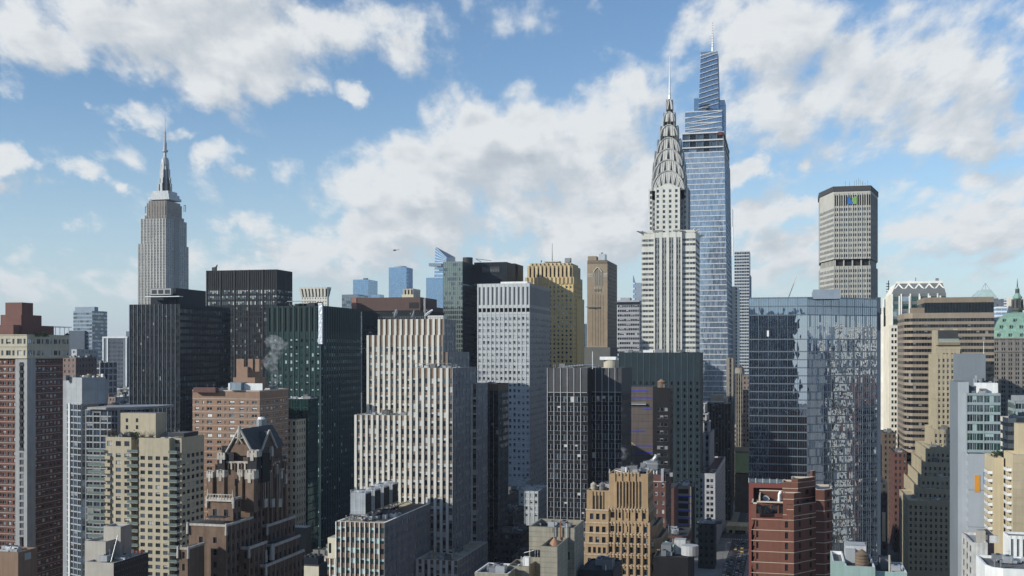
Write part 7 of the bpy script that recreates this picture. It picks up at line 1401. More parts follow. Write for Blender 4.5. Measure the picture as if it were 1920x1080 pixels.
B.mass(rect(xp, x1, Y0 + 1, Y0 + 40), zR(587), zR(558), [sPt, sPt, None, sPt], plain='ribbon_cap', roofm='roof_dark')
q = B.new('roof_box'); q.box(Xat(1710, Y0), xp, Y0 + 2, Y0 + 12, zR(587), zR(577), 'ribbon_cap')

# ---- cream stepped tower
mat('cream_stone', (0.37, 0.32, 0.225), mott=.12, streak=.12); mat('cream_stone_sh', (0.45, 0.40, 0.29), streak=.12); mat('teal_cap', (0.22, 0.26, 0.24))
wCs = WIN((('glass_dark', 3), ('glass_mid', 2)), blind=.35, blindm='blind_grey', frame='stone_dusk', fw=.12, rail=.5)
sCs = ST([(.6, 'P'), (1.15, 'W'), (.6, 'P')], [(1.35, 'S'), (1.75, 'W')], {('W', 'W'): (-.35, 'G'), ('P', '*'): (.12, 'cream_stone'), ('*', '*'): (0, 'cream_stone')}, win=wCs, zlo=6, top=[(1.2, 'S')])
XR = atd(1756, 606); xR = Xat(1800, XR[1]) + 4
B = Bd('stepped_tower', 'cream stone setback tower climbing in many narrow steps beside the grey slab', (XR[0] + 5, XR[1] + 8))
def cs(xs_, xe, yt, dd, st=sCs, z0=0, xr=None, name=None):
    a = fR(xs_, xe, 1790, dd); z = Zat(yt, a[0], a[2]); B.mass(rect(a[0], xR if xr is None else Xat(xr, a[2]), a[2], a[3]), z0, z, [st, None, None, st], plain='cream_stone', roofm='roof_tan', parapet=.7, capm='cream_stone'); return (*a, z)
for (xs_, xe, yt, dd) in ((1741, 1757, 664, 606), (1734, 1751, 805, 600), (1729, 1743, 838, 593), (1716, 1737, 841, 588), (1709, 1731, 866, 582), (1697, 1727, 893, 575), (1688, 1722, 916, 568), (1686, 1703, 938, 559)): cs(xs_, xe, yt, dd)
a = cs(1747, 1755, 652, 608, ST([(1.6, 'P'), (.8, 'W'), (.8, 'P'), (.8, 'W')], [(3, 'S'), (8.3, 'W')], {('*', 'S'): (.2, 'cream_stone'), ('P', '*'): (.3, 'cream_stone'), ('W', 'W'): (-.4, 'slot_dark')}, end=2), z0=90, xr=1800)
q = B.new('crown_tier'); z_ = a[4]; q.box(a[0] + .8, Xat(1801, a[2]), a[2] + 1, a[3], z_, z_ + 3.4, 'cream_stone'); q.box(a[0] + 1.6, Xat(1799, a[2]), a[2] + 2, a[3], z_ + 3.4, Zat(635, a[0], a[2]), 'teal_cap'); q.box(a[0] + 1.4, Xat(1798, a[2]), a[2] + 3, a[3], Zat(635, a[0], a[2]), Zat(619, a[0], a[2]), 'roof_dark'); q.box(a[0], a[0] + 1.4, a[2] + 3, a[3], z_, Zat(619, a[0], a[2]), 'cream_stone')
for i in range(3): q.box(a[0] + 3 + i * 7, a[0] + 5 + i * 7, a[2] + 6, a[2] + 8, Zat(619, a[0], a[2]), Zat(616, a[0], a[2]), 'cream_stone')
for i in range(5): q = B.new('string_course'); q.box(a[0] - .3 + .2 * i, Xat(1802, a[2]) - .2 * i, a[2] - .4 + .2 * i, a[2], z_ - .8 + i * .9, z_ - .4 + i * .9, 'cream_stone')

# ---- grey slab tower complex
mat('grey_slab', (0.17, 0.195, 0.22), mott=.06, streak=.05); mat('grey_slab_lt', (0.32, 0.35, 0.38), mott=.06, streak=.06); mat('seafoam', (0.26, 0.32, 0.33), rough=.4); 
a = fR(1779, 1797, 1848, 452); B = Bd('residential_tower', 'blue-grey slab tower with glazed upper block and an orange panel on its wall', (a[0], a[2])); zz_ = Zat(663, a[0], a[2])
B.mass(rect(a[0], a[1], a[2], a[2] + 14), 0, zz_, [None] * 4, plain='grey_slab', roofm='roof_light')
b_ = fR(1779, 1796, 1836, 432); B.mass(rect(b_[0], b_[0] + 4.0, b_[2], b_[2] + 22), 0, Zat(716, b_[0], b_[2]), ['grey_slab_lt', None, None, 'grey_slab'], plain='grey_slab')
c = fR(1797, 1812, 1876, 426); zc_ = Zat(737, c[0], c[2]); zd_ = Zat(849, c[0], c[2])
wU = WIN((('glass_dark', 2), ('glass_mid', 3), ('glass_green', 2)), blind=.2, blindm='blind_sea', frame='seafoam', fw=.12, mids=1)
sU = ST([(.25, 'M'), (1.8, 'W'), (1.2, 'W'), (2.2, 'W')], [(.9, 'S'), (2.75, 'W')], {('M', '*'): (.2, 'seafoam'), ('W', 'S'): (.15, 'seafoam'), ('W', 'W'): (-.15, 'G')}, win=wU)
B.mass(rect(c[0], c[1], c[2], c[2] + 12), zd_, zc_, [sU, None, None, 'grey_slab_lt'], plain='grey_slab_lt', roofm='roof_light', parapet=.9, capm='seafoam')
sUs = ST([(1.2, 'P'), (.9, 'W')], [(1.6, 'S'), (2.0, 'W')], {('W', 'W'): (-.2, 'G'), ('*', '*'): (0, 'grey_slab_lt')}, win=wdk, end=.5)
sUl = ST([(50, 'P')], [(.25, 'l'), (14, 'S')], {('*', 'l'): (-.06, 'grey_slab'), ('*', 'S'): (0, 'grey_slab_lt')})
B.mass(rect(c[0] + .8, Xat(1872, c[2]), c[2] + .6, c[2] + 14), 0, zd_, [sUl, None, None, sUs], plain='grey_slab_lt', roofm='roof_light', parapet=.5)
q = B.new('terrace_planter'); 
for i in range(5): q.box(c[0] + 2 + i * 2.6, c[0] + 3.4 + i * 2.6, c[2] + .7, c[2] + 1.3, zd_, zd_ + .8, 'hedge' if i != 2 else 'roof_tan')
q = B.new('orange_panel'); mat('orange_panel', (0.55, 0.24, 0.03)); X_ = Xat(1828, c[2]); q.box(X_, Xat(1838, c[2]), c[2] + .45, c[2] + .58, Zat(923, X_, c[2]), Zat(891, X_, c[2]), 'orange_panel')
q = B.new('blue_panel'); mat('blue_panel', (0.06, 0.22, 0.50)); X_ = Xat(1844, c[2]); q.box(X_, X_ + 1.2, c[2] + .4, c[2] + .58, Zat(907, X_, c[2]), Zat(885, X_, c[2]), 'blue_panel')
e_ = fR(1822, 1831, 1871, 432); q = B.new('white_roof_box'); q.box(e_[0], e_[1], e_[2], e_[2] + 6, zc_ - 1, Zat(718, e_[0], e_[2]), 'white_paint'); q = B.new('roof_clutter')
for i in range(12): X_, Y_ = atd(1825 + i * 3.4, 446); q.box(X_, X_ + .7, Y_, Y_ + .7, zc_, Zat(random.uniform(704, 716), X_, Y_), random.choice(['metal_dark', 'metal_grey', 'panel_grey']))
q = B.new('roof_clutter'); q.bar((Xat(1846, a[2]), a[2] + 2, zz_), (Xat(1846, a[2]), a[2] + 2, Zat(640, a[0], a[2])), .1, 'white_paint', 4)

# ---- green copper-roofed tower with lantern
mat('copper_green', (0.22, 0.36, 0.29), mott=.35, scale=.15, streak=.3); mat('helm_stone', (0.20, 0.185, 0.165), mott=.25, streak=.2); mat('helm_dark', (0.07, 0.075, 0.07), mott=.4)
d = 893; Xh, Yh = atd(1905.5, d); Xl = Xat(1862, Yh - 18); hw_ = Xh - Xl; k = d / FOC; zH = lambda py: Zat(py, Xh, Yh)
B = Bd('domed_tower', 'ornate stone tower with green copper roof and dark lantern spire at the right edge', (Xh, Yh)); hx0, hx1, hy0, hy1 = Xh - hw_, Xh + hw_, Yh - 18, Yh + 18
sHe = ST([(1.1, 'P'), (1.1, 'W'), (.45, 'P'), (1.1, 'W'), (1.1, 'P')], [(1.5, 'S'), (2.1, 'W')], {('P', '*'): (.3, 'helm_stone'), ('*', 'B'): (.9, 'helm_stone'), ('W', 'W'): (-.4, 'G'), ('*', '*'): (0, 'helm_stone')}, win=wdk, zlo=60, top=[(1, 'B'), (2.5, 'S'), (2, 'W'), (2.4, 'S'), (2.1, 'W'), (1.2, 'B')])
sHe.cell = {('P', 'B'): (.9, 'helm_stone'), ('W', 'B'): (.9, 'helm_stone'), **sHe.cell}
B.mass(rect(hx0, hx1, hy0, hy1), 0, zH(634), [sHe] * 4, plain='helm_stone')
rf = B.new('copper_roof'); lv = [(1.0, 634), (.90, 622), (.74, 606), (.56, 595), (.36, 588), (.2, 586)]
for (f0, p0), (f1, p1_) in zip(lv, lv[1:]):
    rf.prism(rect(Xh - hw_ * f0, Xh + hw_ * f0, Yh - 18 * f0, Yh + 18 * f0), zH(p0), zH(p1_), 'copper_green', pts2=rect(Xh - hw_ * f1, Xh + hw_ * f1, Yh - 18 * f1, Yh + 18 * f1))
for (f, py, n_) in ((.97, 628, 5), (.84, 613, 5), (.68, 601, 4)):
    for i in range(n_):
        dm_ = B.new('dormer'); xx = Xh - hw_ * f * .85 + 2 * hw_ * f * .85 * i / (n_ - 1); yy = Yh - 18 * f; zz_ = zH(py); dm_.box(xx - 1.0, xx + 1.0, yy - .8, yy + 2, zz_ - 1.2, zz_ + 1.2, 'copper_green'); dm_.box(xx - .6, xx + .6, yy - .85, yy - .8, zz_ - 1, zz_ + .7, 'shade_black'); dm_.bar((xx, yy - .6, zz_ + 1.2), (xx, yy - .6, zz_ + 2.2), .8, 'copper_green', 4, .05)
ln = B.new('lantern')
for (pa_, pb_, r0, r1, m_, n_) in ((590, 582, 9.5, 9, 'helm_dark', 8), (582, 578, 11.5, 11.5, 'helm_dark', 8), (578, 560, 8, 7, 'helm_dark', 8), (560, 556, 8.6, 8.2, 'verdigris', 8), (556, 550, 7, 4, 'verdigris', 8), (550, 542, 4, 3.6, 'helm_dark', 8), (542, 538, 3.6, 1.4, 'verdigris', 8), (538, 522, 1.2, .2, 'helm_dark', 6)): ln.cyl(Xh + .8, Yh, zH(pa_), zH(pb_), r0 * k, r1 * k, m_, n_)
for i in range(8): t = i / 8 * 6.283 + .39; ln.bar((Xh + .8 + 9.6 * k * math.cos(t), Yh + 9.6 * k * math.sin(t), zH(578)), (Xh + .8 + 9.6 * k * math.cos(t), Yh + 9.6 * k * math.sin(t), zH(561)), .4, 'helm_dark', 5); ln.bar((Xh + .8 + 10.5 * k * math.cos(t), Yh + 10.5 * k * math.sin(t), zH(578)), (Xh + .8 + 10.5 * k * math.cos(t), Yh + 10.5 * k * math.sin(t), zH(572)), .5, 'helm_dark', 4, .1)
# ---- towers behind it
a = fR(1824, 1832, 1872, 1150, 45); B = Bd('pyramid_topped_tower', 'grey tower with a pale green glass pyramid top behind the brown ribbon slab', (a[0], a[2])); zz_ = Zat(560, a[0], a[2]); B.mass(rect(*a), 0, zz_, [ribbon(4, 2, 'stamped_dk', win=wf, zlo=80)] * 4, plain='stamped_dk'); mat('pyr', (0.36, 0.46, 0.44), rough=.3); q = B.new('glass_pyramid'); q.prism(rect(a[0] - 2, a[1], a[2], a[3]), zz_, Zat(542, a[0], a[2]), 'pyr', pts2=rect(a[0] + 6, a[1] - 6, a[2] + 8, a[3] - 8))
q = B.new('roof_frame'); X_ = (a[0] + a[1]) / 2; z2 = Zat(542, a[0], a[2]); [q.bar((X_ + s_, a[2] + 12, z2), (X_, a[2] + 14, z2 + 7), .35, 'metal_light', 4) for s_ in (-4, 4, 0)]
a = fR(1866, 1868, 1888, 1080, 30); B = Bd('office_tower', 'small white and blue banded tower just left of the lantern spire', (a[0], a[2])); mat('wb', (0.66, 0.69, 0.72)); B.mass(rect(*a), 0, Zat(575, a[0], a[2]), [ribbon(4, 2.3, 'wb', bw=4, mm='wb', win=WIN((('glass_farblue', 1),)), zlo=80)] * 4, plain='wb'); q = B.new('tall_part'); q.box(Xat(1879, a[2]), Xat(1889, a[2]), a[2] + 5, a[2] + 20, 0, Zat(560, a[0], a[2]), 'slab_blue')
for i in range(8): q = B.new('zigzag_balcony'); zq = Zat(562 + i * 5, a[0], a[2]); q.box(Xat(1884, a[2]), Xat(1889.5, a[2]), a[2] + 4, a[2] + 5, zq - .6, zq + .6, 'wb')
a = fR(1889, 1891, 1930, 1200, 30); B = Bd('office_tower', 'blank cream slab behind the lantern spire at the right edge', (a[0], a[2])); B.mass(rect(*a), 0, Zat(559, a[0], a[2]), [None] * 4, plain='cream_gran')
for i in range(4):
    a = fR(1864 + i * 5, 1866 + i * 5, 1874 + i * 5, 1010 - i * 8, 14); B = Bd('mid_rise_block', ('lowest', 'second', 'third', 'last')[i] + ' of the small blue-grey setbacks stepping down beside the green copper roof', (a[0], a[2]), group='small setback blocks beside the copper roof'); B.mass(rect(*a), 0, Zat((596, 600, 606, 612)[i], a[0], a[2]), [punched(2.4, 1.4, 3.4, 2, 'blue_grey', win=wf, zlo=90)] * 4, plain='blue_grey')
# ---- blocks at the right edge
mat('blk_white', (0.62, 0.58, 0.50), streak=.1); a = fR(1880, 1888, 1935, 470, 16); B = Bd('banded_block', 'low block with bright cream walls cut by dark slanting window bands at the right edge', (a[0], a[2])); zz_ = Zat(784, a[0], a[2]); B.mass(rect(a[0], a[1], a[2], a[3]), 0, zz_, ['stone_dusk', None, None, ribbon(3.6, 1.6, 'blk_white', win=wdk)], plain='stone_dusk', roofm='roof_light', parapet=.6, capm='lintel'); c = fR(1880, 1888, 1904, 472, 16); q = B.new('bright_face'); facade(B, q, (a[0] + .2, a[2] - .1, 0), (a[0] + 3.6, a[2] - .1, 0), (a[0] + 3.6, a[2] - .1, zz_), (a[0] + .2, a[2] - .1, zz_), ribbon(3.6, 1.6, 'blk_white', win=wdk))
a = fR(1893, 1903, 1940, 500, 16); B = Bd('dark_block', 'dark glazed block above the bright banded one at the right edge', (a[0], a[2])); B.mass(rect(*a), 0, Zat(752, a[0], a[2]), [curtain(3.6, 2.6, 2.4, 'seafoam', 'seafoam', win=wU)] * 4, plain='brick_maroon', roofm='roof_dark'); q = B.new('roof_plant'); q.box(a[0], a[0] + 6, a[2] + 3, a[2] + 9, Zat(752, a[0], a[2]), Zat(742, a[0], a[2]), 'panel_grey')
# beige apartment tower with balconies, right edge
mat('sand_brick', (0.46, 0.39, 0.26), streak=.1, mott=.1); mat('sand_dk', (0.38, 0.32, 0.22), streak=.1); wsb = WIN((('glass_dark', 3), ('glass_mid', 2)), blind=.3, frame='blind', fw=.1, mids=1)
a = fR(1846, 1863, 1882, 385); B = Bd('apartment_tower', 'sand coloured apartment tower with stacks of white-railed balconies at the right edge', (a[0], a[2])); zz_ = Zat(858, a[0], a[2])
sSb = ST([(1.2, 'P'), (1.0, 'W'), (1.2, 'P')], [(1.3, 'S'), (1.5, 'W')], {('W', 'W'): (-.3, 'G'), ('*', '*'): (0, 'sand_brick')}, win=wsb, end=.5, top=[(3.5, 'S')])
sSl_ = ST([(20, 'P')], [(.1, 'l'), (2.8, 'S')], {('*', 'l'): (.04, 'slab_edge'), ('*', 'S'): (0, 'sand_dk')})
B.mass(rect(a[0], a[1], a[2], a[3]), 0, zz_, ['sand_brick', None, None, sSb], plain='sand_dk', roofm='roof_tan', parapet=1, capm='sand_brick')
c = fR(1880, 1899, 1940, 372); z2 = Zat(852, c[0], c[2]); B.mass(rect(c[0], c[1], c[2], c[2] + 16), 0, z2, [sSl_, None, None, sSb], plain='sand_dk', roofm='roof_tan', parapet=1, capm='sand_brick')
e_ = fR(1902, 1910, 1940, 380); q = B.new('penthouse'); q.box(e_[0], e_[1], e_[2], e_[2] + 8, z2 - 1, Zat(795, e_[0], e_[2]), 'sand_brick')
for (aa, zt0, L) in ((a, zz_ - 6, (a[3] - a[2]) * .45), (c, z2 - 6, 6)):
    q = B.new('balcony_stack'); z_ = zt0
    while z_ > 22:
        q.box(aa[0] - 1.5, aa[0], aa[2] + 2, aa[2] + 2 + L, z_ - .1, z_ + .1, 'slab_edge')
        for j in range(8): q.box(aa[0] - 1.52, aa[0] - 1.46, aa[2] + 2 + L * j / 8, aa[2] + 2 + L * (j + .35) / 8, z_ + .1, z_ + 1.05, 'white_paint')
        q.box(aa[0] - 1.55, aa[0] - 1.42, aa[2] + 2, aa[2] + 2 + L, z_ + 1.0, z_ + 1.1, 'white_paint'); q.box(aa[0] - 1.5, aa[0], aa[2] + 1.98, aa[2] + 2.02, z_ + .1, z_ + 1.05, 'white_paint'); z_ -= 2.8
for i in range(7): X_, Y_ = atd(1868 + i * 2.2, 393); 
shrub(*atd(1868, 394), zz_ - 1, 2.2, 2.8, 'dense dark roof garden shrub at the left of the sand apartment tower terrace'); shrub(*atd(1876, 396), zz_ - 1, 2.0, 2.4, 'roof garden shrub nearer the middle of the sand apartment tower terrace')
# grey-white low building
mat('whitewash', (0.50, 0.50, 0.48), mott=.3, streak=.35, scale=.5); a = fR(1803, 1822, 1852, 300); B = Bd('weathered_building', 'weathered grey-white low building with recessed balconies below the sand apartment tower', (a[0], a[2])); zz_ = Zat(1017, a[0], a[2])
B.mass(rect(a[0], a[1], a[2], a[3]), 0, zz_, ['whitewash', None, None, ST([(1.4, 'P'), (4.2, 'W'), (1, 'P')], [(1.1, 'S'), (1.9, 'W')], {('W', 'W'): (-.9, 'shade_black'), ('*', '*'): (0, 'whitewash')})], plain='whitewash', roofm='roof_light', parapet=.7, capm='whitewash'); q = B.new('stair_head'); q.box(a[0] + 2, a[0] + 4, a[2] + 3, a[2] + 6, zz_ - .6, Zat(998, a[0], a[2]), 'taupe'); q.box(a[0] + 5, a[0] + 7.5, a[2] + 4, a[2] + 6, zz_ - .6, zz_ + 1.4, 'whitewash')
a = fR(1836, 1848, 1880, 320); B = Bd('iron_fire_stair_block', 'dark narrow brick block with rusty fire stairs between the weathered building and the sand tower', (a[0], a[2])); B.mass(rect(a[0], Xat(1864, a[2]), a[2], a[3]), 0, Zat(1003, a[0], a[2]), [None] * 4, plain='brick_dull', roofm='roof_dark', parapet=.5); q = B.new('fire_escape')
for i in range(7): zq = 20 + i * 3; q.box(a[0] + 1, a[0] + 6, a[2] - 1.0, a[2], zq, zq + .1, 'metal_dark'); q.bar((a[0] + 1, a[2] - .8, zq), (a[0] + 5, a[2] - .8, zq + 3), .09, 'metal_dark', 4); q.bar((a[0] + 1, a[2] - 1, zq + 1), (a[0] + 6, a[2] - 1, zq + 1), .05, 'metal_dark', 4)
mat('panel_white', (0.66, 0.67, 0.66), streak=.12); a = fR(1881, 1890, 1945, 262); B = Bd('ribbed_white_block', 'white rooftop block with tall dark grilles in the bottom right corner', (a[0], a[2])); zz_ = Zat(1004, a[0], a[2]); sPw = ST([(.7, 'P'), (.7, 'W')], [(.8, 'S'), (4.6, 'W'), (6, 'S')], {('W', 'W'): (-.25, 'metal_grey'), ('P', '*'): (.1, 'panel_white'), ('*', '*'): (0, 'panel_white')}); B.mass(rect(*a), 0, zz_, [sPw, None, None, sPw], plain='panel_white', roofm='roof_grey', parapet=.5, pw=.25, capm='panel_white')
q = B.new('small_window'); X_ = Xat(1898, a[2]); q.box(X_, X_ + 1, a[2] - .15, a[2] - .12, Zat(1052, X_, a[2]), Zat(1043, X_, a[2]), 'glass_mid'); q = B.new('cream_shaft'); q.box(Xat(1909, a[2]), Xat(1925, a[2]), a[2] - 1.5, a[2], 0, Zat(1043, X_, a[2]), 'cream_panel')
a = fR(1848, 1853, 1945, 240, 16); B = Bd('round_cornered_roof', 'white round-cornered parapet roof at the very bottom right', (a[0], a[2])); zz_ = Zat(1066, a[0] + 3, a[2]); B.mass([(a[0] + 3, a[2]), (a[1], a[2]), (a[1], a[3]), (a[0], a[3]), (a[0], a[2] + 4), (a[0] + .9, a[2] + 1.2)], 0, zz_, [None] * 6, plain='panel_white', roofm='roof_grey', parapet=.6, capm='panel_white')
# mint green building with tank house
mat('mint', (0.25, 0.35, 0.33), streak=.12, mott=.1); a = fR(1700, 1703, 1706, 270)
X0, Y0 = atd(1561, 262); zz_ = Zat(1052, X0, Y0); B = Bd('mint_building', 'mint green building with pale-rimmed flat roofs at the bottom right of centre', (X0 + 5, Y0 + 8))
x1, x2, x3 = Xat(1584, Y0), Xat(1641, Y0 - 3), Xat(1700, Y0); B.mass(rect(X0, x1, Y0, Y0 + 14), 0, zz_, [None] * 4, plain='mint', roofm='roof_grey', parapet=.8, pw=.3, capm='panel_white')
B.mass(rect(x1 - .01, x2, Y0 - 3, Y0 + 14), 0, Zat(1061, x1, Y0 - 3), [None] * 4, plain='mint', roofm='roof_dark', parapet=.6, pw=.3, capm='panel_white'); B.mass(rect(x2 - .01, x3, Y0 - 1, Y0 + 12), 0, Zat(1067, x1, Y0), [None] * 4, plain='mint', roofm='roof_dark', parapet=.9, pw=.35, capm='panel_white')
q = B.new('louvred_plant_house'); xa_ = Xat(1585, Y0 + 6); xb2 = Xat(1624, Y0 + 6); zq = Zat(1023, xa_, Y0 + 6); q.box(xa_, xb2, Y0 + 6, Y0 + 12, zz_ - 3, zq, 'hvac'); 
for zz2 in (.5, 1.0): q.bar((xa_, Y0 + 6, zq + zz2), (xb2, Y0 + 6, zq + zz2), .05, 'metal_light', 4)
for i in range(5): q.bar((xa_ + (xb2 - xa_) * i / 4, Y0 + 6, zq), (xa_ + (xb2 - xa_) * i / 4, Y0 + 6, zq + 1), .05, 'metal_light', 4)
q = B.new('fan_unit'); q.box(xa_, xa_ + 2.2, Y0 + 4.6, Y0 + 6, zz_ - 2, zq - .6, 'panel_grey')
q = B.new('vent_pipe'); X_ = Xat(1670, Y0); q.bar((X_, Y0 + 3, zz_ - 4), (X_, Y0 + 3, Zat(1045, X_, Y0)), .22, 'taupe', 8)
X_, Y_ = atd(1616, 262); watertank(X_, Y_, zz_ - 2.2, 1.55, 3.4, 'weathered wooden water tank on the mint green building', leg=.5, cone='wood')

# ---- red brick building, folded plan
mat('red_brick', (0.15, 0.060, 0.040), mott=.15, scale=.5, streak=.1); mat('red_brick_shade', (0.11, 0.044, 0.031), mott=.15, streak=.1); mat('red_frame', (0.17, 0.05, 0.042)); mat('string', (0.50, 0.42, 0.34))  # second brick is the first darkened, shade in its colour for folded walls
d = 305; A_ = atd(1409, d + 3); Xc_, Yc_ = atd(1488.5, d); ang = R(36.5)
def along(p, px, ang):
    lo, hi = .1, 80
    for _ in range(40):
        m_ = (lo + hi) / 2; q_ = (p[0] + math.sin(ang) * m_, p[1] + math.cos(ang) * m_)
        if proj((*q_, 50))[0] < px: lo = m_
        else: hi = m_
    return (p[0] + math.sin(ang) * lo, p[1] + math.cos(ang) * lo)
P1 = (Xc_, Yc_); P0 = (Xat(1409, Yc_), Yc_); P2 = along(P1, 1529.5, ang); P3 = (Xat(1546, P2[1]), P2[1]); P4 = along(P3, 1560, ang); P5 = (P4[0], P4[1] + 10); P6 = (P0[0], P4[1] + 10)
B = Bd('brick_building', 'red brick apartment building with folded walls, pale string courses and stepped roof terraces', (P1[0] - 3, P1[1] + 8)); zB = lambda py: Zat(py, *P1)
wRb = WIN((('glass_mid', 2), ('glass_dark', 2)), frame='metal_dark', fw=.1, mids=1)
sRb = ST([(.9, 'P'), (.95, 'W'), (7.0, 'P'), (.8, 'W'), (1.5, 'P')], [(.14, 'B'), (.35, 'S'), (1.75, 'W'), (.75, 'S')], {('*', 'B'): (.08, 'string'), ('W', 'W'): (-.3, 'G'), ('*', '*'): (0, 'red_brick')}, win=wRb, zlo=4)
sRs = ST([(2.6, 'P'), (1.2, 'W'), (2.2, 'P')], [(.14, 'B'), (.5, 'S'), (1.6, 'W'), (.75, 'S')], {('*', 'B'): (.08, 'string'), ('W', 'W'): (-.3, 'G'), ('*', '*'): (0, 'red_brick_shade')}, win=wRb, zlo=4)
sRt = ST([(1.2, 'P'), (.9, 'W'), (1.5, 'P'), (2.0, 'W'), (1.2, 'P'), (1.5, 'W'), (1.2, 'P'), (.8, 'W'), (1, 'P')], [(.14, 'B'), (.4, 'S'), (1.7, 'W'), (.7, 'S')], sRb.cell, win=wRb)
ztr = zB(975); zpar = zB(947); xq = Xat(1475, Yc_)
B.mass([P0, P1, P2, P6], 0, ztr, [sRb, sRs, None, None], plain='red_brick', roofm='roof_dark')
# terrace storey: open loggia at left, brick wall right
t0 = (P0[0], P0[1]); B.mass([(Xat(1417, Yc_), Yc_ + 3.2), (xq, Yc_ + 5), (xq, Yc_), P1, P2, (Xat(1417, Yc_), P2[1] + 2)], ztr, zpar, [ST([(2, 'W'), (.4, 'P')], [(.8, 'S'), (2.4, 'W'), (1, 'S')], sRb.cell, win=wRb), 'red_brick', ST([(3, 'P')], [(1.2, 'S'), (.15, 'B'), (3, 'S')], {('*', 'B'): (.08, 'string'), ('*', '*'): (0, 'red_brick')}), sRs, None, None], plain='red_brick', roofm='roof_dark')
q = B.new('terrace_beam'); q.box(P0[0], Xat(1477, Yc_), Yc_ - .1, Yc_ + .3, ztr, ztr + .35, 'red_frame'); q.box(P0[0], P0[0] + 1.3, Yc_, Yc_ + 1.5, 0, zpar + .3, 'red_brick'); q.box(P0[0], P0[0] + .4, Yc_ - .1, P2[1], zpar, zpar + .35, 'string'); q.box(P0[0], P0[0] + 1.5, Yc_ - .1, Yc_ + .3, zpar, zpar + .4, 'string'); q.box(P0[0], P0[0] + .4, Yc_ + 3, P2[1] + 2, ztr, zpar, 'red_brick')
q = B.new('roof_rim'); xx = P0[0] + 1.4; q.box(xx, xq + 1.5, Yc_ + 3.2, Yc_ + 3.6, zpar, zpar + .4, 'string'); q.box(Xat(1424, Yc_ + 12), Xat(1467, Yc_ + 12), Yc_ + 12, Yc_ + 12.4, zpar, zpar + 2.2, 'red_brick_shade'); q.box(Xat(1424, Yc_ + 12), Xat(1467, Yc_ + 12), Yc_ + 11.9, Yc_ + 12.5, zpar + 2.2, zpar + 2.5, 'string'); q.box(Xat(1424, Yc_ + 12), Xat(1424, Yc_ + 12) + .4, Yc_ + 4, Yc_ + 12, zpar, zpar + 1.8, 'string')
for (px_, py_, r_) in ((1436, 938, .7),):
    dish(px_, py_ - 1, d + 8, 1.0, 'small white satellite dish on the red brick building roof', az=.6, el=.8, grp=None)
q = B.new('white_flue'); X_, Y_ = atd(1461, d + 6); q.bar((X_, Y_, zpar), (X_, Y_, zpar + 2.2), .38, 'white_paint', 8); q.bar((X_, Y_, zpar + 2.2), (X_ + .5, Y_, zpar + 3.0), .42, 'white_paint', 8); q.box(X_ - .6, X_ + 1.6, Y_ + .6, Y_ + 2, zpar, zpar + .7, 'hvac')
# higher set-backs
def stepP(px0, px1, yt, dd, ext, sh=True, z0=None):
    p1 = atd(px1, dd); p0 = (Xat(px0, p1[1]), p1[1]); p2_ = along(p1, ext, ang); z = Zat(yt, *p1); B.mass([p0, p1, p2_, (p0[0], p2_[1])], z0 or ztr, z, [ST([(3, 'P')], [(1.6, 'S'), (.15, 'B'), (2.6, 'S')], {('*', 'B'): (.08, 'string'), ('*', '*'): (0, 'red_brick')}), sRs.w(top=[(1.5, 'S')])], plain='red_brick_shade', roofm='roof_dark', parapet=.5, pw=.3, capm='string'); return p0, p1, p2_, z
stepP(1468, 1488.5, 925, d + 1, 1503); stepP(1467, 1496, 905, d + 6, 1529.5); stepP(1484, 1496, 898, d + 7, 1529); p = stepP(1519, 1523, 883, d + 13, 1529.3)
B.mass([P2, P3, P4, P5, (P2[0], P5[1])], 0, Zat(918, *P3), [ST([(1.5, 'P')], sRs.rows, {('*', 'B'): (.08, 'string'), ('*', '*'): (0, 'red_brick_shade')}), ST([(1.6, 'P'), (1, 'W'), (1.6, 'P')], sRs.rows, sRs.cell, win=wRb)], plain='red_brick', roofm='roof_light', parapet=.6, pw=.3, capm='string')
fr = B.new('red_frame_portal'); Yf = Yc_ + 16; xl_, xr2 = Xat(1404, Yf), Xat(1470, Yf); zf = Zat(905, xl_, Yf); fr.box(xl_, xr2, Yf, Yf + 6, zf - 1.4, zf, 'red_frame'); fr.box(xl_, xl_ + 1.3, Yf, Yf + 6, 0, zf - 1.4, 'red_frame'); fr.box(xl_ + 1.3, xr2, Yf + 5, Yf + 6, 0, zf - 1.4, 'brick_maroon')
rl = B.new('glass_railing'); rl.box(xl_, xr2, Yf, Yf + .1, zf + .1, zf + 1.2, 'glass_pale')
for i in range(6): xx = xl_ + (xr2 - xl_) * i / 5; rl.bar((xx, Yf - .05, zf), (xx, Yf - .05, zf + 1.4), .08, 'white_paint', 4)
# ---- dark stone buildings between glass building and cream tower
for (xs_, xe, xr_, yt, dd, m, lab) in ((1650, 1657, 1680, 812, 690, 'stone_brown', 'dark stone building in shade right of the mirror glass building'), (1664, 1676, 1700, 848, 640, 'brick_maroon', 'dark brick building in shade left of the cream stepped tower, nearer the street'), (1640, 1652, 1664, 905, 600, 'dark_brick', 'low dark building at the foot of the mirror glass building')):
    a = fR(xs_, xe, xr_, dd, 30); B = Bd('stone_building', lab, (a[0], a[2])); B.mass(rect(*a), 0, Zat(yt, a[0], a[2]), [punched(2.8, 1.2, 3.7, 1.9, m, win=wdk)] * 4, plain=m, roofm='roof_dark', parapet=.8)
q = B.new('stair_panel'); mat('pale_panel', (0.6, 0.5, 0.36)); q.box(a[0] + .5, a[0] + 2.3, a[2] - .3, a[2] - .1, Zat(1015, a[0], a[2]), Zat(960, a[0], a[2]), 'pale_panel')
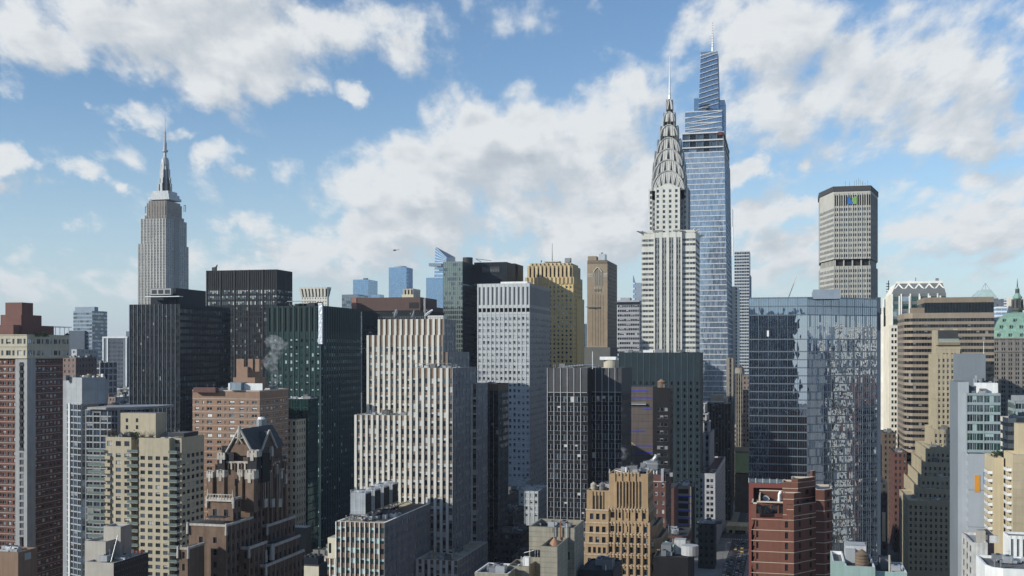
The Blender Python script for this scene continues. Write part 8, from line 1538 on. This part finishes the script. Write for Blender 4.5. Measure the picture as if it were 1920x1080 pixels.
# ---- distant construction cranes
def crane(px, py, d, L, lab, dirx=1, mh=60, col='rust'):
    X_, Y_ = atd(px, d); Z_ = Zat(py, X_, Y_); rt = bpy.data.objects.new('tower_crane', None); COL.objects.link(rt); rt.location = (X_, Y_, 0); tag(rt, lab, 'crane'); o = tuple(rt.location)
    m1_ = MB(); m1_.bar((X_, Y_, Z_ - mh), (X_, Y_, Z_), .8, col, 4); m1_.build('mast', rt, o); j = MB(); j.bar((X_, Y_, Z_), (X_ + dirx * L * .35, Y_, Z_ + L * .94), .8, col, 4, .4); j.build('jib', rt, o); c2 = MB(); c2.bar((X_, Y_, Z_), (X_ - dirx * L * .2, Y_, Z_ + 1), .9, 'metal_dark', 4); c2.box(X_ - dirx * L * .2 - 1.5, X_ - dirx * L * .2 + 1.5, Y_ - 1, Y_ + 1, Z_ - 2, Z_ + 1, 'metal_dark'); c2.build('counterweight', rt, o)
mat('crane_orange', (0.62, 0.38, 0.22)); crane(1477, 562, 1500, 34, 'orange crane jib rising behind the mirror glass building', 1, 60, 'crane_orange')
crane(404, 504, 790, 3.0, 'small dark roof crane on the wide charcoal slab', 1.4, 3, 'metal_dark')
# ================================================================== GROUND, STREETS, FILL
mat('asphalt', (0.05, 0.05, 0.052), mott=.3, scale=.05); mat('pavement', (0.22, 0.21, 0.20), mott=.25, scale=.3); mat('road_mark', (0.55, 0.55, 0.52)); mat('far_ground', (0.10, 0.10, 0.10), mott=.4, scale=.01); mat('water', (0.05, 0.08, 0.10), rough=.15, spec=.6); mat('hill', (0.08, 0.10, 0.10), mott=.3, scale=.002)
def struct(name, mb):
    o = mb.build(name); o['kind'] = 'structure'; return o
g = MB(); g.poly([(-12000, -1500, 0), (12000, -1500, 0), (12000, 14000, 0), (-12000, 14000, 0)], 'far_ground'); struct('ground', g)
SX0, SX1 = -36.0, -19.0     # the cross street seen down the canyon
AVE = [(165, 195), (515, 550), (700, 725), (985, 1010)]
st = MB(); st.poly([(SX0 + 3, -100, .008), (SX1 - 3, -100, .008), (SX1 - 3, 1500, .008), (SX0 + 3, 1500, .008)], 'asphalt'); struct('street', st)
av = MB()
for a, b_ in AVE: av.poly([(-1200, a, .012), (1200, a, .012), (1200, b_, .012), (-1200, b_, .012)], 'asphalt')
struct('avenue', av)
mk = MB()
for y in range(0, 1200, 9): mk.box((SX0 + SX1) / 2 - .1, (SX0 + SX1) / 2 + .1, y, y + 4, .016, .02, 'road_mark')
for a, b_ in AVE:
    for e in (a - 4, b_ + 1):
        for i in range(9): mk.box(SX0 + 3.4 + i * 1.2, SX0 + 4.0 + i * 1.2, e, e + 3, .016, .022, 'road_mark')
struct('road_markings', mk)
pv = MB(); ys = [-100] + [v for ab in AVE for v in ab] + [1500]
for i in range(0, len(ys), 2):
    for (a, b_) in ((SX0 - 60, SX0 + 3), (SX1 - 3, SX1 + 60)): pv.box(a, b_, ys[i], ys[i + 1], 0, .14, 'pavement')
struct('pavement', pv)
wt_ = MB(); wt_.poly([(-9000, 3300, .05), (9000, 3300, .05), (9000, 4600, .05), (-9000, 4600, .05)], 'water'); struct('river', wt_)
hl = MB(); N = 90; prev = None
for i in range(N + 1):
    x = -9000 + 18000 * i / N; h = 55 + 45 * noise.noise(Vector((i * .13, 3.1, 0))) + 20 * noise.noise(Vector((i * .5, 1, 0)))
    cur = [(x, 5200, 0), (x, 5800, h), (x, 8000, h * 1.25), (x, 11000, h * .8)]
    if prev:
        for j in range(3): hl.poly([prev[j], cur[j], cur[j + 1], prev[j + 1]], 'hill')
    prev = cur
struct('hills', hl)
# low city fabric between the towers: separate mid-rise houses
fillc = ['brick_dull', 'stone_dusk', 'stone_pale', 'brick_brown', 'stone_brown', 'blue_grey', 'cream_wing', 'panel_grey']
LIM = []  # what the fill must stay under: (px0, px1, py) is the highest picture row it may reach
def fill(px, py, d, w, dp, m, label, group):
    a = fL(px, px + w * FOC / d, px + w * FOC / d + 6, d, dp) if px < 1400 else fR(px - 4, px, px + w * FOC / d, d, dp)
    B = Bd('mid_rise_building', label, (a[0], a[2]), group=group); z_ = Zat(py, a[1], a[2]); st = punched(3.0, 1.3, 3.5, 1.7, m, win=wf if d > 800 else wdk)
    B.mass(rect(*a), 0, z_, [st, st if px < 1400 else None, None, st if px > 1400 else None], plain=m, roofm=random.choice(['roof_grey', 'roof_light', 'roof_dark', 'roof_tan']), parapet=.8)
    if random.random() < .6: q = B.new('bulkhead'); q.box(a[0] + 2, a[0] + 6, a[2] + 3, a[2] + 8, z_ - .8, z_ + 2.6, m)
NTH = ['first from the left, near', 'second, near', 'third, near', 'tallest near one', 'beside it', 'against the dark tower', 'far left', 'far middle', 'far right', 'behind the brick block', 'behind the blank-walled block', 'midway back', 'midway right', 'by the river', 'farthest right', 'nearest', 'lowest']
GAP = 'low buildings between the towers at the left'
i = 0
for (px, py, d, w) in ((186, 745, 820, 12), (196, 735, 900, 14), (205, 728, 1000, 13), (214, 722, 1100, 16), (222, 730, 960, 16), (232, 740, 860, 14), (186, 700, 1500, 20), (205, 698, 1600, 22), (222, 706, 1400, 22), (120, 690, 1300, 24), (150, 700, 1250, 20), (192, 712, 1250, 18), (228, 716, 1200, 16), (183, 672, 2300, 30), (240, 690, 1700, 30), (210, 755, 780, 12), (190, 759, 700, 10)):
    fill(px, py, d, w, 22, fillc[i % 8], ('brown', 'dusky', 'pale', 'tawny', 'dark brown', 'bluish', 'cream', 'grey')[i % 8] + ' block in the gap left of the dark glass tower, ' + NTH[i], GAP); i += 1
# blocks that close the street canyons
for (px, py, d, w, m, lab) in ((1060, 1010, 560, 30, 'dark_brick', 'dark block in shade behind the concrete building and the orange-brown tower'), (1350, 800, 900, 14, 'stone_dusk', 'narrow dusky block far down the left side of the street canyon'), (1384, 905, 860, 16, 'dark_brick', 'dark arched building closing the street canyon below the green-lit pavilion'),
                               (960, 1050, 480, 30, 'dark_brick', 'dark low block behind the low pale-rimmed roof corner'), (600, 900, 700, 40, 'dark_brick', 'dark block hidden low between the green glass tower and the striped tower'), (1690, 900, 700, 14, 'dark_brick', 'dark brick block deep in the gap left of the cream stepped tower')):
    fill(px, py, d, w, 25, m, lab, None)
# street-end market hall with warm front
a = fL(1362, 1402, 1404, 705, 18); mat('warm_stone', (0.52, 0.44, 0.27), streak=.2); B = Bd('viaduct', 'small tan stone viaduct front closing the street at its far end', (a[0], a[2])); q = B.new('deck'); zd = Zat(986, a[0], a[2]); q.box(a[0], a[1], a[2], a[3], zd - 2.6, zd, 'warm_stone'); q.box(a[0], a[1], a[2] - .4, a[2], zd - 6.3, zd - 5.4, 'warm_stone')
for f in (0, .28, .9): q = B.new('pier'); xx = a[0] + (a[1] - a[0]) * f; q.box(xx, xx + 1.6, a[2] - .3, a[2] + 6, 0, zd - 2.6, 'warm_stone')
q = B.new('dark_opening'); q.box(a[0] + 1, a[1], a[2] + 4, a[2] + 5, 0, zd - 2.6, 'shade_black'); q = B.new('flag_ornament'); q.bar(((a[0] + a[1]) / 2, a[2], zd), ((a[0] + a[1]) / 2, a[2], zd + 2.6), .2, 'warm_stone', 5)
for f in (.2, .4, .6, .8): q = B.new('baluster'); xx = a[0] + (a[1] - a[0]) * f; q.box(xx - .2, xx + .2, a[2] - .2, a[2] + .2, zd, zd + .9, 'warm_stone')
# cars in the street
mat('tyre', (0.02, 0.02, 0.02)); mat('car_glass', (0.02, 0.025, 0.03), rough=.1, spec=.8); mat('lamp_red', (0.3, 0.02, 0.02))
CARC = {'black': (0.02, 0.02, 0.022), 'white': (0.62, 0.62, 0.6), 'silver': (0.35, 0.36, 0.38), 'yellow': (0.62, 0.38, 0.03), 'dark blue': (0.02, 0.03, 0.07), 'grey': (0.14, 0.14, 0.15)}
for n_, c_ in CARC.items(): mat('car_' + n_, c_, rough=.3, coat=.6, mott=.02)
def carmesh(col, van=False):
    L, W = (4.7, 1.85) if not van else (5.6, 2.05); o = {}
    b_ = MB(); h1, h2 = (.85, 1.45) if not van else (1.1, 2.3); m = 'car_' + col
    b_.prism([(-W / 2, 0), (W / 2, 0), (W / 2, L), (-W / 2, L)], .3, h1, m, pts2=[(-W / 2 + .06, .08), (W / 2 - .06, .08), (W / 2 - .06, L - .1), (-W / 2 + .06, L - .1)])
    y0_, y1_ = (.9, 3.5) if not van else (.15, 4.5)
    g_ = MB(); g_.prism([(-W / 2 + .08, y0_ - .35), (W / 2 - .08, y0_ - .35), (W / 2 - .08, y1_ + .5), (-W / 2 + .08, y1_ + .5)], h1, h2 - .06, 'car_glass', pts2=[(-W / 2 + .25, y0_), (W / 2 - .25, y0_), (W / 2 - .25, y1_), (-W / 2 + .25, y1_)])
    r_ = MB(); r_.prism([(-W / 2 + .24, y0_), (W / 2 - .24, y0_), (W / 2 - .24, y1_), (-W / 2 + .24, y1_)], h2 - .06, h2, m)
    w_ = []
    for sx in (-1, 1):
        for yy in (.85, L - .85):
            q_ = MB(); q_.bar((sx * (W / 2 - .18), yy, .33), (sx * (W / 2 + .01), yy, .33), .33, 'tyre', 12); w_.append(q_)
    l_ = []
    for sx in (-1, 1): q_ = MB(); q_.box(sx * W * .36 - .18, sx * W * .36 + .18, -.02, .04, .6, .75, 'lamp_red'); l_.append(q_)
    return [('body', b_), ('cabin_glass', g_), ('roof', r_)] + [('wheel', q_) for q_ in w_] + [('tail_light', q_) for q_ in l_]
def car_proto(col, van, loc, label):
    rt = bpy.data.objects.new('parked_van' if van else 'car', None); COL.objects.link(rt); rt.location = loc; tag(rt, label, 'van' if van else 'car', 'vehicles in the street')
    for nm, mb in carmesh(col, van):
        o = mb.build(nm, rt, (0, 0, 0))
        if nm == 'wheel':
            a = mb.v; cx = sum(p[0] for p in a) / len(a); cy = sum(p[1] for p in a) / len(a); s_ = 1 if cx > 0 else -1; h_ = MB(); h_.bar((cx + s_ * .1, cy, .33), (cx + s_ * .13, cy, .33), .19, 'metal_light', 8); h_.build('rim', o, (0, 0, 0))
    return rt
def copy_tree(o, parent=None):
    c = o.copy(); COL.objects.link(c); c.parent = parent
    for ch in [x for x in bpy.data.objects if x.parent == o]: copy_tree(ch, c)
    return c
protos = {}; seen = {}
WHERE = {0: 'at the left kerb', 1: 'in the left lane', 2: 'in the right lane', 3: 'at the right kerb'}
lanes = (SX0 + 4.2, (SX0 + SX1) / 2 - 2.0, (SX0 + SX1) / 2 + 2.0, SX1 - 4.4)
rows = ['nearest in view', 'second in its line', 'third in its line', 'fourth in its line', 'fifth in its line', 'sixth in its line', 'seventh in its line', 'eighth in its line', 'farthest in its line']
for li, lx in enumerate(lanes):
    y = 566 + li * 2.5; r_ = 0
    while y < 684 and r_ < 9:
        col = random.choice(['black', 'black', 'white', 'silver', 'yellow', 'dark blue', 'grey', 'grey']); van = random.random() < .18; key = (col, van)
        label = f"{col} {'van' if van else 'car'} {WHERE[li]} of the street canyon, {rows[r_]}"
        loc = (lx + random.uniform(-.15, .15), y, .145 if False else .02)
        if key not in protos: protos[key] = car_proto(col, van, loc, label)
        else: o = copy_tree(protos[key]); o.location = loc; o['label'] = label
        y += random.uniform(6.8, 9.5) if li in (0, 3) else random.uniform(9, 17); r_ += 1
# street lamps
def lamp(x, y, sgn, label):
    rt = bpy.data.objects.new('street_lamp', None); COL.objects.link(rt); rt.location = (x, y, .14); tag(rt, label, 'street lamp', 'street lamps along the kerb'); o = tuple(rt.location)
    m_ = MB(); m_.bar((x, y, .14), (x, y, 8), .1, 'metal_grey', 6, .06); m_.bar((x, y, 8), (x + sgn * 2, y, 8.5), .06, 'metal_grey', 5); po_ = m_.build('pole', rt, o); h_ = MB(); h_.box(x + sgn * 2 - .3, x + sgn * 2 + .3, y - .15, y + .15, 8.4, 8.55, 'metal_light'); h_.build('lamp_head', po_, o)
for i, y in enumerate((575, 605, 635, 665)):
    for s_ in (1, -1): lamp((SX0 + 2.4) if s_ > 0 else (SX1 - 2.4), y, s_, f"{('nearest', 'second', 'third', 'farthest')[i]} grey street lamp on the {'left' if s_ > 0 else 'right'} kerb of the street canyon")
# ---- helicopter (a speck over the brown plant box)
X_, Y_ = atd(740, 1500); Z_ = Zat(469.5, X_, Y_); rt = bpy.data.objects.new('helicopter', None); COL.objects.link(rt); rt.location = (X_, Y_, Z_); tag(rt, 'tiny dark helicopter flying above the middle distance', 'helicopter'); o = tuple(rt.location)
b_ = MB(); b_.prism([(X_ - 2.2, Y_ - .8), (X_ + 1.5, Y_ - .8), (X_ + 1.5, Y_ + .8), (X_ - 2.2, Y_ + .8)], Z_ - .8, Z_ + .9, 'metal_dark', pts2=[(X_ - 1.4, Y_ - .5), (X_ + 1.5, Y_ - .5), (X_ + 1.5, Y_ + .5), (X_ - 1.4, Y_ + .5)]); b_.build('fuselage', rt, o)
b_ = MB(); b_.bar((X_ + 1.3, Y_, Z_ + .4), (X_ + 6, Y_, Z_ + .7), .35, 'metal_dark', 6, .12); b_.box(X_ + 5.6, X_ + 6.2, Y_ - .05, Y_ + .05, Z_ + .2, Z_ + 1.9, 'metal_dark'); b_.build('tail_boom', rt, o)
b_ = MB(); b_.box(X_ - 5, X_ + 5, Y_ - .15, Y_ + .15, Z_ + 1.4, Z_ + 1.47, 'metal_dark'); b_.box(X_ - .15, X_ + .15, Y_ - 5, Y_ + 5, Z_ + 1.4, Z_ + 1.47, 'metal_dark'); b_.bar((X_, Y_, Z_ + .8), (X_, Y_, Z_ + 1.4), .15, 'metal_dark', 5); b_.build('rotor', rt, o)
# ---- buildings behind and beside the viewpoint: what the mirror glass reflects and what shades the street
def behind(x0, x1, y0, y1, h, m, label, st=None, grp_=None):
    B = Bd('apartment_tower', label, ((x0 + x1) / 2, (y0 + y1) / 2), group=grp_); B.clutter = False; s_ = st or punched(3.2, 1.7, 3.1, 1.6, m, win=wf); B.mass(rect(x0, x1, y0, y1), 0, h, [None, s_, s_, s_], plain=m)
sdk = curtain(6.6, 4.4, 4.2, 'panel_grey', 'blue_dark', mull=.6, win=WIN((('glass_dark', 1), ('glass_mid', 1))))
NG = 'off-frame city blocks to the right'
behind(-52, 9, -45, -8, 152, 'navy', 'dark glass apartment tower directly behind the viewpoint', sdk)
behind(40, 62, -60, -30, 92, 'brick_brown', 'brown brick apartment house just behind the viewpoint'); behind(70, 100, -110, -70, 100, 'white_brick', 'white brick apartment tower behind the viewpoint')
for (x0, x1, y0, y1, h, m_) in ((190, 230, 430, 470, 128, 'white_brick'), (200, 240, 350, 400, 102, 'brick_red'), (250, 290, 480, 520, 96, 'sand_brick'), (196, 212, 536, 548, 118, 'panel_white'), (196, 214, 520, 533, 101, 'red_brick'), (198, 214, 507, 518, 124, 'white_brick'), (197, 212, 494, 505, 109, 'sand_brick'), (200, 215, 480, 492, 96, 'brick_maroon'), (230, 250, 528, 552, 127, 'stone_pale'), (232, 250, 500, 520, 113, 'bright_slab'), (196, 210, 460, 474, 121, 'brick_brown'), (240, 270, 300, 340, 118, 'panel_white'), (300, 335, 400, 450, 122, 'stone_pale'), (320, 360, 330, 372, 108, 'brick_brown'), (380, 430, 440, 490, 136, 'cream_gran'), (390, 430, 350, 400, 120, 'white_brick'),
    (470, 520, 380, 440, 112, 'brick_red'), (480, 530, 470, 510, 140, 'stone_pale'), (340, 380, 260, 300, 100, 'panel_white'), (450, 500, 280, 330, 124, 'brick_beige'), (570, 620, 330, 400, 130, 'blue_grey'), (590, 640, 420, 470, 118, 'panel_white')):
    y0 -= 52; y1 -= 52; behind(x0, x1, y0, y1, h, m_, 'mid-rise city block to the right of the picture, outside the frame', None, NG)
X_, Y_ = 560, 360
behind(-210, -176, 30, 60, 118, 'brick_brown', 'brown apartment tower out of the frame, near left')
behind(-150, -100, 60, 100, 84, 'brick_brown', 'low brown apartment block out of the frame, near left')
behind(-82, -40, 50, 85, 66, 'brick_brown', 'small brown apartment block below the frame')
# ---- smoke
def plume(px, py0, py1, d, r, label, lean=0.0, dens=.22):
    X_, Y_ = atd(px, d); z0_, z1_ = Zat(py0, X_, Y_), Zat(py1, X_, Y_); mb = MB(); rings = []; n = 14
    for i in range(9):
        t = i / 8; rr = r * (.35 + .75 * t) * (1 + .18 * math.sin(i * 2.1)) * (.4 if i == 8 else 1); cx = X_ + lean * t + .4 * r * math.sin(i * 1.3); z = z0_ + (z1_ - z0_) * t
        rings.append([(cx + rr * math.cos(6.2832 * k_ / n), Y_ + rr * math.sin(6.2832 * k_ / n), z) for k_ in range(n)])
    for i in range(8):
        for k_ in range(n): mb.poly([rings[i][k_], rings[i][(k_ + 1) % n], rings[i + 1][(k_ + 1) % n], rings[i + 1][k_]], 'steam')
    mb.poly(list(reversed(rings[0])), 'steam'); mb.poly(rings[-1], 'steam')
    o = mb.build('steam_plume'); tag(o, label, 'steam', None, 'stuff'); return o
m = bpy.data.materials.new('steam'); m.use_nodes = True; T = NT(m.node_tree); m.node_tree.nodes.remove(m.node_tree.nodes['Principled BSDF']); out = [n for n in m.node_tree.nodes if n.type == 'OUTPUT_MATERIAL'][0]
pv_ = T.n('ShaderNodeVolumePrincipled'); pv_.inputs['Color'].default_value = (.95, .95, .95, 1); geo = T.n('ShaderNodeNewGeometry'); nz_ = T.n('ShaderNodeTexNoise'); nz_.inputs['Scale'].default_value = .5; nz_.inputs['Detail'].default_value = 4; T.put(nz_.inputs['Vector'], geo.outputs['Position'])
T.put(pv_.inputs['Density'], T.m('MULTIPLY', T.sstep(nz_.outputs[0], .44, .70), .20)); m.node_tree.links.new(pv_.outputs[0], out.inputs['Volume']); MATS['steam'] = m
plume(510, 724, 628, 473, 4.6, 'white steam drifting up from the brown brick apartment roof', lean=1.5)
plume(903, 722, 694, 526, 4.0, 'thin steam wisp above the slim black tower with the brown band', lean=-2)
plume(1174, 878, 838, 352, 1.1, 'small steam puff behind the orange-brown stepped tower', lean=-.8)
# ---- haze
m = bpy.data.materials.new('haze'); m.use_nodes = True; T = NT(m.node_tree); m.node_tree.nodes.remove(m.node_tree.nodes['Principled BSDF']); out = [n for n in m.node_tree.nodes if n.type == 'OUTPUT_MATERIAL'][0]
pv_ = T.n('ShaderNodeVolumePrincipled'); pv_.inputs['Color'].default_value = (.80, .88, 1.0, 1); pv_.inputs['Density'].default_value = 0.00005; pv_.inputs['Anisotropy'].default_value = 0.1; m.node_tree.links.new(pv_.outputs[0], out.inputs['Volume']); MATS['haze'] = m
hz = MB(); hz.box(-12500, 12500, -2000, 14500, -1, 460, 'haze'); o = hz.build('haze'); o['kind'] = 'stuff'; o['label'] = 'thin blue daylight haze filling the air over the city'
finalize()
